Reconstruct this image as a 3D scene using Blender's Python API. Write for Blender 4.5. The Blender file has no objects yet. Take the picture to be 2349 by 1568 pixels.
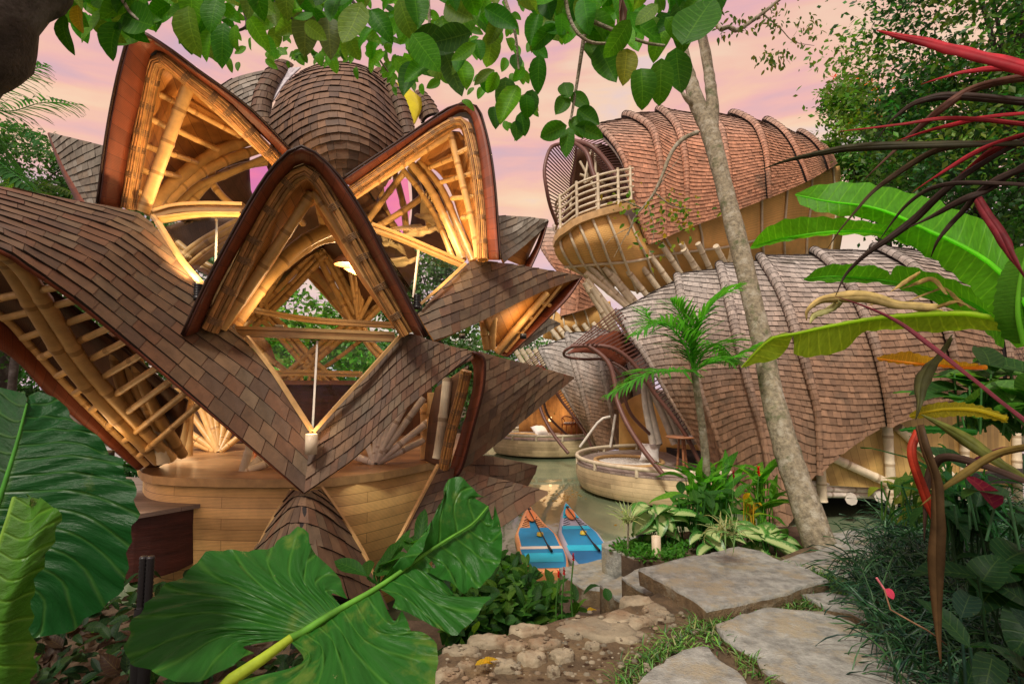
import bpy, math, random
from mathutils import Vector, noise
random.seed(7)
R = math.radians
SC = bpy.context.scene
COL = SC.collection
V = Vector
# ------------------------------------------------------------- camera
PITCH = R(5.0); FPX = 1174.5
CAMZ = 1.5
cd = bpy.data.cameras.new('camera'); cam = bpy.data.objects.new('camera', cd); COL.objects.link(cam)
cam.location = (0, 0, CAMZ); cam.rotation_euler = (R(90) + PITCH, 0, 0)
cd.lens = 18; cd.sensor_width = 36; cd.clip_start = 0.05; cd.clip_end = 2000
SC.camera = cam
SC.view_settings.view_transform = 'Standard'; SC.view_settings.look = 'None'
SC.view_settings.exposure = 0.28; SC.view_settings.gamma = 1
# ------------------------------------------------------------- world (sunset sky)
W = bpy.data.worlds.new('World'); SC.world = W; W.use_nodes = True
nt = W.node_tree; nt.nodes.clear()
def nd(t, k, **kw):
    n = t.nodes.new(k)
    for a, b in kw.items(): setattr(n, a, b)
    return n
def ramp(n, stops):
    e = n.color_ramp.elements
    while len(e) > 1: e.remove(e[0])
    e[0].position = stops[0][0]; e[0].color = (*stops[0][1], 1)
    for p, c in stops[1:]:
        x = e.new(p); x.color = (*c, 1)
tc = nd(nt, 'ShaderNodeTexCoord'); mp = nd(nt, 'ShaderNodeMapping'); mp.inputs['Scale'].default_value = (1.3, 1.3, 5.5)
mp.inputs['Rotation'].default_value = (0, R(9), 0)
nz = nd(nt, 'ShaderNodeTexNoise'); nz.inputs['Scale'].default_value = 2.3; nz.inputs['Detail'].default_value = 6; nz.inputs['Distortion'].default_value = .35; nz.inputs['Roughness'].default_value = .5
nt.links.new(tc.outputs['Generated'], mp.inputs['Vector']); nt.links.new(mp.outputs[0], nz.inputs['Vector'])
cr1 = nd(nt, 'ShaderNodeValToRGB'); nt.links.new(nz.outputs['Fac'], cr1.inputs['Fac'])
ramp(cr1, [(.28, (.40, .38, .60)), (.38, (.62, .36, .46)), (.45, (.86, .42, .40)), (.52, (.96, .55, .34)), (.60, (.98, .70, .42)), (.70, (.66, .62, .76))])
sep = nd(nt, 'ShaderNodeSeparateXYZ'); nt.links.new(tc.outputs['Generated'], sep.inputs[0])
cr2 = nd(nt, 'ShaderNodeValToRGB'); nt.links.new(sep.outputs['Z'], cr2.inputs['Fac'])
ramp(cr2, [(0.0, (.55, .66, .80)), (.18, (.66, .68, .78)), (.34, (.95, .62, .43)), (.46, (.90, .55, .46)), (.62, (.72, .48, .54)), (1., (.62, .58, .72))])
mx = nd(nt, 'ShaderNodeMix', data_type='RGBA'); mx.inputs['Factor'].default_value = .62
nt.links.new(cr2.outputs[0], mx.inputs['A']); nt.links.new(cr1.outputs[0], mx.inputs['B'])
bg = nd(nt, 'ShaderNodeBackground'); bg.inputs['Strength'].default_value = .80
sky = nd(nt, 'ShaderNodeTexSky', sky_type='NISHITA'); sky.sun_disc = False; sky.sun_elevation = R(52); sky.sun_rotation = R(205)
bg2 = nd(nt, 'ShaderNodeBackground'); bg2.inputs['Strength'].default_value = .012
ad = nd(nt, 'ShaderNodeAddShader'); wo = nd(nt, 'ShaderNodeOutputWorld')
nt.links.new(mx.outputs['Result'], bg.inputs['Color']); nt.links.new(sky.outputs[0], bg2.inputs['Color'])
nt.links.new(bg.outputs[0], ad.inputs[0]); nt.links.new(bg2.outputs[0], ad.inputs[1]); nt.links.new(ad.outputs[0], wo.inputs[0])
sl = bpy.data.lights.new('sun', 'SUN'); sl.energy = 2.8; sl.angle = R(12); sl.color = (1, .90, .78)
so = bpy.data.objects.new('sun', sl); COL.objects.link(so)
so.rotation_euler = (R(38), 0, R(-25))
# ------------------------------------------------------------- pixel helpers (survey of the photograph)
SP, CP = math.sin(PITCH), math.cos(PITCH)
def ray(u, v):
    x = (u - 1174.5) / FPX; y = (784 - v) / FPX
    return V((x, CP - y * SP, SP + y * CP))
def P(u, v, d):
    r = ray(u, v); r = r * (d / r.y); return V((r.x, r.y, r.z + CAMZ))
def G(u, v, z):
    r = ray(u, v); k = (z - CAMZ) / r.z; return V((r.x * k, r.y * k, z))
def PP(*l): return [P(*a) for a in l]
def catmull(p, n, tt=None):
    out = []; m = len(p) - 1
    if m == 0: return [p[0]] * (n + 1)
    for i in range(n + 1):
        x = i / n * m; k = min(int(x), m - 1); t = x - k
        a = p[k - 1] if k > 0 else p[0] * 2 - p[1]; b = p[k]; c = p[k + 1]
        d = p[k + 2] if k + 2 <= m else p[m] * 2 - p[m - 1]
        out.append(.5 * ((2 * b) + (c - a) * t + (2 * a - 5 * b + 4 * c - d) * t * t + (3 * b - a - 3 * c + d) * t ** 3))
    return out
def smooth(p, n=24):
    """resample to even arc length"""
    q = catmull(p, n * 3); L = [0]
    for a, b in zip(q, q[1:]): L.append(L[-1] + (b - a).length)
    out = []; k = 0
    for i in range(n + 1):
        x = L[-1] * i / n
        while k < len(L) - 2 and L[k + 1] < x: k += 1
        t = (x - L[k]) / max(L[k + 1] - L[k], 1e-9); out.append(q[k].lerp(q[k + 1], min(t, 1)))
    return out
def plen(p): return sum((b - a).length for a, b in zip(p, p[1:]))
# ------------------------------------------------------------- mesh builder
class MB:
    def __init__(s): s.v = []; s.f = []; s.c = []; s.u = []; s.sm = []
    def face(s, pts, col=(1, 1, 1), uv=None, sm=False):
        n = len(s.v); s.v += pts; s.f.append(tuple(range(n, n + len(pts)))); s.c.append(col)
        s.u.append(uv or [(p.x, p.z) for p in pts]); s.sm.append(sm)
    def grid(s, rows, col=(1, 1, 1), uv=None, sm=True, closed=False):
        n = len(s.v); m = len(rows[0])
        for r in rows: s.v += r
        if uv is None:
            us = [0]; mid = rows[len(rows) // 2]
            for a, b in zip(mid, mid[1:]): us.append(us[-1] + (b - a).length)
            if closed: us.append(us[-1] + (mid[0] - mid[-1]).length)
            vs = [0]; k = m // 2
            for a, b in zip(rows, rows[1:]): vs.append(vs[-1] + (b[k] - a[k]).length)
            uvf = lambda i, j: (us[j], vs[i])
        else: uvf = uv
        for i in range(len(rows) - 1):
            for j in range(m if closed else m - 1):
                j2 = (j + 1) % m
                s.f.append((n + i * m + j, n + i * m + j2, n + (i + 1) * m + j2, n + (i + 1) * m + j))
                s.c.append(col); s.u.append([uvf(i, j), uvf(i, j + 1), uvf(i + 1, j + 1), uvf(i + 1, j)]); s.sm.append(sm)
    def tube(s, path, r, seg=8, col=(1, 1, 1), caps=True, sq=1.0):
        m = len(path); rr = r if isinstance(r, (list, tuple)) else [r] * m
        up = V((0.13, 0.21, 1)); rows = []; pn = None
        for i, p in enumerate(path):
            t = (path[min(i + 1, m - 1)] - path[max(i - 1, 0)]);
            if t.length < 1e-9: t = V((0, 0, 1))
            t.normalize()
            if pn is None:
                a = t.cross(up);
                if a.length < .05: a = t.cross(V((1, 0, 0)))
            else:
                a = pn - t * pn.dot(t)
                if a.length < 1e-4: a = t.cross(up)
            a.normalize(); pn = a; b = t.cross(a)
            rows.append([p + (a * math.cos(6.2832 * k / seg) + b * math.sin(6.2832 * k / seg) * sq) * rr[i] for k in range(seg)])
        s.grid(rows, col, closed=True)
        if caps:
            for r_ in (rows[0][::-1], rows[-1]): s.face(list(r_), col)
    def bamboo(s, path, r, seg=8, col=(1, 1, 1), node=.46, taper=1.0):
        """culm with swollen, darker nodes"""
        L = plen(path); n = max(2, int(L / node)); fine = smooth(path, min(170, max(12, n * 10))); N = len(fine) - 1
        rr = []; dk = []; ph = random.random(); k0 = len(s.f); tint = random.uniform(.85, 1.12)
        for i in range(N + 1):
            x = (i / N * n + ph) % 1.0; d = min(x, 1 - x)
            rr.append(r * (1.10 if d < .06 else 1.0) * (1 + (taper - 1) * i / N) * (1 + .02 * math.sin(i * .37))); dk.append(.66 if d < .04 else (1.10 if d < .12 else 1))
        s.tube(fine, rr, seg, col)
        for i in range(N):
            for q in range(seg):
                c = s.c[k0 + i * seg + q]; m = min(dk[i], 1.2) * tint; s.c[k0 + i * seg + q] = (c[0] * m, c[1] * m * (1 if m > .8 else .9), c[2] * m * (1 if m > .8 else .8))
    def box(s, c, sx, sy, sz, rz=0, col=(1, 1, 1), tilt=None):
        ca, sa = math.cos(rz), math.sin(rz)
        def q(x, y, z): return V((c[0] + x * ca - y * sa, c[1] + x * sa + y * ca, c[2] + z))
        h = [(-sx/2, -sy/2), (sx/2, -sy/2), (sx/2, sy/2), (-sx/2, sy/2)]
        b = [q(x, y, -sz/2) for x, y in h]; t = [q(x, y, sz/2) for x, y in h]
        s.face(b[::-1], col); s.face(t, col)
        for i in range(4):
            j = (i + 1) % 4; s.face([b[i], b[j], t[j], t[i]], col, [(0, 0), ((b[i]-b[j]).length, 0), ((b[i]-b[j]).length, sz), (0, sz)])
    def beam(s, a, b, w, h, col=(1, 1, 1)):
        path = smooth(a, 12) if isinstance(a, list) else [a, b]
        if not isinstance(a, list): path = [a, b]
        rows = []
        for i, p in enumerate(path):
            t = (path[min(i+1, len(path)-1)] - path[max(i-1, 0)]).normalized(); x = t.cross(V((0, 0, 1)))
            if x.length < .05: x = t.cross(V((0, 1, 0)))
            x.normalize(); y = x.cross(t)
            rows.append([p - x*w/2 - y*h/2, p + x*w/2 - y*h/2, p + x*w/2 + y*h/2, p - x*w/2 + y*h/2])
        s.grid(rows, col, closed=True, sm=False); s.face(rows[0][::-1], col); s.face(rows[-1], col)
    def lathe(s, c, prof, seg=20, col=(1, 1, 1), sx=1, sy=1):
        rows = [[V((c[0] + r*math.cos(6.2832*k/seg)*sx, c[1] + r*math.sin(6.2832*k/seg)*sy, c[2] + z)) for k in range(seg)] for r, z in prof]
        s.grid(rows, col, closed=True)
    def build(s, name, mat, parent=None, solid=0, off=-1, attrs=None):
        me = bpy.data.meshes.new(name); me.from_pydata([tuple(x) for x in s.v], [], s.f); me.materials.append(mat)
        ca = me.color_attributes.new('Col', 'FLOAT_COLOR', 'CORNER'); uvl = me.uv_layers.new(name='UVMap')
        cc = []; uu = []
        for f, c, u in zip(s.f, s.c, s.u):
            for k in range(len(f)): cc += [c[0], c[1], c[2], 1.0]; uu += [u[k][0], u[k][1]]
        ca.data.foreach_set('color', cc); uvl.data.foreach_set('uv', uu)
        me.polygons.foreach_set('use_smooth', s.sm); me.update()
        o = bpy.data.objects.new(name, me); COL.objects.link(o)
        if parent: o.parent = parent; o.matrix_parent_inverse = parent.matrix_world.inverted() if False else o.matrix_parent_inverse
        if solid:
            md = o.modifiers.new('Solidify', 'SOLIDIFY'); md.thickness = solid; md.offset = off
        return o
def tag(o, label=None, cat=None, group=None, kind=None):
    if label: o['label'] = label
    if cat: o['category'] = cat
    if group: o['group'] = group
    if kind: o['kind'] = kind
    return o
def empty(name, label, cat, group=None):
    o = bpy.data.objects.new(name, None); COL.objects.link(o); o.empty_display_size = .1
    return tag(o, label, cat, group)
def seat(root, loc):
    """move an Empty to the thing's base keeping its already world-placed children"""
    loc = V(loc); root.location = loc
    for c in root.children: c.location = c.location - loc
# ------------------------------------------------------------- materials
MATS = {}
def mat(name, base, rough=.6, kind=None, var=.25, scale=6, spec=.5, bump=.0, bscale=None, stretch=(1, 1, 1), trans=None, metal=0, emis=None, coat=0, alpha=1, sat=None):
    """procedural principled: vertex tint x noise; kind adds a pattern"""
    if name in MATS: return MATS[name]
    m = bpy.data.materials.new(name); m.use_nodes = True; t = m.node_tree; t.nodes.clear(); L = t.links.new
    out = nd(t, 'ShaderNodeOutputMaterial'); b = nd(t, 'ShaderNodeBsdfPrincipled'); L(b.outputs[0], out.inputs[0])
    b.inputs['Roughness'].default_value = rough; b.inputs['Metallic'].default_value = metal; b.inputs['Specular IOR Level'].default_value = spec
    b.inputs['Coat Weight'].default_value = coat
    at = nd(t, 'ShaderNodeAttribute', attribute_name='Col')
    co = nd(t, 'ShaderNodeTexCoord'); uv = nd(t, 'ShaderNodeUVMap')
    mpn = nd(t, 'ShaderNodeMapping'); mpn.inputs['Scale'].default_value = stretch
    L((uv.outputs[0] if kind in ('planks', 'leaf', 'weave', 'grain', 'boards', 'nodes') else co.outputs['Object']), mpn.inputs[0])
    n1 = nd(t, 'ShaderNodeTexNoise'); n1.inputs['Scale'].default_value = scale; n1.inputs['Detail'].default_value = 6; n1.inputs['Roughness'].default_value = .6
    L(mpn.outputs[0], n1.inputs['Vector'])
    r1 = nd(t, 'ShaderNodeMapRange'); r1.inputs[1].default_value = .28; r1.inputs[2].default_value = .72
    r1.inputs[3].default_value = 1 - var; r1.inputs[4].default_value = 1 + var; L(n1.outputs['Fac'], r1.inputs[0])
    m1 = nd(t, 'ShaderNodeMix', data_type='RGBA', blend_type='MULTIPLY'); m1.inputs['Factor'].default_value = 1
    m1.inputs['A'].default_value = (*base, 1); L(at.outputs['Color'], m1.inputs['B'])
    vm = nd(t, 'ShaderNodeVectorMath', operation='SCALE'); L(m1.outputs['Result'], vm.inputs[0]); L(r1.outputs[0], vm.inputs['Scale'])
    colour = vm.outputs[0]; hgt = n1.outputs['Fac']
    if kind in ('planks', 'boards'):
        bk = nd(t, 'ShaderNodeTexBrick'); bk.offset = .37; bk.inputs['Scale'].default_value = 1
        if kind == 'planks': bk.inputs['Brick Width'].default_value = 1.5; bk.inputs['Row Height'].default_value = .11
        else: bk.inputs['Brick Width'].default_value = .14; bk.inputs['Row Height'].default_value = 3.0
        bk.inputs['Mortar Size'].default_value = .0024; bk.inputs['Mortar Smooth'].default_value = .3; bk.inputs['Bias'].default_value = 0
        bk.inputs['Color1'].default_value = (.72, .68, .62, 1); bk.inputs['Color2'].default_value = (1.1, 1.08, 1.0, 1); bk.inputs['Mortar'].default_value = (.22, .14, .08, 1)
        L(uv.outputs[0], bk.inputs['Vector'])
        fine = nd(t, 'ShaderNodeTexWave', wave_type='BANDS', bands_direction='Y'); fine.inputs['Scale'].default_value = 22; fine.inputs['Distortion'].default_value = 1.5; fine.inputs['Detail'].default_value = 2
        fine.inputs['Detail Scale'].default_value = .6
        if kind == 'boards': fine.bands_direction = 'X'
        L(uv.outputs[0], fine.inputs['Vector'])
        fr = nd(t, 'ShaderNodeMapRange'); fr.inputs[3].default_value = .66; fr.inputs[4].default_value = 1.12; L(fine.outputs['Fac'], fr.inputs[0])
        m2 = nd(t, 'ShaderNodeMix', data_type='RGBA', blend_type='MULTIPLY'); m2.inputs['Factor'].default_value = 1
        L(colour, m2.inputs['A']); L(bk.outputs['Color'], m2.inputs['B'])
        v2 = nd(t, 'ShaderNodeVectorMath', operation='SCALE'); L(m2.outputs['Result'], v2.inputs[0]); L(fr.outputs[0], v2.inputs['Scale'])
        colour = v2.outputs[0]; hgt = fr.outputs[0]
    if kind == 'weave':
        wv = nd(t, 'ShaderNodeTexWave', wave_type='BANDS', bands_direction='Y'); wv.inputs['Scale'].default_value = 9; wv.inputs['Distortion'].default_value = 1.0; wv.inputs['Detail'].default_value = 1
        w2 = nd(t, 'ShaderNodeTexWave', wave_type='BANDS', bands_direction='X'); w2.inputs['Scale'].default_value = 9
        L(uv.outputs[0], wv.inputs['Vector']); L(uv.outputs[0], w2.inputs['Vector'])
        ml = nd(t, 'ShaderNodeMath', operation='MULTIPLY'); L(wv.outputs['Fac'], ml.inputs[0]); L(w2.outputs['Fac'], ml.inputs[1])
        fr = nd(t, 'ShaderNodeMapRange'); fr.inputs[3].default_value = .80; fr.inputs[4].default_value = 1.12; L(ml.outputs[0], fr.inputs[0])
        v2 = nd(t, 'ShaderNodeVectorMath', operation='SCALE'); L(colour, v2.inputs[0]); L(fr.outputs[0], v2.inputs['Scale']); colour = v2.outputs[0]; hgt = ml.outputs[0]
    if kind == 'leaf':
        su = nd(t, 'ShaderNodeSeparateXYZ'); L(uv.outputs[0], su.inputs[0])
        ab = nd(t, 'ShaderNodeMath', operation='ABSOLUTE'); L(su.outputs[0], ab.inputs[0])
        # side veins: bands of (v*N - |u|*k)
        a1 = nd(t, 'ShaderNodeMath', operation='MULTIPLY_ADD'); a1.inputs[1].default_value = -1.2; L(ab.outputs[0], a1.inputs[0])
        sv = nd(t, 'ShaderNodeMath', operation='MULTIPLY'); sv.inputs[1].default_value = 1.0; L(su.outputs[1], sv.inputs[0]); L(sv.outputs[0], a1.inputs[2])
        fc = nd(t, 'ShaderNodeMath', operation='FRACT'); L(a1.outputs[0], fc.inputs[0])
        c1 = nd(t, 'ShaderNodeMapRange', interpolation_type='SMOOTHSTEP'); c1.inputs[1].default_value = .0; c1.inputs[2].default_value = .12; c1.inputs[3].default_value = 1; c1.inputs[4].default_value = 0
        ds = nd(t, 'ShaderNodeMath', operation='PINGPONG'); ds.inputs[1].default_value = .5; L(fc.outputs[0], ds.inputs[0]); L(ds.outputs[0], c1.inputs[0])
        c2 = nd(t, 'ShaderNodeMapRange', interpolation_type='SMOOTHSTEP'); c2.inputs[1].default_value = .02; c2.inputs[2].default_value = .06; c2.inputs[3].default_value = 1.3; c2.inputs[4].default_value = 0; L(ab.outputs[0], c2.inputs[0])
        mxx = nd(t, 'ShaderNodeMath', operation='MAXIMUM'); L(c1.outputs[0], mxx.inputs[0]); L(c2.outputs[0], mxx.inputs[1])
        mm = nd(t, 'ShaderNodeMath', operation='MULTIPLY'); mm.inputs[1].default_value = .5; L(mxx.outputs[0], mm.inputs[0])
        m3 = nd(t, 'ShaderNodeMix', data_type='RGBA'); L(mm.outputs[0], m3.inputs['Factor']); L(colour, m3.inputs['A'])
        vv = nd(t, 'ShaderNodeVectorMath', operation='MULTIPLY_ADD'); vv.inputs[1].default_value = (1.7, 1.5, 1.4); vv.inputs[2].default_value = (.035, .045, .008); L(colour, vv.inputs[0]); L(vv.outputs[0], m3.inputs['B'])
        colour = m3.outputs['Result']
        hh = nd(t, 'ShaderNodeMath', operation='SUBTRACT'); L(n1.outputs['Fac'], hh.inputs[0]); L(c1.outputs[0], hh.inputs[1]); hgt = hh.outputs[0]
    if kind == 'blotch':
        n2 = nd(t, 'ShaderNodeTexNoise'); n2.inputs['Scale'].default_value = scale * .35; n2.inputs['Detail'].default_value = 8; n2.inputs['Roughness'].default_value = .7
        L(co.outputs['Object'], n2.inputs['Vector']); r2 = nd(t, 'ShaderNodeMapRange'); r2.inputs[1].default_value = .5; r2.inputs[2].default_value = .62; L(n2.outputs['Fac'], r2.inputs[0])
        m3 = nd(t, 'ShaderNodeMix', data_type='RGBA'); L(r2.outputs[0], m3.inputs['Factor']); L(colour, m3.inputs['A']); m3.inputs['B'].default_value = (*(sat or base), 1); colour = m3.outputs['Result']
    L(colour, b.inputs['Base Color'])
    if bump and kind in (None, 'blotch'):
        nf = nd(t, 'ShaderNodeTexNoise'); nf.inputs['Scale'].default_value = scale * 7; nf.inputs['Detail'].default_value = 5; L(mpn.outputs[0], nf.inputs['Vector'])
        hs = nd(t, 'ShaderNodeMath', operation='MULTIPLY_ADD'); hs.inputs[1].default_value = .45; L(nf.outputs['Fac'], hs.inputs[0]); L(hgt, hs.inputs[2]); hgt = hs.outputs[0]
    if bump:
        bn = nd(t, 'ShaderNodeBump'); bn.inputs['Strength'].default_value = bump; bn.inputs['Distance'].default_value = .02; L(hgt, bn.inputs['Height']); L(bn.outputs[0], b.inputs['Normal'])
    if trans:
        tr = nd(t, 'ShaderNodeBsdfTranslucent'); ms = nd(t, 'ShaderNodeMixShader'); ms.inputs[0].default_value = trans
        vv = nd(t, 'ShaderNodeVectorMath', operation='MULTIPLY'); vv.inputs[1].default_value = (1.5, 1.6, .7); L(colour, vv.inputs[0]); L(vv.outputs[0], tr.inputs[0])
        L(b.outputs[0], ms.inputs[1]); L(tr.outputs[0], ms.inputs[2]); L(ms.outputs[0], out.inputs[0])
    if emis: b.inputs['Emission Color'].default_value = (*emis[0], 1); b.inputs['Emission Strength'].default_value = emis[1]
    MATS[name] = m; return m
def clear_mat(name, tint, refl=.12, rough=.02):
    m = bpy.data.materials.new(name); m.use_nodes = True; t = m.node_tree; t.nodes.clear(); L = t.links.new
    out = nd(t, 'ShaderNodeOutputMaterial'); tr = nd(t, 'ShaderNodeBsdfTransparent'); tr.inputs[0].default_value = (*tint, 1)
    gl = nd(t, 'ShaderNodeBsdfGlossy'); gl.inputs['Roughness'].default_value = rough; ms = nd(t, 'ShaderNodeMixShader')
    lw = nd(t, 'ShaderNodeLayerWeight'); lw.inputs[0].default_value = refl; L(lw.outputs['Fresnel'], ms.inputs[0]); L(tr.outputs[0], ms.inputs[1]); L(gl.outputs[0], ms.inputs[2]); L(ms.outputs[0], out.inputs[0])
    return m
M = {}
M['shingle'] = mat('cedar_shingle', (1, 1, 1), .7, var=.28, scale=9, stretch=(1, 1, 1), bump=.25)
M['underlay'] = mat('dark_underlay', (.012, .009, .008), .9)
M['redwood'] = mat('red_cedar_board', (.21, .052, .020), .55, kind='boards', var=.3, scale=5)
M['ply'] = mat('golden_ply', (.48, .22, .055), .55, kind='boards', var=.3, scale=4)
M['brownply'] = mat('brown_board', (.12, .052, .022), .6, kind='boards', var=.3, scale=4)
M['bamboo'] = mat('golden_bamboo', (.56, .35, .13), .38, var=.22, scale=7, spec=.5, bump=.05)
M['palebamboo'] = mat('pale_bamboo', (.62, .54, .38), .45, var=.2, scale=7, bump=.05)
M['greybamboo'] = mat('weathered_bamboo', (.62, .58, .50), .5, var=.2, scale=6)
M['reed'] = mat('split_reed', (.36, .20, .06), .5, var=.45, scale=12)
M['cord'] = mat('rattan_cord', (.20, .11, .045), .6, var=.3, scale=20)
M['plankwall'] = mat('bamboo_plank_wall', (.90, .60, .23), .5, kind='planks', var=.22, scale=3, bump=.15)
M['paleplank'] = mat('pale_plank_hull', (.74, .60, .38), .55, kind='planks', var=.28, scale=2.2, bump=.15)
M['weave'] = mat('woven_mat', (.78, .46, .14), .7, kind='weave', var=.3, scale=1.2, bump=.3)
M['floor'] = mat('floor_board', (.34, .19, .085), .35, kind='planks', var=.25, scale=3)
M['trim'] = mat('bamboo_trim', (.48, .30, .12), .45, var=.25, scale=8)
M['glass'] = clear_mat('window_glass', (.93, .96, .95), .18)
M['pinkfilm'] = clear_mat('pink_skylight_film', (1.0, .66, .93), .05)
M['yellowfilm'] = mat('yellow_skylight', (.75, .68, .02), .3, var=.1, trans=.4)
M['whitefilm'] = mat('white_skylight', (.45, .43, .46), .5, var=.5, scale=14)
M['brownmetal'] = mat('brown_steel', (.13, .055, .04), .5, var=.2)
M['black'] = mat('black_metal', (.012, .012, .013), .4, var=.1)
M['cream'] = mat('cream_lamp', (.62, .52, .36), .5, var=.05)
M['glow'] = mat('lamp_glow', (1, .7, .35), .5, emis=((1, .55, .2), 14))
M['softglow'] = mat('lantern_glow', (1, .7, .35), .5, emis=((1, .6, .28), 2.2))
M['orangewood'] = mat('orange_wood', (.42, .12, .03), .4, var=.2)
M['brownwood'] = mat('teak', (.30, .13, .055), .45, var=.3, scale=8, stretch=(1, 1, 5))
M['darkwood'] = mat('dark_red_timber', (.060, .015, .009), .55, var=.5, scale=4, stretch=(.5, 1, 5), bump=.3)
# ------------------------------------------------------------- surfaces
class Surf:
    def __init__(s, net, N=36, Mn=24, off=None):
        cols = [catmull(r, N) for r in net]
        s.g = [[None] * (N + 1) for _ in range(Mn + 1)]; s.N = N; s.M = Mn
        for j in range(N + 1):
            c = catmull([r[j] for r in cols], Mn)
            for i in range(Mn + 1): s.g[i][j] = c[i]
        s.flip = 1; s.off = off
        n = s.nrm(.5, .5); c = s.raw(.5, .5)
        if n.dot(V((0, 0, CAMZ)) - c) < 0: s.flip = -1
    def raw(s, a, b):
        a = min(max(a, 0), 1) * s.N; b = min(max(b, 0), 1) * s.M; j = min(int(a), s.N - 1); i = min(int(b), s.M - 1); fa = a - j; fb = b - i
        g = s.g; return (g[i][j] * (1 - fa) + g[i][j+1] * fa) * (1 - fb) + (g[i+1][j] * (1 - fa) + g[i+1][j+1] * fa) * fb
    def nrm(s, a, b):
        e = .012; d1 = s.raw(a + e, b) - s.raw(a - e, b); d2 = s.raw(a, b + e) - s.raw(a, b - e); n = d1.cross(d2)
        if n.length < 1e-12: n = V((0, -1, 0))
        return n.normalized() * s.flip
    def at(s, a, b, h=0):
        if s.off: h += s.off(a, b)
        p = s.raw(a, b); return p + s.nrm(a, b) * h if h else p
    def rows(s, n, m, h=0): return [[s.at(j / m, i / n, h) for j in range(m + 1)] for i in range(n + 1)]
BROWN = [(.098, .056, .028), (.130, .078, .040), (.078, .046, .026), (.108, .052, .024), (.112, .076, .042)]
GREY = [(.17, .155, .12), (.21, .19, .15), (.14, .12, .09), (.19, .155, .11), (.23, .215, .175)]
RED = [(.30, .14, .07), (.26, .12, .06), (.36, .18, .10), (.34, .19, .12), (.22, .10, .05)]
def shingles(surf, w, e, pal=BROWN, thick=.014, mb=None, palf=None, wave=0.0, rag=.6, anchor='bottom'):
    """courses of constant exposure laid from the eave (or from the ridge), cut off where the surface ends"""
    mb = mb or MB(); K = 24; T = 24
    Lc = [plen([surf.raw(k / K, i / T) for i in range(T + 1)]) for k in range(K + 1)]; mxL = max(Lc)
    def Ls(x): x = min(max(x, 0), 1) * K; k = min(int(x), K - 1); return max(Lc[k] + (Lc[k+1] - Lc[k]) * (x - k), 1e-4)
    if isinstance(anchor, tuple):
        Of = []
        for k in range(K + 1):
            z_ = anchor[1](k / K); acc_ = 0; pv = surf.raw(k / K, 0); got = None
            for i in range(1, 61):
                q = surf.raw(k / K, i / 60); ds_ = (q - pv).length
                if q.z <= z_ and pv.z > z_: got = acc_ + ds_ * (pv.z - z_) / max(pv.z - q.z, 1e-6); break
                acc_ += ds_; pv = q
            if got is None: got = acc_ + (pv.z - z_) if pv.z > z_ else -(z_ - surf.raw(k / K, 0).z)
            Of.append(got)
        def Off(x): x = min(max(x, 0), 1) * K; k = min(int(x), K - 1); return Of[k] + (Of[k+1] - Of[k]) * (x - k)
        nu = math.ceil(max(Of) / e); nr = nu + math.ceil(max(L - o for L, o in zip(Lc, Of)) / e)
    else: nr = max(2, round(mxL / e)); e = mxL / nr
    if isinstance(anchor, tuple): f0 = lambda x, i: (Off(x) + (i - nu) * e) / Ls(x); f1 = lambda x, i: (Off(x) + (i + 1 - nu) * e) / Ls(x)
    elif anchor == 'even': f0 = lambda x, i: i / nr; f1 = lambda x, i: (i + 1) / nr
    elif anchor == 'bottom': f0 = lambda x, i: 1 - (nr - i) * e / Ls(x); f1 = lambda x, i: 1 - (nr - i - 1) * e / Ls(x)
    else: f0 = lambda x, i: i * e / Ls(x); f1 = lambda x, i: (i + 1) * e / Ls(x)
    cl = lambda t: min(max(t, 0), 1)
    for i in range(nr):
        acc = [0]
        for k in range(24): acc.append(acc[-1] + (surf.raw((k + 1) / 24, cl(f1((k + 1) / 24, i))) - surf.raw(k / 24, cl(f1(k / 24, i)))).length)
        L = acc[-1]; nc = max(1, round(L / w))
        def inv(d):
            for k in range(24):
                if acc[k + 1] >= d: return (k + (d - acc[k]) / max(acc[k + 1] - acc[k], 1e-9)) / 24
            return 1.0
        ds = [0.0]
        for k in range(1, nc): ds.append(min(max((k + (.5 if i % 2 else 0) - .25 + random.uniform(-.22, .22)) / nc, ds[-1] + .2 / nc), 1))
        ds.append(1.0); xs = [inv(d * L) for d in ds]
        for a, b in zip(xs, xs[1:]):
            if b - a < 1e-5: continue
            g = min(.0022 / max(L, .01), (b - a) * .1); a2, b2 = a + g, b - g; m_ = (a + b) / 2
            if f1(m_, i) <= .004 or f0(m_, i) >= .996: continue
            sub = max(1, min(4, int((b - a) * 14))); c = random.choice(pal)
            if palf: c = palf(m_, cl((f0(m_, i) + f1(m_, i)) / 2), c)
            k = random.uniform(.80, 1.20); c = (c[0] * k, c[1] * k, c[2] * k); h = thick * random.uniform(1.1, 1.8); rg = random.uniform(-.05, .05) * rag * e
            for q in range(sub):
                x0 = a2 + (b2 - a2) * q / sub; x1 = a2 + (b2 - a2) * (q + 1) / sub
                ta, tb_ = [cl(f0(x, i) - .3 * e / Ls(x)) for x in (x0, x1)]; tc_, td = [cl(f1(x, i) + rg / Ls(x)) for x in (x0, x1)]
                if tc_ - ta < .002 and td - tb_ < .002: continue
                p0 = surf.at(x0, ta, thick * .3); p1 = surf.at(x1, tb_, thick * .3); p2 = surf.at(x1, td, h); p3 = surf.at(x0, tc_, h)
                mb.face([p0, p1, p2, p3] if surf.flip < 0 else [p3, p2, p1, p0], c)
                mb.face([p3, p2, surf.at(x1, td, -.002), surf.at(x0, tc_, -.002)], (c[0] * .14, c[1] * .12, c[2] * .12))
    return mb
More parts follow.
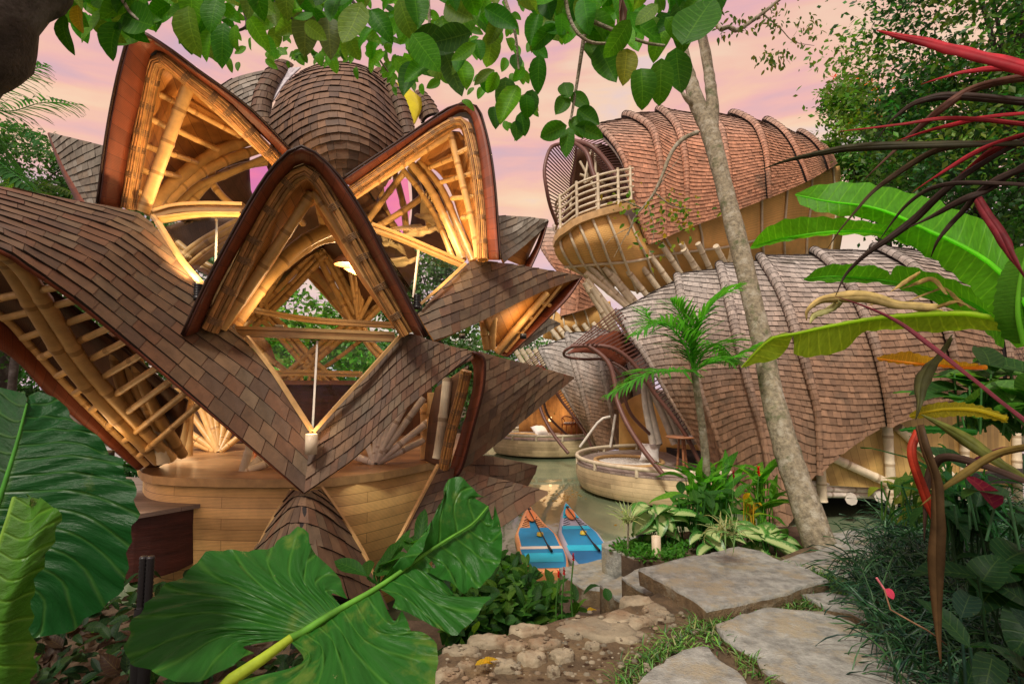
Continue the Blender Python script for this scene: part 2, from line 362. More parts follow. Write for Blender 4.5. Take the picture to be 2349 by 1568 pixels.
def roof_part(name, parent, surf, w=.13, e=.17, pal=BROWN, under=None, ut=.03, label=None, **k):
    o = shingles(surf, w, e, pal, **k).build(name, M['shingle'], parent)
    if label: o['label'] = label
    b = MB(); b.grid(surf.rows(24, 30, -.004)); u = b.build('roof_deck', under or M['underlay'], o, solid=ut, off=-1 if surf.flip > 0 else 1)
    return o
def net(*rows): return [PP(*r) for r in rows]
# ============================================================= PAVILION
pav = empty('bamboo_pavilion', 'flower-shaped bamboo pavilion with pointed shingled hoods, over the pond at left', 'pavilion')
def sheet(name, rows, m, parent, solid=.02, label=None, uv=None, off=0):
    b = MB(); b.grid(rows, uv=uv); o = b.build(name, m, parent, solid=solid, off=off)
    if label: o['label'] = label
    return o
def loft(*curves, n=30, m=6):
    """rows between arc-length-parametrised curves"""
    cs = [smooth(c, n) for c in curves]; out = []
    cols = [catmull([c[j] for c in cs], m) for j in range(n + 1)]
    return [[cols[j][i] for j in range(n + 1)] for i in range(m + 1)]
def reed_bundle(path, r, parent, n=22, bands=6, name='reed_bundle'):
    b = MB(); pt = smooth(path, 34); c = MB(); cs = []
    for k in range(n):
        a = 6.2832 * k / n + random.uniform(-.1, .1); rr = r * random.uniform(.92, 1.05); q = []
        for i, p in enumerate(pt):
            t = (pt[min(i+1, 34)] - pt[max(i-1, 0)]).normalized(); x = t.cross(V((.2, 1, .1))).normalized(); y = t.cross(x)
            wob = 1 + .025 * math.sin(i * .9 + k * 2.1)
            q.append(p + (x * math.cos(a) + y * math.sin(a)) * rr * wob)
        v = random.uniform(.55, 1.5); b.tube(q, r * 3.0 / n * random.uniform(.9, 1.4), 5, (v, v * random.uniform(.85, 1.0), v * .9))
    b.tube(pt, r * .88, 8, (.35, .28, .2))
    for k in range(bands):
        f = (k + .5) / bands; i = int(f * 34); p = pt[i]; t = (pt[min(i+1, 34)] - pt[max(i-1, 0)]).normalized(); x = t.cross(V((.2, 1, .1))).normalized(); y = t.cross(x)
        for d in (-.024, -.012, 0, .012, .024):
            ring = [p + t * (d + random.uniform(-.004, .004)) + (x * math.cos(a * .5236) + y * math.sin(a * .5236)) * r * 1.12 for a in range(13)]
            c = MB() if d == -.024 else c; c.tube(ring, r * .06 + .002, 5, caps=False)
        cs.append(c)
    o = b.build(name, M['reed'], parent)
    for c in cs: c.build('binding', M['cord'], o)
    return o
def poles(name, parent, lst, m, node=.33):
    for path, r in lst:
        b = MB(); b.bamboo(PP(*path), r, 10, node=node); b.build(name, m, parent)
def bundle(path, r, n, parent, name='pole_bundle', m=None, gap=1.9, ax=None):
    """n culms side by side, bound together"""
    b = MB(); pt = path
    for k in range(n):
        o = (k - (n - 1) / 2) * r * gap; q = []
        for i, p in enumerate(pt):
            t = (pt[min(i+1, len(pt)-1)] - pt[max(i-1, 0)]).normalized(); x = t.cross(V((0, 1, 0))).normalized()
            q.append(p + x * o + V((0, r * (.5 if k % 2 else -.3), 0)))
        b.bamboo(q, r, 8, (1,) * 3 if k % 2 else (.86, .84, .8))
    return b.build(name, m or M['bamboo'], parent)

# ---- shingled wings
S = Surf(net([(-260,385,3.6),(0,428,4.1),(187,463,4.6),(330,494,4.95),(400,590,4.95),(462,665,4.9),(545,765,4.8),(633,860,4.72),(715,990,4.6)],
             [(-260,470,2.9),(0,570,3.25),(67,612,3.4),(150,668,3.6),(233,733,3.8),(325,810,4.0),(436,905,4.18),(565,1016,4.32),(697,1131,4.42)]), 48, 20)
roof_part('shingled_wing', pav, S, .20, .135, under=M['redwood'], thick=.012)
S = Surf(net([(715,990,4.6),(780,925,4.7),(850,850,4.85),(925,768,5.05),(985,780,5.2),(1040,795,5.35),(1094,808,5.45)],
             [(706,1060,4.5),(770,1005,4.6),(840,935,4.75),(925,860,4.9),(980,840,5.05),(1040,825,5.25),(1090,812,5.4)],
             [(697,1131,4.42),(760,1088,4.5),(818,1045,4.6),(918,948,4.8),(978,898,4.95),(1032,854,5.15),(1082,816,5.35)]), 48, 20)
roof_part('shingled_wing', pav, S, .085, .115, under=M['brownply'], thick=.012)
S = Surf(net([(1100,806,5.75),(1150,820,5.95),(1200,832,6.15),(1260,848,6.4),(1317,864,6.6)],
             [(1085,940,5.7),(1135,925,5.85),(1190,900,6.05),(1255,880,6.35),(1317,865,6.6)],
             [(1055,1078,5.75),(1105,1045,5.85),(1152,1005,6.0),(1240,930,6.3),(1316,867,6.6)]), 40, 20)
roof_part('shingled_wing', pav, S, .14, .13, under=M['redwood'], thick=.010)
S = Surf(net([(998,1068,5.75),(1052,1075,5.85),(1102,1088,5.95),(1180,1106,6.05),(1257,1126,6.1)],
             [(945,1180,5.3),(1020,1165,5.5),(1090,1150,5.75),(1165,1140,5.95),(1256,1128,6.1)],
             [(885,1300,4.9),(985,1290,5.2),(1080,1250,5.5),(1180,1188,5.85),(1255,1132,6.1)]), 40, 20)
roof_part('shingled_fin', pav, S, .15, .14, under=M['brownply'], thick=.010)
S = Surf(net([(1060,1060,6.5),(1110,1044,6.6),(1170,1054,6.7),(1233,1067,6.8)],
             [(1060,1095,6.4),(1110,1090,6.5),(1170,1095,6.65),(1228,1085,6.78)],
             [(1050,1140,6.3),(1110,1140,6.4),(1160,1135,6.55),(1212,1112,6.75)]), 30, 14)
roof_part('shingled_fin', pav, S, .15, .13, under=M['brownply'], thick=.010)
S = Surf(net([(958,720,6.0),(1018,655,6.2),(1080,600,6.4),(1150,603,6.65),(1190,608,6.8),(1262,620,7.0),(1335,632,7.2)],
             [(975,750,5.9),(1030,705,6.05),(1095,665,6.3),(1150,652,6.5),(1200,645,6.7),(1262,638,6.95),(1333,634,7.2)],
             [(995,782,5.85),(1040,765,5.95),(1085,745,6.15),(1150,714,6.4),(1202,688,6.65),(1265,660,6.95),(1330,636,7.2)]), 44, 16)
roof_part('shingled_wing', pav, S, .14, .13, under=M['ply'], thick=.010)
S = Surf(net([(1125,494,8.0),(1190,496,8.1),(1258,503,8.3)], [(1130,545,7.9),(1180,540,8.0),(1250,512,8.3)], [(1155,603,7.85),(1206,561,8.08),(1252,518,8.33)]), 20, 10)
roof_part('shingled_wing', pav, S, .16, .13, GREY, under=M['ply'])
S = Surf(net([(1150,800,7.6),(1210,745,7.8),(1250,728,8.0),(1286,741,8.2)], [(1160,810,7.6),(1200,795,7.8),(1240,770,8.0),(1284,743,8.2)]), 20, 8)
roof_part('shingled_wing', pav, S, .14, .13, GREY)
S = Surf(net([(113,304,8.4),(165,316,8.0),(242,335,7.6)], [(150,385,8.2),(190,395,7.9),(250,405,7.6)], [(200,468,8.0),(225,468,7.8),(262,470,7.6)]), 20, 12)
roof_part('shingled_wing', pav, S, .17, .14, GREY, under=M['redwood'])
sheet('eave_board', loft(PP((113,304,8.4),(150,385,8.2),(200,468,8.0)), PP((110,306,8.5),(138,385,8.4),(178,468,8.2)), m=2), M['redwood'], pav)
# centre fin under the V and its bamboo trims
S = Surf(net([(668,1123,4.95),(700,1126,4.55),(737,1120,4.95)], [(622,1198,4.9),(698,1165,4.35),(785,1187,4.85)],
             [(570,1290,4.85),(698,1250,4.15),(842,1285,4.8)], [(530,1400,4.8),(700,1360,3.95),(890,1400,4.7)]), 24, 24)
roof_part('shingled_fin', pav, S, .13, .15, thick=.012)
# ---- dome
S = Surf(net([(700,158,7.6),(740,143,7.6),(780,140,7.6),(820,146,7.6),(860,160,7.6)],
             [(655,195,7.4),(710,172,7.1),(775,163,7.0),(840,172,7.1),(888,208,7.4)],
             [(622,265,7.2),(690,222,6.7),(765,206,6.55),(845,225,6.7),(915,285,7.2)],
             [(622,330,7.1),(690,285,6.5),(770,262,6.3),(855,290,6.5),(935,345,7.1)],
             [(660,400,7.0),(710,350,6.45),(780,325,6.3),(855,345,6.45),(900,400,6.9)],
             [(720,470,6.9),(750,425,6.6),(790,405,6.5),(830,420,6.6),(860,460,6.8)]), 36, 40)
roof_part('dome_roof', pav, S, .13, .155, pal=[(.13,.075,.040),(.16,.092,.050),(.10,.062,.038)], thick=.016, anchor='even')
S = Surf(net([(470,215,8.4),(540,178,8.4),(620,158,8.5)], [(500,270,8.1),(560,235,8.1),(610,215,8.2)], [(560,330,8.0),(590,300,8.0),(625,280,8.0)]), 24, 16)
roof_part('dome_roof', pav, S, .15, .13, GREY)
def roll(pts, r, name='ridge_roll'):
    pt = smooth(PP(*pts), 24); rows = []
    for i, p in enumerate(pt):
        t = (pt[min(i+1, 24)] - pt[max(i-1, 0)]).normalized(); x = t.cross(V((0, 1, 0))).normalized()
        rows.append([p + x * r * math.cos(a) + V((0, -1, 0)) * r * math.sin(a) for a in [math.pi * k / 8 for k in range(9)]])
    su = Surf.__new__(Surf); su.g = rows; su.N = 8; su.M = 24; su.flip = 1; su.off = None
    if su.nrm(.5, .5).y > 0: su.flip = -1
    return roof_part(name, pav, su, .09, .15, thick=.014, anchor='even')
roll([(655,148,8.0),(628,175,7.7),(608,215,7.5),(600,270,7.35),(612,310,7.2)], .14)
roll([(868,165,7.9),(905,215,7.6),(925,265,7.4),(940,330,7.2)], .11)
roll([(955,222,8.4),(975,245,8.2),(990,275,8.0)], .16)
sheet('skylight_panel', loft(PP((690,155,7.75),(655,190,7.6),(628,230,7.45)), PP((662,157,7.85),(640,180,7.8),(619,222,7.6)), m=3), M['whitefilm'], pav, label='white skylight strip on the dome')
sheet('skylight_panel', loft(PP((888,185,7.9),(915,235,7.7),(940,288,7.5)), PP((925,196,8.0),(948,235,7.8),(946,286,7.55)), PP((966,226,8.1),(966,250,7.9),(952,284,7.6)), m=4), M['yellowfilm'], pav, label='yellow skylight on the dome')

# ---- hoods: outer arch, inner arch of the red board strip, bundle path, soffit
def hood(outer, inner, bpath, br, back, soff, e=.3, topcol=GREY, n=40, bands=10):
    O, I = PP(*outer), PP(*inner)
    sheet('eave_board', loft(O, I, n=n, m=3), M['redwood'], pav, .025)
    # outside skin: from the outer arch back to the body
    B = PP(*back); s = Surf([smooth([p + V((0, -.0, .0)) for p in O], 12), smooth([(a + b) / 2 for a, b in zip(smooth(O, 12), smooth(B, 12))], 12), smooth(B, 12)], 36, 10)
    mid = s.raw(.5, .5); nrm = s.nrm(.25, .5); s.flip = 1 if s.nrm(.5, .4).z > 0 else -1
    shingles(s, .13, .11, topcol, thick=.012).build('hood_roof', M['shingle'], pav)
    b = MB(); b.grid(s.rows(8, 30, -.02)); b.build('hood_deck', M['brownply'], pav, solid=.02, off=0)
    reed_bundle(PP(*bpath), br, pav, bands=bands)
    if soff:
        sheet('hood_soffit', loft(*[PP(*c) for c in soff], n=24, m=8), M['ply'], pav, .02)
hood([(422,770,4.35),(470,665,4.3),(530,550,4.25),(600,428,4.2),(655,358,4.15),(690,340,4.12),(722,350,4.15),(765,395,4.2),(830,490,4.3),(900,625,4.45),(975,772,4.6)],
     [(452,760,4.5),(500,655,4.45),(560,545,4.4),(622,440,4.35),(668,385,4.3),(697,372,4.28),(725,384,4.3),(762,430,4.35),(820,520,4.45),(885,640,4.6),(952,765,4.75)],
     [(482,757,4.55),(540,640,4.5),(600,520,4.45),(655,430,4.4),(690,398,4.36),(712,395,4.36),(742,425,4.4),(800,525,4.5),(870,655,4.65),(935,765,4.8)], .062,
     [(480,740,5.6),(530,640,5.6),(590,520,5.6),(650,430,5.6),(690,400,5.6),(715,398,5.6),(745,430,5.6),(790,500,5.6),(860,620,5.7),(920,740,5.8)],
     [[(490,757,4.62),(600,560,4.52),(655,440,4.46),(705,403,4.42),(750,445,4.46),(830,600,4.62),(932,768,4.86)], [(528,750,4.95),(630,598,4.9),(688,500,4.85),(717,466,4.82),(748,512,4.85),(827,640,5.0),(917,765,5.2)]], bands=12)
hood([(227,470,5.1),(245,333,4.95),(262,233,4.85),(281,150,4.75),(302,82,4.7),(330,76,4.7),(360,95,4.75),(433,150,4.95),(500,197,5.15),(567,247,5.4),(617,295,5.6),(668,350,5.8)],
     [(275,478,5.3),(297,333,5.15),(320,233,5.05),(336,155,4.95),(347,118,4.9),(362,112,4.9),(385,124,4.95),(443,172,5.1),(505,225,5.3),(565,277,5.5),(610,318,5.7),(658,362,5.9)],
     [(292,478,5.35),(317,333,5.2),(340,215,5.1),(356,150,5.0),(372,138,5.0),(395,150,5.02),(445,192,5.12),(520,252,5.35),(580,312,5.6),(640,375,5.9)], .066,
     [(300,470,6.6),(320,350,6.8),(350,250,7),(390,200,7.2),(440,190,7.3),(500,210,7.3),(560,250,7.2),(610,290,7.0),(640,320,6.9),(665,352,6.8)],
     [[(310,480,5.5),(335,333,5.3),(360,200,5.1),(378,150,5.05),(440,195,5.2),(520,262,5.5),(600,345,5.8)], [(330,485,5.9),(350,400,6.0),(390,330,6.1),(430,280,6.1),(480,280,6.2),(540,300,6.3),(610,345,6.4)],
      [(348,487,6.3),(375,440,6.5),(420,400,6.6),(470,365,6.8),(520,345,6.8),(565,330,6.8),(600,340,6.7)]], bands=12)
hood([(783,415,5.9),(839,377,6.0),(923,322,6.15),(989,277,6.3),(1049,240,6.4),(1069,231,6.42),(1089,243,6.45),(1107,283,6.4),(1123,350,6.35),(1134,433,6.3),(1140,520,6.25),(1146,596,6.2)],
     [(800,425,6.0),(850,392,6.1),(925,343,6.25),(990,300,6.4),(1040,265,6.48),(1062,256,6.5),(1080,265,6.5),(1092,305,6.45),(1102,370,6.4),(1110,440,6.35),(1117,520,6.3),(1121,596,6.3)],
     [(805,441,6.05),(860,402,6.15),(956,335,6.3),(1020,293,6.42),(1050,280,6.46),(1068,288,6.48),(1080,325,6.46),(1092,385,6.42),(1099,440,6.4),(1106,523,6.35),(1108,596,6.3)], .066,
     [(800,410,7.2),(850,380,7.4),(930,330,7.6),(990,290,7.8),(1040,262,7.9),(1060,258,7.9),(1075,270,7.9),(1090,330,7.8),(1105,420,7.7),(1120,500,7.6),(1130,580,7.5)],
     [[(985,330,6.45),(1020,312,6.5),(1050,300,6.55),(1070,330,6.55),(1085,400,6.5),(1095,480,6.45),(1102,590,6.4)], [(960,370,7.0),(990,385,7.0),(1010,400,7.0),(1035,440,7.0),(1055,500,6.9),(1075,550,6.9),(1092,592,6.8)]], bands=12)
# right lower hood edge
sheet('eave_board', loft(PP((1085,806,5.35),(1110,820,5.4),(1112,860,5.45),(1106,905,5.5),(1085,985,5.6),(1062,1068,5.7),(1047,1092,5.7)), PP((1078,820,5.6),(1088,840,5.65),(1088,880,5.7),(1080,920,5.75),(1062,985,5.85),(1040,1055,5.95),(1030,1085,5.95)), m=3), M['redwood'], pav, .03)
reed_bundle(PP((1070,850,5.6),(1058,905,5.65),(1038,978,5.7),(1018,1074,5.8)), .055, pav, bands=6)
poles('rafter_pole', pav, [([(1026,865,6.0),(1018,940,6.0),(1003,1050,6.0)], .055)], M['palebamboo'])
sheet('hood_soffit', loft(PP((1075,838,5.75),(1050,960,5.85),(1022,1078,5.95)), PP((1000,890,6.5),(985,960,6.5),(975,1055,6.5)), m=5), M['brownply'], pav, .02)
# upper right wing soffit, fascia, rafters
sheet('eave_board', loft(PP((1336,634,7.2),(1302,685,7.12),(1235,752,7.05),(1166,818,6.95)), PP((1316,641,7.35),(1272,685,7.3),(1210,752,7.2),(1150,815,7.1)), m=2), M['redwood'], pav, .02)
sheet('hood_soffit', loft(PP((1328,634,7.22),(1268,652,6.97),(1200,680,6.68),(1105,728,6.25)), PP((1316,643,7.4),(1270,690,7.4),(1215,750,7.3),(1148,815,7.2)), m=5), M['ply'], pav, .02)
poles('rafter_pole', pav, [([(1255,672,6.95),(1200,735,6.9),(1138,808,6.85)], .045), ([(1108,735,6.5),(1112,770,6.6),(1118,800,6.7)], .05), ([(1132,722,6.5),(1130,760,6.6),(1128,800,6.7)], .05), ([(1290,650,7.1),(1230,725,7.1),(1160,808,7.05)], .022),
      ([(1170,705,6.9),(1225,733,7.15)], .028), ([(1130,745,6.9),(1195,765,7.15)], .028), ([(1210,685,6.9),(1262,700,7.2)], .028)], M['bamboo'])
sheet('hood_soffit', loft(PP((1254,513,8.33),(1205,552,8.1),(1152,592,7.9)), PP((1245,520,8.6),(1222,565,8.5),(1203,612,8.4)), m=3), M['ply'], pav, .02)
sheet('eave_board', loft(PP((1258,506,8.3),(1240,565,8.25),(1218,615,8.2)), PP((1247,519,8.5),(1226,570,8.45),(1200,612,8.4)), m=2), M['redwood'], pav, .02)
# poles of the hoods
poles('frame_pole', pav, [([(508,752,4.7),(612,600,4.66),(716,443,4.6)], .050), ([(722,440,4.6),(825,600,4.72),(930,768,4.9)], .046),
      ([(328,487,5.35),(378,345,5.3),(432,198,5.2)], .062), ([(440,200,5.2),(540,292,5.5),(636,380,5.9)], .034),
      ([(806,455,6.15),(915,383,6.3),(1028,311,6.5)], .045), ([(1033,306,6.5),(1056,400,6.5),(1086,523,6.45),(1096,592,6.4)], .045)], M['bamboo'])
poles('joist', pav, [([(350,208,5.15),(402,234,5.4)], .034), ([(338,268,5.2),(380,290,5.4)], .034), ([(325,330,5.25),(362,345,5.5)], .034), ([(315,385,5.3),(345,398,5.5)], .034), ([(305,437,5.35),(330,446,5.5)], .034),
      ([(425,245,5.5),(490,280,5.8),(552,313,6.1)], .034), ([(405,298,5.5),(450,320,5.8),(498,342,6.2)], .034), ([(385,350,5.6),(450,372,6.2)], .034), ([(372,395,5.6),(410,405,6.1)], .034),
      ([(985,385,6.8),(1040,363,6.55)], .032), ([(1050,352,6.5),(1075,340,6.45)], .032), ([(1012,418,6.8),(1085,398,6.5)], .032), ([(1036,455,6.8),(1096,450,6.5)], .032), ([(1060,500,6.8),(1104,495,6.5)], .03),
      ([(640,470,4.45),(668,448,4.7)], .028), ([(610,520,4.5),(640,505,4.7)], .028), ([(675,490,4.7),(695,512,5.0)], .034), ([(580,585,4.5),(600,570,4.7)], .028)], M['bamboo'])
# lower left hood: dark soffit, joists, great bundled rafters, bottom eave
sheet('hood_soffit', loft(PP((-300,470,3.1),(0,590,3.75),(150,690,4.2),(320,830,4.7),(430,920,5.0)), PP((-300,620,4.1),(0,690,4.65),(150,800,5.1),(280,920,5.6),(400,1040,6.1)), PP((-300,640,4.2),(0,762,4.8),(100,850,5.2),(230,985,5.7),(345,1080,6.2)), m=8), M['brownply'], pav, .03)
sheet('eave_board', loft(PP((-300,560,3.9),(0,722,4.55),(167,898,5.1),(337,1066,5.7)), PP((-300,700,3.9),(0,800,4.5),(117,911,4.95),(235,1010,5.3),(316,1078,5.6)), m=3), M['redwood'], pav, .03)
poles('eave_pole', pav, [([(-150,640,4.1),(0,722,4.45),(70,793,4.7),(167,898,5.0),(337,1066,5.6)], .03)], M['bamboo'])
bundle(smooth(PP((-200,480,3.0),(10,590,3.6),(83,691,4.0),(167,825,4.45),(260,935,4.9),(378,1055,5.5)), 14), .056, 2, pav, 'rafter_bundle')
bundle(smooth(PP((292,775,4.7),(298,850,4.9),(330,930,5.1),(400,1040,5.7)), 10), .055, 3, pav, 'rafter_bundle')
bundle(smooth(PP((340,880,5.4),(360,960,5.4),(378,1062,5.45)), 8), .06, 1, pav, 'rafter_bundle', M['palebamboo'])
jj = []
for i in range(10):
    f = i / 9.; a = smooth(PP((-60,680,4.1),(0,722,4.35),(167,898,4.9),(337,1062,5.45)), 20); b_ = smooth(PP((40,600,3.4),(233,745,3.95),(433,915,4.45)), 20)
    k = int(f * 18) + 1; k2 = max(0, k - 1); j = MB(); j.bamboo([a[k], b_[min(k2 + 2, 20)] + V((0, .25, 0))], .030, 8); j.build('joist', M['bamboo'], pav)
# ---- trims round the openings
def trim(pts, w=.035, h=.03, m='trim', name='opening_trim'):
    b = MB(); b.beam(smooth(PP(*pts), 20), None, w, h); return b.build(name, M[m], pav)
trim([(566,772,4.74),(600,815,4.7),(633,860,4.68),(675,925,4.6),(717,990,4.52)]); trim([(719,990,4.52),(780,922,4.62),(850,846,4.77),(918,770,4.95)])
trim([(362,510,5.1),(413,591,4.98),(470,660,4.86)], .06); trim([(350,495,5.25),(363,511,5.15)])
trim([(962,700,5.95),(1018,650,6.1),(1068,604,6.3)], .03)
trim([(668,1123,4.93),(620,1200,4.88),(585,1270,4.83),(560,1320,4.8)], .03); trim([(737,1118,4.93),(785,1187,4.83),(835,1270,4.78),(860,1330,4.76)], .03)
trim([(1005,1066,5.7),(950,1170,5.3),(888,1290,4.88)], .03)
# horizontal window beams (stacked split bamboo)
def hbeam(pts, h, n=3, w=.1, name='window_beam'):
    b = MB(); p = smooth(PP(*pts), 20)
    for k in range(n):
        v = (.8, 1.1, .7)[k % 3]; b.beam([q + V((0, .03 * (k % 2), (n / 2 - k - .5) * h / n)) for q in p], None, w, h / n * .93, (v, v, v))
    return b.build(name, M['bamboo'], pav)
hbeam([(545,760,4.95),(700,765,4.95),(905,773,5.1)], .10, 3); hbeam([(555,704,6.0),(640,722,6.0),(740,736,6.0),(908,746,6.0)], .07, 2)
hbeam([(352,494,5.35),(400,481,5.4),(470,476,5.4),(560,478,5.4)], .11, 3); hbeam([(350,505,5.3),(450,492,5.35),(555,492,5.35)], .03, 2)
hbeam([(852,520,6.0),(920,545,6.15),(990,575,6.3),(1062,606,6.5)], .09, 3)
hbeam([(600,856,8.4),(700,855,8.5),(830,858,8.5)], .10, 2)
# glass
def pane(pts, name='window_pane'):
    b = MB(); b.face([P(*p) for p in pts]); return b.build(name, M['glass'], pav, solid=.012, off=0)
pane([(366,508,5.4),(556,494,5.4),(540,560,5.4),(490,640,5.3),(472,658,5.2)]); pane([(856,535,6.2),(1052,607,6.5),(966,695,6.2),(930,660,6.1)])
pane([(568,780,4.9),(905,784,5.1),(850,850,5.0),(719,992,4.7),(640,870,4.8)])
for a, b_ in (((498,496,5.42),(494,610,5.38)), ((961,566,6.3),(948,682,6.15)), ((728,782,4.98),(717,985,4.72))):
    b = MB(); b.beam(P(*a), P(*b_), .018, .03); b.build('glass_mullion', M['greybamboo'], pav)
# ---- floor and skirt wall
FZ = .55
fo = [G(318,1074,FZ), G(326,1084,FZ), G(350,1091,FZ), G(400,1095,FZ), G(500,1098,FZ), G(620,1099,FZ), G(760,1097,FZ), G(880,1082,FZ), G(1005,1058,FZ), V((-.4, 9, FZ)), V((-1.0, 10.6, FZ)), V((-3, 11.4, FZ)), V((-5.6, 10.2, FZ)), V((-6.0, 8.2, FZ))]
b = MB(); b.face(fo, uv=[(p.x, p.y) for p in fo]); c = [p - V((0, 0, .085)) for p in fo]; b.face(c[::-1], uv=[(p.x, p.y) for p in c[::-1]]); b.build('floor', M['floor'], pav)
b = MB(); b.grid([[p + V((0, 0, .001)) for p in fo + fo[:1]], [p - V((0, 0, .084)) for p in fo + fo[:1]]], sm=False); b.build('floor_rim', M['trim'], pav)
def inset(p, k): c = V((-2.6, 8.2, 0)); return V((c.x + (p.x - c.x) * k, c.y + (p.y - c.y) * k, p.z))
wl = [smooth([inset(p, k) - V((0, 0, z)) for p in fo[:9]], 30) for k, z in ((.975, .085), (.972, .5), (.96, 1.0), (.94, 1.5))]
b = MB(); b.grid(wl); b.build('skirt_wall', M['plankwall'], pav, solid=.04, off=0)
b = MB(); b.box((-2.6, 8.2, -.6), 1.2, 1.2, 1.6); b.build('pier', M['darkwood'], pav)
# fans of pale struts at the feet
def fan(base, tips, r, m, name='fan_strut'):
    for t in tips:
        b = MB(); b.bamboo([P(*base).lerp(P(*t), .02), P(*t)], r, 8, taper=1.05); b.build(name, m, pav)
fan((862,1062,6.4), [(812,1046,6.5),(838,1010,6.5),(862,985,6.5),(885,955,6.5),(905,945,6.5),(930,925,6.5),(972,912,6.6),(985,965,6.7),(985,1003,6.8)], .042, M['greybamboo'])
fan((503,1038,7.6), [(425,930,7.8),(425,985,7.8),(430,1010,7.8),(447,906,7.8),(475,930,7.8),(493,950,7.8),(513,970,7.8),(530,985,7.8),(550,1000,7.8)], .045, M['bamboo'])
fan((556,1083,5.9), [(585,985,6.0),(612,1040,6.1),(640,1052,6.1)], .045, M['palebamboo'])
poles('post', pav, [([(422,890,6.6),(425,1045,6.7)], .05), ([(410,890,6.7),(405,980,6.7),(398,1045,6.7)], .05), ([(435,905,6.7),(432,1045,6.7)], .05),
      ([(995,900,6.6),(992,1060,6.6)], .08), ([(978,925,6.8),(978,1050,6.8)], .08)], M['bamboo'])
# ---- inside: curved ribs of the left and right bays
poles('rib', pav, [([(340,487,5.8),(400,417,6.1),(490,353,6.5),(580,318,6.8)], .075), ([(362,484,6.0),(440,410,6.3),(520,368,6.6),(600,340,6.9)], .065), ([(400,478,6.4),(450,430,6.6),(520,400,6.9),(610,362,7.2)], .05),
      ([(430,476,6.6),(480,420,6.8),(540,385,7.1),(612,372,7.3)], .05), ([(490,370,6.9),(486,415,6.9),(510,450,6.9),(545,480,6.9)], .05),
      ([(943,375,6.9),(985,430,6.9),(1025,510,6.8),(1062,596,6.6)], .055), ([(960,372,7.0),(1010,430,7.0),(1050,520,6.9),(1085,600,6.7)], .055), ([(925,390,7.1),(965,440,7.1),(1005,510,7.0),(1040,595,6.8)], .04),
      ([(840,510,7.0),(900,430,7.2),(930,392,7.2)], .045), ([(850,530,7.0),(930,480,7.2),(985,440,7.3)], .045), ([(870,400,7.6),(880,470,7.6),(910,530,7.6)], .05), ([(905,395,7.8),(925,470,7.8),(935,560,7.8)], .05),
      ([(940,385,7.8),(965,440,7.8),(985,520,7.8)], .05), ([(842,430,7.6),(845,480,7.6),(850,520,7.6)], .05),
      ([(725,432,4.7),(735,470,5.2),(745,520,5.6)], .055), ([(535,745,5.0),(620,630,5.2),(690,560,5.4),(765,520,5.6)], .075), ([(560,700,5.6),(640,620,5.8),(720,560,6.0),(765,545,6.1)], .05)], M['bamboo'])
# ---- far side of the hall: crossing bundles, soffits, rear hood
D = 9.2
for pts, r, n in [([(575,740,D),(640,680,D),(738,578,D)], .055, 3), ([(738,576,D),(780,655,D),(822,738,D)], .055, 3), ([(600,640,D),(598,705,D),(660,775,D),(705,828,D)], .05, 3),
                  ([(705,830,D),(770,775,D),(825,735,D),(880,680,D)], .05, 3), ([(822,738,D),(850,790,D),(890,830,D)], .045, 2), ([(705,830,D),(650,880,D),(610,920,D)], .05, 3), ([(705,830,D),(770,890,D),(800,930,D)], .05, 3),
                  ([(745,520,D),(738,576,D)], .07, 2), ([(738,576,D),(790,520,D),(830,500,D)], .05, 2), ([(598,705,D),(560,740,D),(540,770,D)], .05, 2)]:
    bundle(smooth(PP(*pts), 8), r, n, pav, 'lattice_bundle')
fan((822,736,D - .1), [(800,600,8.8),(815,585,8.8),(832,590,8.8),(848,610,8.8),(868,650,8.8)], .04, M['bamboo'], 'rib'); fan((598,705,D - .1), [(590,640,8.8),(612,640,8.9),(640,620,8.9),(660,600,8.9)], .04, M['bamboo'], 'rib')
fan((700,905,D), [(665,862,D),(690,862,D),(712,862,D),(740,862,D)], .035, M['bamboo'], 'rib')
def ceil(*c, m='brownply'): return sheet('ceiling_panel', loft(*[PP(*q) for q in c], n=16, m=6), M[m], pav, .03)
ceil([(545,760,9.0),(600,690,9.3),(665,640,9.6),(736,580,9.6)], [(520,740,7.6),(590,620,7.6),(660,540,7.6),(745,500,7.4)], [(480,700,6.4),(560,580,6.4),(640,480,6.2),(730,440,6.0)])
ceil([(738,580,9.6),(770,640,9.6),(800,690,9.5),(822,735,9.4),(880,690,9.3),(930,680,9.0)], [(745,500,7.6),(800,510,7.9),(840,520,7.9),(880,560,7.9),(930,580,7.8),(960,600,7.8)], [(735,440,6.2),(790,440,6.8),(840,440,7.2),(880,480,7.5),(905,515,7.6),(940,560,7.7)])
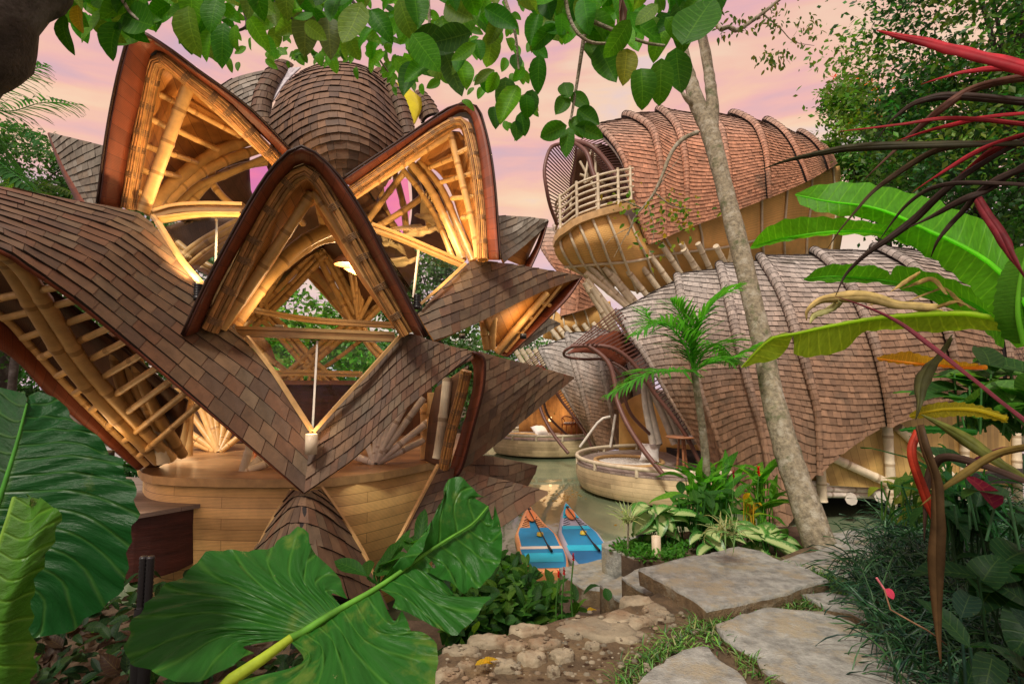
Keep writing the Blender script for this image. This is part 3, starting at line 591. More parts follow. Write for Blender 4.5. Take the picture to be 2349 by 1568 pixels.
# dark ceiling behind the left bay with pink skylight beside it, and behind the right bay
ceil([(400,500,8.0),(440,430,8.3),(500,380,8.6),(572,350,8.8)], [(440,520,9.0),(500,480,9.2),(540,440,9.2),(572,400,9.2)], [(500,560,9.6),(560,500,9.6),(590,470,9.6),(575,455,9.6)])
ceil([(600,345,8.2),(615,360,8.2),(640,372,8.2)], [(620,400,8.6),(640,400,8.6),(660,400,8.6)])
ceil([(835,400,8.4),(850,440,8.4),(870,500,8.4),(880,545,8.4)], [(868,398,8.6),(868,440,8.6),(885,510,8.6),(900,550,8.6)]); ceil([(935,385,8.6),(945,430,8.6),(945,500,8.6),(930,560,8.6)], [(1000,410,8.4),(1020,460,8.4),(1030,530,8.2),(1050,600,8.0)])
for pts in ([(572,390,9.3),(600,378,9.3),(632,375,9.3),(600,420,9.3),(578,445,9.3)], [(866,425,9.2),(900,412,9.2),(935,410,9.2),(942,480,9.2),(930,545,9.2),(905,552,9.2),(885,510,9.2)]):
    b = MB(); b.face(PP(*pts)); b.build('skylight_panel', M['pinkfilm'], pav, solid=.01)['label'] = 'pink skylight film seen from inside the hall'
ceil([(380,520,8.6),(450,500,8.6),(560,500,8.6)], [(410,590,8.8),(460,560,8.8),(560,570,8.8)])
for k, pts in enumerate(([(385,625,7.6),(460,560,7.6),(550,510,7.6)], [(395,650,7.8),(470,585,7.8),(550,535,7.8)], [(400,560,8.0),(450,600,8.0),(520,640,8.0)])): bundle(smooth(PP(*pts), 8), .05, 2, pav, 'lattice_bundle')
# rear hood soffit and its joists, golden under the lamp
sheet('hood_soffit', loft(PP((722,600,9.6),(760,650,9.6),(800,710,9.6),(820,740,9.6)), PP((701,632,10.6),(735,662,10.6),(765,700,10.6),(800,738,10.6)), m=3), M['ply'], pav, .02)
sheet('hood_soffit', loft(PP((710,610,9.7),(660,655,9.7),(610,700,9.7)), PP((702,632,10.6),(664,664,10.6),(618,700,10.6)), m=3), M['ply'], pav, .02)
poles('joist', pav, [([(760,630,9.6),(742,655,10.4)], .03), ([(780,665,9.6),(765,690,10.4)], .03), ([(800,695,9.6),(785,715,10.4)], .03), ([(708,632,10.5),(760,690,10.5),(802,738,10.5)], .05), ([(560,775,9.4),(610,815,9.6),(665,858,9.6)], .05), ([(725,855,9.6),(790,810,9.5),(840,770,9.5)], .04)], M['bamboo'])
sheet('hood_soffit', loft(PP((560,745,9.6),(590,760,9.6),(620,790,9.6)), PP((555,775,9.6),(590,800,9.6),(640,845,9.6)), m=3), M['ply'], pav, .02)
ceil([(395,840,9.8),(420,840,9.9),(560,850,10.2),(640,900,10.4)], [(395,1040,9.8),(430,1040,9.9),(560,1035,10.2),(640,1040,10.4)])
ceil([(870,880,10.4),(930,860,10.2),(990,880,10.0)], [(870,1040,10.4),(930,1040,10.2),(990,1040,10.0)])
# counter behind the glass
ct = empty('bar_counter', 'dark reddish wooden counter inside the hall behind the V-shaped window', 'counter')
b = MB(); b.box((-3.55, 8.9, FZ + 1.02), 2.6, .55, .07); b.build('counter_top', M['brownwood'], ct); b = MB(); b.box((-3.55, 8.95, FZ + .5), 2.4, .42, .96); b.build('counter_body', M['darkwood'], ct); seat(ct, (-3.55, 8.9, FZ))
# ============================================================= WATER, BED
M['water'] = mat('pond_water', (.17, .22, .13), .05, kind=None, var=.12, scale=.6, spec=.5)
_t = M['water'].node_tree; _b = [n for n in _t.nodes if n.type == 'BSDF_PRINCIPLED'][0]
_n = nd(_t, 'ShaderNodeTexNoise'); _n.inputs['Scale'].default_value = 2.2; _n.inputs['Detail'].default_value = 3; _bn = nd(_t, 'ShaderNodeBump'); _bn.inputs['Strength'].default_value = .06; _bn.inputs['Distance'].default_value = .05
_c = nd(_t, 'ShaderNodeTexCoord'); _t.links.new(_c.outputs['Object'], _n.inputs['Vector']); _t.links.new(_n.outputs['Fac'], _bn.inputs['Height']); _t.links.new(_bn.outputs[0], _b.inputs['Normal'])
WZ = -1.1
b = MB(); b.face([V((-60, -4, WZ)), V((60, -4, WZ)), V((60, 60, WZ)), V((-60, 60, WZ))]); tag(b.build('water', M['water']), kind='structure')
M['earth'] = mat('earth', (.09, .06, .035), .95, kind='blotch', var=.5, scale=7, bump=.6, sat=(.05, .035, .02))
b = MB(); b.face([V((-400, -200, -1.8)), V((400, -200, -1.8)), V((400, 600, -1.8)), V((-400, 600, -1.8))]); tag(b.build('ground', M['earth']), kind='structure')
def bank(name, pts, z0, z1, m):
    """raised bank of earth: jittered top sheet with sides"""
    b = MB(); c = sum(pts, V((0, 0, 0))) / len(pts); rings = []
    for k, z in ((0, z0), (.35, z1), (.7, z1), (1, z1)):
        pass
    for k, z in ((1.04, z0), (1.0, z1 - .05), (.95, z1), (.5, z1 + .02)):
        rings.append([V((c.x + (p.x - c.x) * k, c.y + (p.y - c.y) * k, z + random.uniform(-.03, .03))) for p in pts])
    b.grid(rings, closed=True); b.face(rings[-1]); return tag(b.build(name, m), kind='structure')
bank('far_bank', [V((-70, 16, 0)), V((-30, 15.5, 0)), V((-12, 15, 0)), V((-9, 11, 0)), V((-7.3, 7.5, 0)), V((-9, 3, 0)), V((-70, 0, 0)), V((-90, 60, 0))], -1.7, -.2, M['earth'])
bank('far_shore', [V((-40, 30, 0)), V((-10, 27, 0)), V((4, 32, 0)), V((14, 30, 0)), V((60, 20, 0)), V((80, 90, 0)), V((-60, 90, 0))], -1.7, -.4, M['earth'])

# ============================================================= SHELLS
class Band:
    """one stretch of a ribbed shell between two rib lines, standing proud at its leading edge"""
    def __init__(s, S, a0, a1, h): s.S = S; s.a0 = a0; s.a1 = a1; s.h = h; s.flip = S.flip
    def prof(s, a): return s.h * max(0, 1 - a) ** 1.5
    def raw(s, a, b): return s.S.raw(s.a0 + (s.a1 - s.a0) * a, b)
    def nrm(s, a, b): return s.S.nrm(s.a0 + (s.a1 - s.a0) * a, b)
    def at(s, a, b, h=0):
        h += s.prof(min(max(a, 0), 1)) ; return s.raw(a, b) + s.nrm(a, b) * h
    def rows(s, n, m, h=0): return [[s.at(j / m, i / n, h) for j in range(m + 1)] for i in range(n + 1)]
def shell(name_label, cols, w, e, h, palf, pal, parent=None, rr=.095, eq=None):
    """cols: list of rib curves (pixel+depth), all with the same number of points"""
    m = len(cols[0]); nt_ = [[P(*c[i]) for c in cols] for i in range(m)]
    s = Surf.__new__(Surf); nc = len(cols) - 1; N = nc * 14; Mn = 44
    cc = [catmull(r, N) for r in nt_]; s.g = [[None] * (N + 1) for _ in range(Mn + 1)]; s.N = N; s.M = Mn
    for j in range(N + 1):
        c = catmull([r[j] for r in cc], Mn)
        for i in range(Mn + 1): s.g[i][j] = c[i]
    s.flip = 1; s.off = None
    if s.nrm(.5, .5).dot(V((0, 0, CAMZ)) - s.raw(.5, .5)) < 0: s.flip = -1
    mb = MB(); dk = MB(); rls = []
    for k in range(nc):
        bd = Band(s, k / nc, (k + 1) / nc, h if k else h * .3)
        shingles(bd, w, e, pal, thick=.022, mb=mb, palf=lambda a, t, c, k=k: palf((k + a) / nc, t, c), anchor=('eq', (lambda x, k=k: eq[0] + (eq[1] - eq[0]) * ((k + x) / nc) ** eq[2])) if eq else 'top')
        dk.grid(bd.rows(36, 10, -.012)); lo0 = [bd.at(0, i / 36, -.012) for i in range(37)]; lo1 = [s.at(k / nc, i / 36, -.06) for i in range(37)]; dk.grid([lo0, lo1])
    dk.grid(s.rows(36, 40, -.05))
    for k in range(0 if rr < .05 else 0, nc):
        # rolled ridge along each rib
        g = []; pts = [s.raw(k / nc, i / 44) for i in range(45)]
        for i in range(45):
            t = (pts[min(i+1, 44)] - pts[max(i-1, 0)]).normalized(); n = s.nrm(min(max(k / nc, .02), .98), min(max(i / 44, .02), .98)); x = t.cross(n).normalized()
            if x.dot(s.raw(min(k / nc + .05, 1), i / 44) - pts[i]) < 0: x = -x
            r_ = rr * (1.0 if k else .7) * (1 - .55 * max(0, i / 44 - .35) / .65); c_ = pts[i] + x * r_ * .55 + n * ((h if k else h * .3) * .78)
            g.append([c_ - x * r_ * math.cos(q) + n * r_ * math.sin(q) for q in [math.pi * (j / 6 * 1.1 - .05) for j in range(7)]])
        R_ = Surf.__new__(Surf); R_.g = g; R_.N = 6; R_.M = 44; R_.flip = 1; R_.off = None
        if R_.nrm(.5, .5).dot(s.nrm(min(max(k / nc, .02), .98), .5)) < 0: R_.flip = -1
        rl = MB(); rls.append(rl); shingles(R_, .10, e * .9, pal, thick=.012, anchor='even', mb=rl, palf=lambda a, t, c, k=k: tuple(q * .96 for q in palf(k / nc, t * .8, c)))
    o = mb.build('shingle_shell', M['shingle'], parent); dk.build('roof_deck', M['underlay'], o, solid=.05, off=-1 if s.flip > 0 else 1); [r.build('ridge_roll', M['shingle'], o) for r in rls]
    return s, o
def weather_sky(s, t, c):  # weathered grey towards the top, lightened further to paint in the sky's reflection
    k = min(1, max(0, 1.25 - 1.9 * t + .25 * math.sin(s * 40) * .3)); g = (.37, .355, .325)
    r = (.235, .14, .082)
    j = random.uniform(.88, 1.1); return tuple((g[i] * k + r[i] * (1 - k)) * j * (1 + (c[i] - .15) * .6) for i in range(3))
def redw(s, t, c):
    k = min(1, max(0, 1.1 - 2.3 * t)); g = (.37, .30, .245); r = (.44, .21, .12); j = random.uniform(.88, 1.12)
    return tuple((g[i] * k + r[i] * (1 - k)) * j for i in range(3))
up = empty('upper_villa', 'upper bulbous villa with red shingled shell, woven mat hull and railed balcony', 'villa')
UC = [[(1366,305,15.2),(1364,289,13.6),(1400,322,13.1),(1428,368,12.8),(1448,440,12.7),(1468,511,12.7),(1488,560,12.8)],
      [(1436,292,16),(1434,271,14.2),(1485,298,13.3),(1503,345,12.9),(1512,411,12.7),(1517,470,12.7),(1520,549,12.8)],
      [(1510,280,16.5),(1508,258,14.6),(1544,292,13.5),(1561,345,12.9),(1568,405,12.7),(1569,465,12.7),(1567,527,12.8)],
      [(1593,282,16.5),(1591,260,14.8),(1640,292,13.6),(1655,345,13.0),(1664,395,12.8),(1668,440,12.8),(1670,489,12.9)],
      [(1676,288,17),(1674,266,15.0),(1720,288,14.0),(1741,328,13.4),(1750,370,13.1),(1753,410,13.0),(1756,456,13.1)],
      [(1753,300,17.5),(1751,281,15.6),(1785,302,14.8),(1810,335,14.2),(1826,370,13.9),(1836,392,13.8),(1845,419,13.8)],
      [(1830,325,18),(1828,308,16.4),(1850,320,15.8),(1868,338,15.4),(1882,358,15.2),(1888,372,15.1),(1894,391,15.1)],
      [(1893,345,18.4),(1891,331,17.4),(1898,337,17),(1905,346,16.8),(1911,357,16.7),(1915,366,16.6),(1919,376,16.6)]]
us, uo = shell('', UC, .125, .165, .13, redw, RED, up, eq=(6.6, 9.3, 3.0))
lo = empty('lower_villa', 'large lower villa with greying, sky-lightened ribbed shingle shell beside the tree trunk', 'villa')
LC = [[(1440,722,13.6),(1416,705,12.7),(1456,774,12.2),(1500,848,12.0),(1545,922,11.9),(1590,990,11.8),(1637,1080,11.8)],
      [(1560,650,13.8),(1553,628,12.6),(1565,700,11.7),(1585,790,11.2),(1612,890,11.0),(1650,990,10.9),(1690,1110,10.9)],
      [(1650,622,13.6),(1648,603,12.3),(1672,700,11.0),(1695,800,10.4),(1722,900,10.2),(1752,1010,10.1),(1790,1215,10.0)],
      [(1744,600,13.2),(1741,584,12.0),(1785,665,10.6),(1815,755,10.0),(1845,850,9.8),(1868,950,9.75),(1872,1086,9.8)],
      [(1868,588,13.0),(1864,569,11.8),(1925,630,10.5),(1965,710,9.9),(1998,800,9.6),(2018,890,9.6),(2030,976,9.7)],
      [(2010,580,12.8),(2002,560,11.7),(2080,610,10.4),(2130,685,9.8),(2160,770,9.6),(2180,860,9.7),(2190,934,9.9)],
      [(2150,590,13.0),(2141,570,12.0),(2215,620,10.8),(2268,700,10.2),(2292,780,10.0),(2298,850,10.0),(2290,908,10.2)],
      [(2250,660,13.6),(2245,640,13.0),(2310,690,12.2),(2350,750,11.8),(2370,810,11.6),(2375,850,11.6),(2370,900,11.8)]]
LC = [[(u, v + (16, 16, 8)[i] if i < 3 else v, d) for i, (u, v, d) in enumerate(r)] for r in LC]
ls, lo_ = shell('', LC, .12, .16, .13, weather_sky, [(.15,.15,.15),(.3,.3,.3),(.1,.1,.1)], lo, eq=(1.9, 2.3, .6))
mi = empty('middle_villa', 'smaller grey-brown ribbed villa half hidden behind the slatted visor', 'villa')
MC = [[(1250,805,19),(1238,803,18.4),(1262,848,18.0),(1290,892,17.9),(1320,942,17.8),(1347,983,17.8),(1374,1028,17.8)],
      [(1310,790,19),(1300,776,18.2),(1318,840,17.6),(1335,890,17.3),(1350,940,17.2),(1362,980,17.2),(1385,1034,17.2)],
      [(1370,780,19),(1360,763,18.2),(1376,840,17.2),(1388,890,17.0),(1398,940,17.0),(1404,985,17.0),(1410,1030,17.0)],
      [(1430,790,19),(1424,772,18.4),(1436,840,17.4),(1446,890,17.2),(1450,940,17.2),(1446,980,17.4),(1432,1024,17.6)],
      [(1500,830,19.4),(1495,815,19),(1500,860,18.6),(1502,900,18.4),(1500,930,18.4),(1490,960,18.5),(1475,995,18.7)]]
shell('', MC, .17, .17, .16, weather_sky, [(.2,.2,.2)], mi, eq=(1.6, 1.6, 1))
fa = empty('far_villa', 'distant villa shell seen low between the pavilion wing and middle villa', 'villa')
shell('', [[(1212,940,25),(1222,965,25),(1240,985,25),(1258,1000,25)], [(1235,918,25),(1248,945,24.5),(1258,970,24.5),(1275,990,24.5)], [(1262,915,25),(1275,940,25),(1285,965,25),(1290,985,25)]], .25, .25, .1, weather_sky, [(.2,.2,.2)], fa)
fu = empty('far_upper_villa', 'distant upper villa with woven hull on slanting poles behind the pavilion tip', 'villa')
shell('', [[(1236,522,21),(1238,560,20.6),(1262,600,20.4),(1290,640,20.3),(1286,726,20.2)], [(1268,522,21),(1285,560,20.3),(1305,610,20),(1322,665,20),(1320,716,20)], [(1300,530,21),(1330,580,20.6),(1350,630,20.5),(1372,670,20.5),(1376,697,20.5)]], .24, .24, .14, redw, RED, fu)
# woven hulls
def hull(rows_, parent, ribs, name='woven_hull'):
    s = Surf(net(*rows_), 40, 20); b = MB(); g = s.rows(20, 40); b.grid(g); b.build(name, M['weave'], parent, solid=.03, off=-1 if s.flip > 0 else 1)
    for k in ribs:
        c = MB(); c.tube([s.at(k, i / 16, .03) for i in range(17)], .035, 6); c.build('hull_rib', M['palebamboo'], parent)
    return s
hs = hull([[(1273,556,12.8),(1324,512,12.2),(1408,481,12.1),(1480,520,13.0),(1575,500,13.3),(1668,462,13.5),(1760,430,13.9),(1843,400,14.5),(1926,380,17)],
      [(1273,580,12.8),(1345,560,12.2),(1435,550,12.2),(1500,560,13.1),(1590,545,13.4),(1668,520,13.5),(1760,490,13.9),(1838,470,14.4),(1938,470,16.6)],
      [(1296,611,13.1),(1365,605,12.8),(1455,598,12.7),(1520,585,13.3),(1595,575,13.5),(1672,565,13.6),(1760,545,14),(1830,530,14.5),(1934,530,16.4)],
      [(1334,632,13.6),(1405,655,13.6),(1480,672,13.8),(1550,660,14.2),(1610,640,14.3),(1685,620,14.4),(1765,600,14.6),(1830,590,14.9),(1925,585,16.4)]],
      up, [.035, .085, .13, .175, .22, .30, .42, .53, .64, .73, .82, .9, .97])
b = MB(); b.tube([hs.at(i / 30, .66 + .0 * i, .03) for i in range(31)], .035, 6); b.build('hull_rib', M['palebamboo'], up)
h2 = hull([[(1262,700,20.4),(1290,722,20.3),(1330,712,20.3),(1375,696,20.6),(1400,690,20.8)], [(1250,745,20.4),(1295,748,20.2),(1340,742,20.3),(1385,730,20.6),(1405,722,20.8)], [(1245,775,20.6),(1300,785,20.8),(1350,785,20.8),(1390,780,20.9),(1410,770,21)]], fu, [.1,.25,.4,.55,.7,.85])
# leaning support poles
def stilts(parent, lst, r, m='palebamboo'):
    for a, b_ in lst:
        c = MB(); c.bamboo([P(*a), P(*b_)], r, 8, node=.5); c.build('support_pole', M[m], parent)
stilts(up, [((x0, y0, 12.9), (x1 + (x1 - x0) * .45, y1 + (y1 - y0) * .45, 13.35)) for x0, y0, x1, y1 in [(1341,600,1430,690),(1343,625,1425,692),(1378,596,1446,678),(1414,588,1472,662),(1440,567,1500,648),(1470,555,1528,636),(1516,558,1558,622),(1563,558,1590,608),(1601,558,1620,598),(1642,564,1656,590),
       (1345,640,1412,725),(1356,660,1402,735),(1341,648,1398,745),(1385,612,1440,682),(1568,572,1592,606),(1683,560,1678,585)]], .075)
stilts(fu, [((x, 752 - (x-1264)*.12, 20.2), (x + 38, 800 - (x-1264)*.1, 20)) for x in (1262,1280,1296,1316,1338,1360,1380)] + [((x, 800, 20.4), (x + 24, 838, 20.4)) for x in (1180,1195,1210,1226,1242)], .10)
# upper balcony: rim, rails, posts, arcs, slatted visor, inner wall
def rail(pts, r, parent, m='palebamboo', name='rail', n=20):
    b = MB(); b.tube(smooth(PP(*pts), n), r, 7); return b.build(name, M[m], parent)
rim = smooth(PP((1273,562,12.78),(1280,542,12.5),(1300,526,12.25),(1324,508,12.1),(1366,492,11.98),(1408,480,11.98),(1455,470,12.3)), 24)
b = MB(); b.beam(rim, None, .12, .17); b.build('balcony_rim', M['trim'], up)
for k in range(6):
    z = .12 + k * .155; b = MB(); b.tube([p + V((0, .05, .06 + z)) for p in rim[1:]], .030, 7); b.build('rail', M['palebamboo'], up)
for i in (4, 9, 14, 19, 23):
    b = MB(); b.bamboo([rim[i], rim[i] + V((0, .05, 1.02))], .038, 8); b.build('railing_post', M['palebamboo'], up)
rail([(1314,325,12.9),(1345,350,12.4),(1360,395,12.2),(1380,440,12.1),(1411,476,12.1)], .06, up, 'brownmetal', 'curved_strut'); rail([(1314,323,12.9),(1355,335,12.5),(1390,370,12.4),(1420,415,12.3),(1457,468,12.3)], .07, up, 'brownmetal', 'curved_strut')
def slats(parent, A, B, n, w, m, name='visor_slats'):
    """a slatted panel is one part: n laths laid side by side"""
    a, c = smooth(PP(*A), n), smooth(PP(*B), n); b = MB()
    for p, q in zip(a, c): b.beam(p, q, w, w * .7)
    return b.build(name, M[m], parent)
VA = [(1316,325,12.8),(1282,331,12.4),(1262,341,12.2),(1249,388,12.0),(1254,435,12.0),(1263,475,12.2),(1278,515,12.5)]
VB = [(1322,338,13.4),(1320,360,13.4),(1316,385,13.4),(1310,410,13.4),(1309,440,13.4),(1302,470,13.3),(1290,510,13.1)]
slats(up, VA, VB, 30, .028, 'brownmetal'); rail(VA, .045, up, 'brownmetal', 'visor_rim'); rail(VB, .035, up, 'brownmetal', 'visor_rim')
slats(up, [(1330,322,13.6),(1350,345,13.8),(1375,380,13.9),(1395,410,13.9)], [(1370,302,13.9),(1410,340,13.4),(1436,392,13.1),(1452,440,13.0)], 22, .03, 'brownmetal'); rail([(1366,300,13.7),(1404,335,13.2),(1432,378,12.9),(1450,440,12.78),(1470,511,12.78),(1488,556,12.85)], .06, up, 'greybamboo', 'opening_edge')
sheet('inner_wall', loft(PP((1318,345,15),(1360,330,15.4),(1420,345,15.4),(1470,400,15)), PP((1308,420,15),(1360,420,15.6),(1420,420,15.6),(1475,450,15)), PP((1290,530,14.6),(1350,530,15.4),(1420,530,15.4),(1480,530,15)), n=16, m=6), M['brownply'], up, .03)
for pts in ([(1322,340,14.0),(1311,400,13.9),(1309,480,13.9)], [(1340,420,14.4),(1355,350,14.4),(1380,330,14.4)], [(1340,420,14.4),(1380,400,14.4),(1430,395,14.4)], [(1330,370,14.6),(1375,450,14.6)], [(1365,340,14.6),(1370,500,14.6)], [(1330,400,14.6),(1430,440,14.6)]):
    rail(pts, .04, up, 'palebamboo', 'inner_rib', 10)
b = MB(); b.face([G(1273,558,P(1273,558,12.7).z)] if False else [rim[0], *rim[1:], P(1480,500,14.6), P(1420,510,15.4), P(1300,530,14.8)]); b.build('balcony_floor', M['floor'], up, solid=.04)
# lower villa: slatted visor over its terrace
def visor(parent, tr, m='brownmetal'):
    q = lambda L: [tr(*p) for p in L]
    A = q([(1310,795,0),(1350,760,.2),(1385,735,.2),(1414,707,.1)]); 
    slats(parent, q([(1308,795,0),(1330,790,-.1),(1360,790,-.2),(1395,800,-.2),(1430,825,-.2),(1462,850,-.2),(1490,890,-.1),(1530,945,-.1),(1565,990,-.1)]), q([(1414,707,.5),(1425,715,.4),(1435,730,.3),(1446,748,.25),(1458,770,.2),(1475,800,.15),(1500,845,.1),(1545,918,.08),(1582,975,.05)]), 34, .032, m)
    rail(q([(1310,794,0),(1350,792,-.1),(1400,796,-.2),(1440,820,-.2),(1472,858,-.2),(1500,900,-.1),(1540,950,-.1),(1575,1000,-.1),(1600,1050,-.1),(1612,1078,-.1)]), .05, parent, m, 'visor_rim', 30)
    rail(q([(1312,795,0),(1296,804,.1),(1294,815,.3),(1310,821,.6),(1345,824,.7),(1385,824,.7),(1420,838,.5),(1450,860,.3)]), .035, parent, m, 'visor_rim', 24)
    rail(q([(1350,793,-.1),(1378,812,-.2),(1398,835,-.3),(1410,875,-.4),(1415,915,-.5),(1437,969,-.8),(1475,1030,-1.1),(1520,1086,-1.4)]), .055, parent, m, 'curved_strut', 24)
    rail(q([(1396,831,.5),(1425,865,.6),(1432,910,.7),(1448,950,.9),(1480,985,1.2),(1516,1018,1.5)]), .045, parent, m, 'curved_strut', 24)
    sheet('visor_lining', loft(PP(*q([(1298,812,.2),(1330,808,.3),(1380,815,.5),(1430,840,.6)])), PP(*q([(1330,790,.5),(1380,770,.8),(1420,760,1.0),(1470,810,1.1)])), n=12, m=4), M['redwood'], parent, .02)
visor(lo, lambda u, v, d: (u, v, 12.1 + d))
visor(mi, lambda u, v, d: (1238 + (u - 1414) * .62, 803 + (v - 705) * .62, 18 + d))
# white trumpet columns and inner wall under the lower villa
for k, (x0, x1, r) in enumerate([(1478,1498,.11),(1482,1512,.11),(1488,1548,.12),(1494,1562,.12),(1500,1575,.10),(1508,1588,.09),(1520,1596,.08)]):
    b = MB(); b.tube(smooth(PP((x0, 880 + k * 4, 13.6), ((x0 + x1) / 2 - 6 + k, 935, 13.5), (x1, 1018, 13.4)), 14), r * .8, 12); b.build('column', M['greybamboo'], lo)
sheet('inner_wall', loft(PP((1420,930,16),(1480,900,16),(1540,930,15),(1620,980,14)), PP((1420,1040,16),(1480,1040,16),(1540,1040,15),(1660,1070,14)), n=12, m=4), M['weave'], lo, .03)
sheet('inner_wall', loft(PP((1190,900,22),(1240,860,22),(1300,880,21),(1350,940,20)), PP((1190,995,22),(1240,995,22),(1300,1000,21),(1380,1010,20)), n=12, m=4), M['ply'], mi, .03)
rail([(1330,1025,15),(1375,965,15),(1400,955,15)], .04, lo, 'greybamboo', 'brace', 6); rail([(1400,1025,15.4),(1412,950,15.4)], .04, lo, 'greybamboo', 'brace', 4)
# right side of the lower villa: plank wall, posts, beams
wallp = [(1795,1200,10.3),(1860,1080,10.2),(1900,1030,10.2),(1975,990,10.2),(2040,960,10.2),(2110,940,10.3),(2200,920,10.6),(2330,900,11.5)]
b = MB(); t_ = smooth(PP(*wallp), 24); bt = smooth(PP((1800,1206,10.3),(1863,1110,10.2),(1900,1112,10.2),(1975,1116,10.2),(2040,1118,10.2),(2110,1120,10.3),(2200,1122,10.6),(2330,1125,11.5)), 24)
b.grid([t_, bt], sm=False); b.build('side_wall', mat('golden_side_wall', (.60, .42, .15), .5, kind='boards', var=.2, scale=3), lo, solid=.04)
stilts(lo, [((1882,1066,10.05),(1887,1150,10.05)), ((2035,972,10.0),(2047,1168,10.0)), ((1906,1047,10.08),(2042,1109,10.05)), ((2060,980,10.1),(2190,1100,10.2)), ((2210,940,10.5),(2215,1160,10.5)), ((2330,930,11.3),(2335,1160,11.3))], .085)
stilts(lo, [((1860,1108,10.12),(2340,1122,11.4)), ((1862,1120,10.12),(2340,1134,11.4)), ((1866,1133,10.12),(2340,1146,11.4))], .055, 'greybamboo')
stilts(lo, [((1953,1146,9.95),(1945,1125,11.5)), ((2020,1140,9.95),(2000,1120,11.5))], .10, 'greybamboo')
b = MB(); b.box((9.0, 13.6, -.35), 9, 6, .2); b.build('underfloor', M['underlay'], lo)
for x in (7.0, 9.5, 12.0):
    b = MB(); b.bamboo([V((x, 12.5, -.4)), V((x, 12.5, -1.75))], .14, 8); b.build('pile', M['darkwood'], lo)
# ============================================================= TERRACES
DZ = -.40
def terrace(label, ctr, rx, ry, ang, hullz, m, railm, hole=None, rails=True, group=None):
    t = empty('terrace', label, 'terrace'); N = 56
    def ring(k, z, dx=0): return [V((ctr[0] + dx + math.cos(a) * rx * k * math.cos(ang) - math.sin(a) * ry * k * math.sin(ang), ctr[1] + math.cos(a) * rx * k * math.sin(ang) + math.sin(a) * ry * k * math.cos(ang), z)) for a in [6.2832 * i / N for i in range(N)]]
    b = MB(); b.grid([ring(1, DZ - .05), ring(1.0, DZ - .30), ring(.985, DZ - .48), ring(.955, DZ - .62)], closed=True); b.face(ring(.955, DZ - .62)[::-1]); b.build('hull', m, t)
    b = MB()
    if hole:
        hx, hy, hrx, hry = hole; H = [V((hx + hrx * math.cos(a), hy + hry * math.sin(a), DZ)) for a in [6.2832 * i / N for i in range(N)]]
        b.grid([ring(1, DZ - .045), ring(1, DZ), H, [p - V((0, 0, .12)) for p in H]], closed=True, uv=None, sm=False)
        for f, u in zip(b.f, b.u): u[:] = [(b.v[i].y, b.v[i].x) for i in f]
        b.build('deck', mat('grey_deck_board', (.33, .27, .24), .6, kind='planks', var=.25, scale=3), t)
        c = MB()
        for k in range(-14, 15):
            for s_ in (1, -1):
                pts = []
                for q in range(-30, 31):
                    x = q / 30.; y = s_ * x + k / 7.
                    if x * x + y * y <= 1.0: pts.append(V((hx + hrx * x, hy + hry * y, DZ - .05)))
                if len(pts) > 1: c.tube([pts[0], (pts[0] + pts[-1]) / 2 - V((0, 0, .05)), pts[-1]], .011, 4, caps=False)
        c.build('net', mat('white_net_rope', (.75, .73, .66), .7), t)
        b = MB(); b.tube(H + H[:1], .05, 6); b.build('net_rim', M['trim'], t)
    else:
        b.grid([ring(1, DZ - .045), ring(1, DZ)], closed=True); b.face(ring(1, DZ)); b.build('deck', mat('grey_deck_board', (.33, .27, .24), .6), t)
    r1 = ring(.99, DZ + .13); b = MB(); b.tube(r1 + r1[:1], .05, 8); b.build('rail', railm, t)
    b = MB(); r0 = ring(.992, DZ); 
    for i in range(0, N, 4): b.tube([r0[i] - V((0, 0, .05)), r0[i] + V((0, 0, .13))], .045, 7)
    b.build('rail_blocks', railm, t, )['kind'] = 'stuff'
    for dx, dy in ((-.5, -.6), (.6, -.4), (0, .9)):
        b = MB(); b.bamboo([V((ctr[0] + dx, ctr[1] + dy, DZ - .55)), V((ctr[0] + dx * .5, ctr[1] + dy * .5, -1.75))], .1, 8); b.build('pile', M['darkwood'], t)
    return t
terrace('pale bamboo-clad round terrace with a net hole, under the large slatted visor', (4.4, 13.3), 2.75, 2.6, 0, 0, M['paleplank'], M['palebamboo'], hole=(3.0, 13.4, .85, 1.0))
terrace('cream-hulled terrace in front of the middle villa with two chairs', (1.35, 20.6), 2.15, 2.0, 0, 0, M['paleplank'], M['palebamboo'], hole=(.35, 20.4, .6, .8))
terrace('farthest small terrace half hidden by the pavilion wing', (-.3, 27), 2.0, 2.0, 0, 0, M['paleplank'], M['palebamboo'])
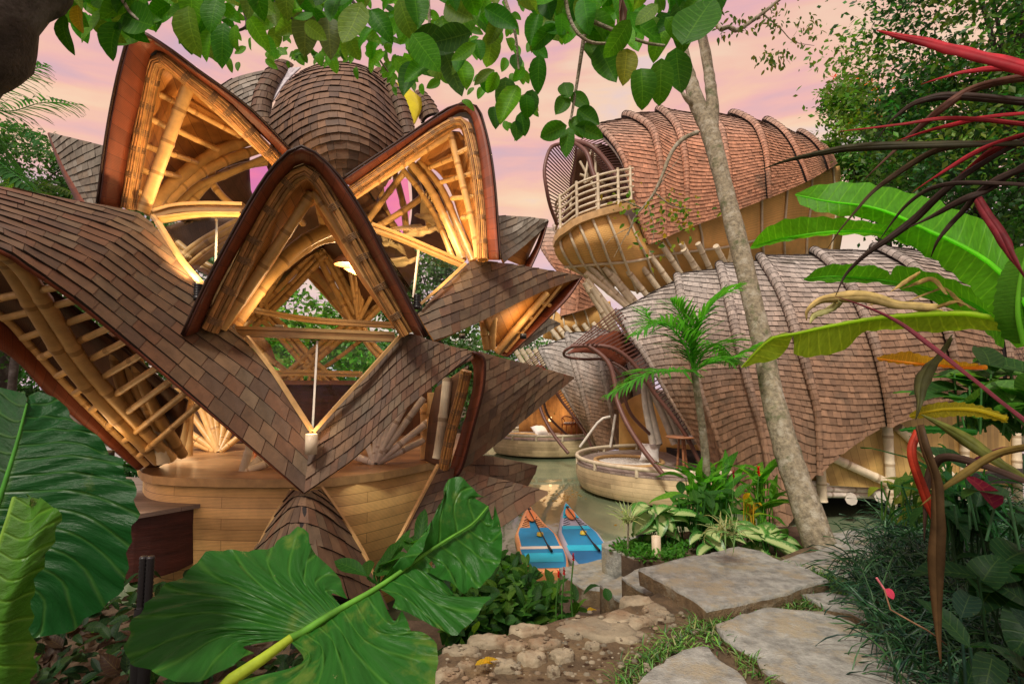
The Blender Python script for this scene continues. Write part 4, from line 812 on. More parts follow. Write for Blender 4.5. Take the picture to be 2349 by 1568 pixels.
# terrace furniture
def at_parts(root, loc): root.location = loc
t = empty('round_table', 'round wooden table standing on the near terrace', 'table')
b = MB(); b.lathe((0, 0, 0), [(0, .72), (.34, .72), (.36, .735), (.36, .75), (.34, .76), (0, .76)], 24); b.build('table_top', M['brownwood'], t)
for a in (.4, 2.5, 4.6):
    b = MB(); b.bamboo([V((math.cos(a) * .06, math.sin(a) * .06, .72)), V((math.cos(a) * .13, math.sin(a) * .13, 0))], .028, 8, node=9); b.build('leg', M['brownwood'], t)
t.location = G(1566, 1076, DZ)
def chair(label, loc, rz, z=0, seatm='cushion'):
    t = empty('chair', label, 'chair')
    b = MB(); b.box((0, 0, .43), .46, .44, .04); b.build('seat', M['orangewood'], t)
    b = MB(); b.lathe((0, 0, 0), [(0, .46), (.2, .46), (.215, .48), (.2, .51), (0, .515)], 16); b.build('cushion', mat('cushion_cloth', (.6, .58, .55), .8), t)
    for sx in (-1, 1):
        for sy in (-1, 1):
            b = MB(); b.tube([V((sx * .19, sy * .18, .43)), V((sx * .24, sy * .23, 0))], [.024, .016], 7); b.build('leg', M['orangewood'], t)
    b = MB(); b.tube(smooth([V((-.27, -.10, .64)), V((-.25, .12, .68)), V((0, .25, .76)), V((.25, .12, .68)), V((.27, -.10, .64))], 14), .024, 7); b.tube([V((-.22, .12, .43)), V((-.25, .12, .68))], .018, 6); b.tube([V((.22, .12, .43)), V((.25, .12, .68))], .018, 6); b.tube([V((-.2, -.14, .43)), V((-.26, -.08, .64))], .016, 6); b.tube([V((.2, -.14, .43)), V((.26, -.08, .64))], .016, 6)
    b.build('backrest', M['orangewood'], t); t.location = loc; t.rotation_euler = (0, 0, rz); return t
chair('wooden armchair with pale cushion, nearer the planter on the middle terrace', G(1305, 998, DZ), 2.6); chair('wooden armchair further right on the middle terrace by its villa', G(1328, 997, DZ), 3.6)
chair('orange wooden chair on the pavilion floor beside the pale struts', V((-3.35, 7.3, FZ)), .5)
def potplant(label, loc, h, r, potm, leafcol, n=26, L=.35):
    t = empty('potted_plant', label, 'plant'); b = MB(); b.lathe((0, 0, 0), [(0, 0), (r * .55, 0), (r * .9, h * .5), (r, h), (r * .9, h), (r * .85, h * .93), (0, h * .93)], 20); b.build('pot', potm, t)
    b = MB()
    for k in range(n):
        a = random.uniform(0, 6.28); e = random.uniform(.3, 1.3); p = V((0, 0, h * .93)); d = V((math.cos(a) * math.cos(e), math.sin(a) * math.cos(e), math.sin(e)))
        q = p + d * L * random.uniform(.5, 1.1); s_ = d.cross(V((0, 0, 1))).normalized() * L * .14; b.face([p, (p + q) / 2 + s_, q, (p + q) / 2 - s_], tuple(c * random.uniform(.6, 1.3) for c in leafcol))
    b.build('foliage', mat('plain_leaf', (1, 1, 1), .45, var=.2, trans=.25), t); t.location = loc; return t
M['whitepot'] = mat('white_ceramic', (.62, .56, .48), .5)
potplant('tall plant in a big cream pot on the middle terrace', G(1273, 990, DZ), .62, .33, M['whitepot'], (.06, .14, .05), 40, .6)
potplant('small bright green plant in a white pot on the middle terrace', G(1298, 985, DZ) + V((0, .6, .75)), .2, .13, M['whitepot'], (.12, .35, .04), 60, .22)
tb = empty('round_table', 'small wooden table between chairs on the middle terrace', 'table')
b = MB(); b.lathe((0, 0, 0), [(0, .71), (.38, .71), (.38, .74), (0, .74)], 20); b.build('table_top', M['orangewood'], tb); b = MB(); b.lathe((0, 0, 0), [(.16, 0), (.04, .05), (.04, .71)], 10); b.build('leg', M['orangewood'], tb); tb.location = G(1298, 985, DZ) + V((0, .6, 0))
def pillow(label, loc, rz, tilt, s=.5):
    N = 10; b = MB(); top = []; bot = []
    for i in range(N + 1):
        rt = []; rb = []
        for j in range(N + 1):
            x, y = i / N * 2 - 1, j / N * 2 - 1; k = ((1 - abs(x) ** 3) * (1 - abs(y) ** 3)) ** .5; pin = 1 - .12 * (1 - x * x if abs(y) > .9 else 0) - .12 * (1 - y * y if abs(x) > .9 else 0)
            z = k * s * .24 + .01 * math.sin(9 * x + 5 * y); rt.append(V((x * s / 2 * pin, y * s / 2 * pin, z))); rb.append(V((x * s / 2 * pin, y * s / 2 * pin, -z * .8)))
        top.append(rt); bot.append(rb)
    b.grid(top); b.grid([r[::-1] for r in bot]); o = b.build('pillow', mat('white_linen', (.72, .69, .64), .85, var=.1, scale=10)); o.location = loc; o.rotation_euler = (tilt, 0, rz); return tag(o, label, 'pillow')
pillow('white pillow propped beside the net hole on the near terrace', G(1490, 1056, DZ) + V((.05, .1, .20)), -.5, 1.0); pillow('white pillow lying on the middle terrace', G(1240, 998, DZ) + V((0, .4, .14)), .4, .5, .6)

# ============================================================= PADDLE BOARDS
def board(label, tip, tail, w, edge, decks, grp):
    tip = V(tip); tail = V(tail); L = (tip - tail).length; ax = (tip - tail).normalized(); sd = V((ax.y, -ax.x, 0)); t = empty('paddle_board', label, 'paddle board', grp)
    def hw(x): return w / 2 * (max(0, 1 - x) ** .5 if x > .55 else (.671 + .329 * math.sin((x + .15) / .7 * 1.5708) if x < .55 else 1)) * 1.0
    prof = lambda x: w / 2 * (min(1, ((1 - x) / .45)) ** .62 if x > .55 else 1 - .35 * max(0, (.3 - x) / .3) ** 2)
    Z = WZ + .10; n = 36; xs = [i / n for i in range(n + 1)]
    base = lambda x, y, z: tail + ax * (x * L) + sd * y + V((0, 0, z - tail.z + .16 * max(0, (x - .7) / .3) ** 2))
    rows = []
    for x in xs:
        h = prof(min(x, .9995)); rows.append([base(x, math.cos(a) * (h - .0), Z + math.sin(a) * .075) if False else base(x, (h - .07 if h > .07 else h * .5) * (1 if math.cos(a) > 0 else -1) * (1 if abs(math.cos(a)) > .01 else 0) + math.cos(a) * min(.07, h * .5), Z - .07 + math.sin(a) * .07) for a in [6.2832 * k / 16 + .01 for k in range(16)]])
    b = MB(); b.grid(rows, edge, closed=True); b.face(rows[0][::-1], edge); b.build('hull', mat('board_rail', (1, 1, 1), .35, var=.05), t)
    def patch(x0, x1, k0, k1, col, name, dz=.004, m=None):
        b = MB(); g = []
        for i in range(13):
            x = x0 + (x1 - x0) * i / 12; h = max(prof(min(x, .9995)) - .04, .005); g.append([base(x, h * (k0 + (k1 - k0) * j / 4), Z + dz) for j in range(5)])
        b.grid(g, col); b.build(name, m or mat('deck_pad_foam', (1, 1, 1), .7, var=.08), t)
    for a in decks: patch(*a)
    b = MB(); b.tube([base(.30, .10, Z + .05), base(.90, -.02, Z + .06)], .010, 8, (.02, .02, .02)); b.tube([base(.30, .10, Z + .05), base(.22, .12, Z + .05)], .02, 8, (.02,.02,.02)); b.build('paddle_shaft', M['black'], t)
    b = MB(); c0 = base(.80, 0, Z + .05); bl = [base(.74 + .16 * (.5 - .5 * math.cos(a)), .09 * math.sin(a), Z + .055) for a in [6.2832 * k / 16 for k in range(16)]]; b.face(bl, (.9, .28, .06)); b.build('paddle_blade', mat('board_rail', (1, 1, 1), .35), t, solid=.012)
    b = MB()
    for x in (.66, .70, .74, .78, .83):
        h = prof(x) - .09
        for s_ in (-1, 1): b.tube([base(x, s_ * h, Z + .012), base(x + .03, s_ * h * .35, Z + .02)], .006, 5, (.02, .02, .02))
    b.build('bungee_cords', M['black'], t); b = MB(); b.lathe(base(.93, 0, Z + .02), [(0, .02), (.03, .02), (.035, 0)], 12, (.02, .02, .02)); b.build('valve', M['black'], t)
    b = MB(); b.lathe(base(.5, .05, Z + .02), [(.0, .05), (.05, .045), (.06, 0)], 12, (.75, .55, .05)); b.build('hand_grip', mat('board_rail', (1, 1, 1), .35), t); seat(t, (tail.x, tail.y, WZ)); return t
BL = (.01, .26, .52); CY = (.02, .55, .80); NV = (.01, .16, .38); OR = (.92, .42, .16)
board('orange-edged blue paddle board, left of the two afloat', G(1212, 1186, WZ), G(1262, 1330, WZ), .74, OR, [(.05,.30,-1,1,BL,'deck_pad'),(.30,.34,-1,1,(.8,.72,.6),'stripe',.006),(.34,.66,-.92,.92,BL,'deck_pad'),(.66,.93,-.25,.25,BL,'stripe'),(.12,.24,-.9,.9,CY,'stripe',.008)], 'paddle boards floating by the steps')
board('grey-edged cyan paddle board, right of the two afloat', G(1298, 1181, WZ), G(1382, 1330, WZ), .72, (.42, .45, .56), [(.05,.26,-1,1,NV,'deck_pad'),(.26,.34,-1,1,CY,'stripe',.006),(.34,.66,-.92,.92,BL,'deck_pad'),(.66,.80,-.9,.9,(.45,.48,.6),'deck_pad'),(.80,.985,-.9,.9,CY,'stripe'),(.60,.66,-.85,.85,CY,'stripe',.007)], 'paddle boards floating by the steps')
# ============================================================= GROUND: stone path, soil, steps, low wall
M['stone'] = mat('slate_slab', (.26, .275, .245), .85, kind='blotch', var=.5, scale=11, bump=1.0, sat=(.30, .275, .19))
M['soil'] = mat('sandy_soil', (.10, .070, .036), .95, kind='blotch', var=.5, scale=9, bump=.9, sat=(.17, .12, .06))
M['rubble'] = mat('rubble_stone', (.27, .24, .165), .85, kind='blotch', var=.35, scale=7, bump=.7, sat=(.22, .155, .09))
edge = [(985,1600),(1000,1492),(1080,1475),(1180,1448),(1290,1420),(1385,1402),(1455,1382),(1545,1345),(1600,1340),(1640,1300),(1700,1250),(1790,1270),(1960,1215),(2100,1190),(2200,1165),(2340,1150)]
top = [G(u, v, -.02) for u, v in edge]; top = [top[0] + V((.1, -2.2, 0))] + top + [V((9, 7.2, -.02)), V((9, -1.5, -.02))]
b = MB(); n = 46
# soil as a subdivided sheet inside the outline: fan of rings
cen = V((1.6, 3.2, -.02)); full = []
for a, c in zip(top, top[1:] + top[:1]):
    for k in range(4): full.append(a.lerp(c, k / 4))
rings = []
for k in [1, .97, .93] + [.93 * (1 - i / 22) for i in range(1, 22)]:
    rings.append([cen + (p - cen) * k + V((0, 0, .035 * (noise.noise(((p - cen) * k + cen) * 2.2)) + .012 * noise.noise(((p - cen) * k + cen) * 9) + (-.04 if k == 1 else 0))) for p in full])
rings = [[V((p.x, p.y, -1.7)) for p in full], [p - V((0, 0, .25)) + (p - cen) * .01 for p in rings[0]]] + rings
b.grid(rings, closed=True); b.face(rings[-1]); tag(b.build('soil_ground', M['soil']), kind='structure')
def inside(p, poly):
    r = False
    for a, c in zip(poly, poly[1:] + poly[:1]):
        if (a[1] > p[1]) != (c[1] > p[1]) and p[0] < (c[0] - a[0]) * (p[1] - a[1]) / (c[1] - a[1]) + a[0]: r = not r
    return r
def slab(pts, z, h, label, name='stone_slab', grp='stone slabs of the path', m='stone', rough=.025, struct=False):
    q = [G(u, v, z) for u, v in pts]; out = []
    for a, c in zip(q, q[1:] + q[:1]):
        L = (c - a).length; k = max(2, int(L / .05)); nn = V((c.y - a.y, a.x - c.x, 0)).normalized()
        for i in range(k):
            p = a.lerp(c, i / k); out.append(p + nn * rough * (noise.noise(p * 5) + .5 * noise.noise(p * 17)))
    c = sum(out, V((0, 0, 0))) / len(out); sc = lambda k, dz: [V((c.x + (p.x - c.x) * k, c.y + (p.y - c.y) * k, z + dz)) for p in out]
    ring = [sc(.985, -h), sc(.995, -h * .5), sc(1.0, -.022), sc(.992, -.006)]
    K = 14
    for i in range(K): 
        k = .98 * (1 - i / K); r_ = []
        for p in sc(k, 0): r_.append(p + V((0, 0, .010 * noise.noise(V((p.x * 2, p.y * 2, 3))) + .007 * noise.noise(V((p.x * 8, p.y * 5, 1))))))
        ring.append(r_)
    b = MB(); b.grid(ring[:3], (.62, .42, .24), closed=True); b.grid([[p.copy() for p in r_] for r_ in ring[2:]], closed=True); b.face(ring[-1], sm=True); o = b.build(name, M[m]); 
    SLABS.append([(p.x, p.y) for p in out]); return tag(o, label, 'stone slab', grp)
SLABS = []
slab([(1461,1301),(1570,1278),(1693,1252),(1740,1262),(1781,1280),(1850,1300),(1900,1327),(1850,1340),(1799,1359),(1710,1378),(1621,1396),(1583,1368),(1542,1343),(1500,1322)], .10, .13, 'largest raised stone slab at the head of the steps', grp='stone slabs of the path')
slab([(1640,1431),(1700,1408),(1762,1390),(1820,1396),(1887,1399),(1950,1421),(2010,1460),(2120,1500),(2200,1560),(2200,1650),(1900,1640),(1821,1568),(1762,1540),(1734,1503),(1668,1468)], .04, .08, 'big flat slab at bottom right beside the long grass')
slab([(1605,1478),(1570,1490),(1533,1509),(1490,1540),(1440,1580),(1410,1640),(1760,1640),(1715,1568),(1690,1535),(1652,1509),(1625,1480)], .04, .08, 'triangular slab cut by the bottom edge of the photo')
slab([(1837,1362),(1903,1356),(1959,1368),(1990,1385),(1990,1420),(1953,1400),(1900,1392),(1866,1376)], .04, .07, 'small half-covered slab between the grass strip and the long grass')
slab([(1784,1285),(1871,1261),(1934,1240),(2028,1218),(2120,1215),(2160,1260),(2120,1320),(1997,1337),(1903,1310),(1824,1295)], .03, .07, 'grey slab leading back past the tree trunk')
slab([(1840,1232),(1960,1214),(2080,1200),(2200,1190),(2240,1212),(2100,1218),(1960,1236),(1880,1255)], -.01, .1, 'farthest slab by the dark opening under the villa')
# steps going down to the water at the left of the big slab
slab([(1283,1301),(1370,1283),(1464,1266),(1508,1283),(1530,1300),(1470,1330),(1400,1352),(1342,1347),(1299,1320)], -.45, .8, 'lower landing slab of the steps beside the cyan board', grp='stone steps to the water')
slab([(1425,1322),(1465,1303),(1500,1300),(1545,1330),(1500,1365),(1462,1350)], -.10, .5, 'upper narrow step under the big slab', grp='stone steps to the water')
slab([(1378,1340),(1425,1320),(1465,1335),(1500,1368),(1440,1385),(1412,1370)], -.27, .7, 'middle narrow step above the landing', grp='stone steps to the water')
# pebbles & embedded stones of the low wall
wallst = [(1215,1440,46,16),(1120,1465,50,16),(1060,1487,40,14),(1290,1495,26,15),(1380,1441,90,30),(1430,1420,60,22),(1500,1395,30,13),(1150,1520,34,13),(1220,1500,30,16),(1030,1540,34,16),(1330,1425,30,10),(1250,1470,36,11),(1460,1375,42,12),(1100,1560,26,12),(1440,1455,40,16),(1180,1475,28,9),(1515,1410,36,14),(1070,1520,20,8),(1360,1475,18,8),(1270,1530,15,6),(1590,1376,24,9),(1320,1455,20,8)]
ZN = lambda u: 'far left end' if u < 1100 else 'left part' if u < 1200 else 'middle' if u < 1300 else 'right part' if u < 1420 else 'right end'
for k, (u, v, a, c_) in enumerate(wallst):
    rk = sorted(w[1] for w in wallst if ZN(w[0]) == ZN(u)).index(v); lab = 'tan bedded stone at the ' + ZN(u) + ' of the low wall, ' + ('nearest the leafy bed', 'second from the bed', 'third from the bed', 'fourth from the bed', 'fifth from the bed', 'sixth from the bed')[rk]
    p = G(u, v, 0); rx = (G(u + a, v, 0) - p).length * 1.0; ry = max(rx * .5, abs((G(u, v - c_, 0) - p).length) * .75); h = rx * random.uniform(.03, .06); b = MB(); rows = []
    for q, z in ((1.05, -.06), (1, -.01), (.93, .75), (.7, 1.0), (.35, 1.0)):
        rows.append([p + V((math.cos(x) * rx * q * (1 + .45 * noise.noise(V((math.cos(x) * 1.9, math.sin(x) * 1.9, k * 3.1)))), math.sin(x) * ry * q * (1 + .45 * noise.noise(V((math.cos(x) * 2.1, math.sin(x) * 2.1, k * 5.1)))), (z * h if z > 0 else z) + .014 * noise.noise(V((x * 2, q * 5, k))))) for x in [6.2832 * i / 20 for i in range(20)]])
    v_ = random.uniform(.8, 1.2); b.grid(rows, (v_, v_ * .98, v_ * .95), closed=True); b.face(rows[-1], (v_,) * 3, sm=True); o = b.build('rubble_stone', M['rubble']); 
    tag(o, lab, 'stone', 'stones bedded along the low wall')
b = MB()
for k in range(420):
    u, v = random.uniform(1010, 1640), random.uniform(1400, 1600); 
    if v < 1490 - (u - 1000) * .26: continue
    p = G(u, v, .01); 
    if any(inside((p.x, p.y), s_) for s_ in SLABS): continue
    r = random.choice([.005, .008, .012, .02]); v_ = random.uniform(.4, 1.1)
    b.lathe(p, [(r * .2, r * .7), (r * .8, r * .45), (r, 0)], 6, (v_, v_, v_), 1, .7)
tag(b.build('gravel', M['rubble']), 'scattered small gravel on the bare soil', 'gravel', kind='stuff')
# stepping plinth beside the pavilion
pz = P(317, 1178, 4.9).z
b = MB(); A = [G(283,1150,.28), G(317,1179,.28), G(513,1146,.28), G(520,1130,.28), G(283,1086,.28)]
bb = [V((p.x, p.y, .28)) for p in A]; 
st = empty('entrance_step', 'dark red timber landing step beside the bamboo skirt wall', 'step')
pl = [G(150, 1190, .28), G(317, 1179, .28), G(514, 1146, .28), G(500, 1105, .28), G(150, 1085, .28)]
b = MB(); b.face(pl, uv=[(p.x, p.y) for p in pl]); b.face([p - V((0, 0, .04)) for p in pl][::-1]); b.grid([pl + pl[:1], [p - V((0, 0, .04)) for p in pl + pl[:1]]], sm=False); b.build('tread', mat('grey_deck_board', (.33, .27, .24), .6), st)
q0 = smooth([G(150, 1190, .24), G(317, 1180, .24), G(512, 1148, .24)], 12); q1 = [p - V((0, 0, .62 - .25 * max(0, (i - 7) / 5) ** 2)) + V((.0, .02, 0)) for i, p in enumerate(q0)]
b = MB(); b.grid([q0, q1], sm=False); b.build('fascia', M['darkwood'], st, solid=.08); seat(st, (pl[2].x, pl[2].y, -.4))
# planter kerb
pk = empty('planter', 'grey stone planter kerb at the landing, holding the leafy bed', 'planter')
k0 = [G(1386,1255,-.16), G(1420,1238,-.16), G(1470,1232,-.16), G(1700,1235,-.16)]
b = MB(); b.beam([p - V((0, 0, .24)) for p in smooth([G(1462,1280,-.2), G(1390,1254,-.2), G(1418,1241,-.2), G(1470,1234,-.2)], 12)], None, .10, .5); b.build('kerb', M['stone'], pk)
pts = [G(1455,1285,-.2), G(1390,1258,-.2), G(1420,1238,-.2), G(1600,1215,-.2), G(1860,1205,-.2), G(1880,1262,-.2), G(1780,1285,-.2), G(1600,1290,-.2)]
b = MB(); b.face(pts); b.grid([pts + pts[:1], [p - V((0, 0, 1.4)) for p in pts + pts[:1]]], sm=False); b.build('planting_soil', M['earth'], pk); seat(pk, (pts[0].x, pts[0].y, -1.1))
# lamps: wall uplight cylinder, two black spots, basket pendant
lamp = empty('wall_lamp', 'cream cylinder uplight glowing at the foot of the V-shaped window', 'lamp'); p = P(714, 1018, 4.42); r = .050
b = MB(); b.lathe(p, [(0, -.085), (r, -.085), (r, .085), (r * .85, .085), (r * .8, .05), (0, .05)], 24); b.build('lamp_body', M['cream'], lamp)
b = MB(); b.lathe(p, [(0, .06), (r * .78, .06)], 24); b.build('bulb', M['glow'], lamp)
def light(name, loc, e, parent=None, col=(1, .62, .29), r=.05, kind='POINT', rot=None, ang=None):
    l = bpy.data.lights.new(name, kind); l.energy = e; l.color = col; l.shadow_soft_size = r
    o = bpy.data.objects.new(name, l); COL.objects.link(o); o.location = loc
    if rot: o.rotation_euler = rot
    if ang: l.spot_size = ang; l.spot_blend = .8
    if parent: o.parent = parent
    return o
light('lamp_light', p + V((0, 0, .12)), 1.6, lamp); seat(lamp, p - V((0, 0, .085)))
def spot(label, u, v, d, rotx, rz=0, e=40, tgt=None):
    t = empty('spotlight', label, 'spotlight', 'black uplights fixed on the roof'); p = P(u, v, d)
    b = MB()
    for k in range(7): b.lathe(p, [(.026, -.01 + k * .016), (.038, -.006 + k * .016), (.038, .004 + k * .016), (.026, .006 + k * .016)], 14)
    b.lathe(p, [(0, -.05), (.036, -.05), (.036, -.01), (0, -.01)], 14); b.build('housing', M['black'], t)
    b = MB(); b.tube([p + V((-.04, 0, 0)), p + V((-.06, 0, -.06)), p + V((0, 0, -.09)), p + V((.05, 0, -.06)), p + V((.04, 0, 0))], .007, 6); b.build('bracket', M['black'], t)
    if tgt:
        d_ = (P(*tgt) - p); q = d_.to_track_quat('-Z', 'Y').to_euler(); light('spot_beam', p + V((0, 0, .13)), e, t, rot=q, kind='SPOT', ang=R(95), r=.03)
    seat(t, p - V((0, 0, .05)))
spot('black ribbed uplight left of the central hood', 454, 676, 4.75, 0, tgt=(430, 300, 6.0), e=170); spot('black ribbed uplight right of the central hood', 957, 698, 5.3, 0, tgt=(1040, 400, 6.9), e=200)
pe = empty('pendant_lamp', 'woven basket ceiling lamp hanging inside under the ribs', 'lamp'); p = P(798, 600, 7.4)
b = MB(); b.lathe(p, [(.02, .10), (.12, .08), (.20, 0), (.20, -.05), (.18, -.05), (.18, 0), (.10, .06)], 20); b.build('shade', M['brownwood'], pe)
b = MB(); b.lathe(p, [(0, -.03), (.05, -.02), (.05, .03)], 12); b.build('bulb', M['glow'], pe); b = MB(); b.tube([p + V((0, 0, .1)), p + V((0, 0, .8))], .006, 5); b.build('cable', M['black'], pe); light('lamp_light', p + V((0, 0, -.12)), 45, pe, r=.15); seat(pe, p - V((0, 0, .05)))
# floor uplights in the hall (their glow is what lights the ribs and hood linings)
for lb, u, v, d, e in (('small floor uplight glowing in the left bay', 398, 1035, 7.2, 30), ('small floor uplight behind the counter', 640, 905, 10.6, 170), ('small floor uplight in the right bay', 1060, 770, 7.6, 60), ('small uplight on the left window beam', 455, 476, 5.5, 80), ('small uplight on the right window beam', 1020, 585, 6.6, 95), ('small uplight on the front window beam', 640, 752, 5.1, 62), ('small uplight under the right wing', 1200, 770, 6.75, 45), ('added uplight brightening the rafters of the great left hood', 250, 1040, 5.0, 35)):  # the great left hood's uplight is added just to brighten its rafters
    t = empty('floor_uplight', lb, 'uplight'); p = P(u, v, d); b = MB(); b.lathe(p, [(0, -.04), (.045, -.04), (.045, .03), (.036, .03), (.036, .015), (0, .015)], 16); b.build('housing', M['black'], t); b = MB(); b.lathe(p, [(0, .02), (.035, .02)], 12); b.build('bulb', M['glow'], t); light('lamp_light', p + V((0, 0, .2)), e * .22, t, r=.3); seat(t, p - V((0, 0, .04)))
# orange light on far terrace villas' rooms
for lb, u, v, d, e in (('small lantern glowing in the middle villa room', 1262, 960, 21.0, 60),):
    t = empty('lantern', lb, 'lantern'); p = P(u, v, d); b = MB(); b.lathe(p, [(0, -.1), (.06, -.1), (.06, .07), (.0, .07)], 12); b.build('shade', M['softglow'], t); light('lamp_light', p + V((0, -.3, .3)), e*.25, t, r=.5); seat(t, p - V((0, 0, .15)))
# carved birds hanging in the right bay
def bird(label, u, v, d, s, rz, bank_):
    b = MB(); body = [V((-.5, 0, 0)), V((-.25, 0, .02)), V((.05, 0, .04)), V((.3, 0, .06)), V((.42, 0, .12)), V((.56, 0, .1))]; rr = [.03, .10, .13, .08, .07, .012]
    b.tube(smooth(body, 10), [rr[min(int(i / 2), 5)] for i in range(11)], 8)
    for sg in (-1, 1):
        for k in range(9):
            x0 = .18 - k * .045; L = .95 - abs(k - 2) * .09; p0 = V((x0, sg * .08, .06)); p1 = V((x0 - .12 - k * .03, sg * L * .6, .22)); p2 = V((x0 - .3 - k * .05, sg * L, .16)); w = V((.045, 0, .0)); b.face([p0 + w, p1 + w, p2, p1 - w, p0 - w], (1, 1, 1))
    for k in range(5): b.face([V((-.4, -.03, 0)), V((-.4, .03, 0)), V((-.85, (k - 2) * .11 + .03, .02)), V((-.9, (k - 2) * .11, .02)), V((-.85, (k - 2) * .11 - .03, .02))])
    o = b.build('carved_bird', mat('carved_pale_wood', (.55, .42, .22), .6, var=.25), solid=.015, off=0); o.scale = (s, s, s); o.rotation_euler = (bank_, R(-10), rz); o.location = P(u, v, d); return tag(o, label, 'bird sculpture', 'carved wooden birds hanging in the hall')
bird('carved wooden bird with raised wings, highest of the flock by the pink panes', 975, 498, 7.3, .42, 2.6, .7); bird('carved wooden bird with long spread wings just under the highest one', 965, 535, 7.1, .5, .3, .35); bird('carved wooden bird seen through the right window pane', 925, 605, 7.0, .42, .2, .25); bird('carved wooden bird beside the basket lamp', 815, 625, 7.6, .36, 3.0, .2); bird('carved wooden bird at left edge of the right window', 885, 560, 7.2, .34, 2.2, .6)
# ============================================================= PLANTS
M['leaf'] = mat('glossy_leaf', (1, 1, 1), .45, kind='leaf', var=.25, scale=3, trans=.55, bump=.15, spec=.2)
M['bigleaf'] = mat('giant_leaf', (1, 1, 1), .34, kind='leaf', var=.22, scale=2.2, trans=.18, bump=.35, spec=.15)
M['smallleaf'] = mat('small_leaf', (1, 1, 1), .5, var=.3, scale=1.5, trans=.35)
M['strap'] = mat('strap_leaf', (1, 1, 1), .6, var=.45, scale=14, trans=.15, spec=.2, stretch=(1, 1, 1))
M['blade'] = mat('grass_blade', (1, 1, 1), .45, var=.2, scale=4, trans=.15)
M['bark'] = mat('mottled_bark', (.25, .22, .145), .85, kind='blotch', var=.55, scale=22, bump=1.0, sat=(.40, .38, .29))
M['darkbark'] = mat('dark_bark', (.05, .04, .033), .9, kind='blotch', var=.5, scale=10, bump=.9, sat=(.11, .10, .09))
rnd = random.uniform
def jit(c, k=.25, hue=.12): v = rnd(1 - k, 1 + k); return (c[0] * v * rnd(1 - hue, 1 + hue), c[1] * v, c[2] * v * rnd(1 - hue, 1 + hue))
PROF = {'ovate': lambda s: max(.0, math.sin(math.pi * s ** .8)) ** .75, 'obovate': lambda s: max(0, math.sin(math.pi * s ** 1.25)) ** .8, 'lance': lambda s: max(0, math.sin(math.pi * s ** .7)) ** .9,
        'blade': lambda s: (1 - s) ** .6 * min(1, s * 12 + .5)}
def leaf(mb, base, d, n, L, Wd, bend=.6, fold=.2, col=(.05, .15, .02), prof='ovate', seg=6, veins=9, cup=0, stalk=0):
    d = V(d).normalized(); n = V(n); n = (n - d * n.dot(d)); n = n.normalized() if n.length > 1e-4 else d.orthogonal().normalized(); s_ = d.cross(n)
    p = V(base); pf = PROF[prof]; rows = []
    if stalk: mb.tube([p, p + d * stalk], .004, 4, tuple(c * .8 for c in col)); p = p + d * stalk
    for i in range(seg + 1):
        t = i / seg; a = -bend * t; dd = d * math.cos(a) + n * math.sin(a); nn = n * math.cos(a) - d * math.sin(a)
        w = Wd / 2 * pf(t) + .0005; e = nn * (w * fold * 1.4) + nn * (.02 * L * math.sin(t * 9 + base[0] * 50))
        rows.append([p - s_ * w + e, p - s_ * w * .5 + e * .35, p.copy(), p + s_ * w * .5 + e * .35, p + s_ * w + e]); p = p + dd * (L / seg)
    mb.grid(rows, col, uv=lambda i, j: ((j - 2) / 2, i / seg * veins))
def rdir(el0=-1.2, el1=1.2, az=None):
    a = rnd(0, 6.2832) if az is None else az; e = rnd(el0, el1); return V((math.cos(a) * math.cos(e), math.sin(a) * math.cos(e), math.sin(e)))
def blemish(m, sc, lo_, hi, colr):
    t = m.node_tree; b = [n for n in t.nodes if n.type == 'BSDF_PRINCIPLED'][0]; src = b.inputs['Base Color'].links[0].from_socket; co = nd(t, 'ShaderNodeTexCoord')
    n = nd(t, 'ShaderNodeTexNoise'); n.inputs['Scale'].default_value = sc; n.inputs['Detail'].default_value = 8; n.inputs['Roughness'].default_value = .65; t.links.new(co.outputs['Object'], n.inputs['Vector'])
    r = nd(t, 'ShaderNodeMapRange'); r.inputs[1].default_value = lo_; r.inputs[2].default_value = hi; t.links.new(n.outputs['Fac'], r.inputs[0])
    x = nd(t, 'ShaderNodeMix', data_type='RGBA'); x.inputs['B'].default_value = (*colr, 1); t.links.new(r.outputs[0], x.inputs['Factor']); t.links.new(src, x.inputs['A']); t.links.new(x.outputs['Result'], b.inputs['Base Color'])
blemish(M['bigleaf'], 5, .60, .74, (.13, .20, .03)); blemish(M['bigleaf'], 26, .70, .74, (.34, .30, .14)); blemish(M['leaf'], 9, .68, .76, (.16, .17, .03)); blemish(M['bark'], 5, .55, .66, (.10, .12, .05)); blemish(M['shingle'], 1.1, .56, .80, (.085, .08, .055))
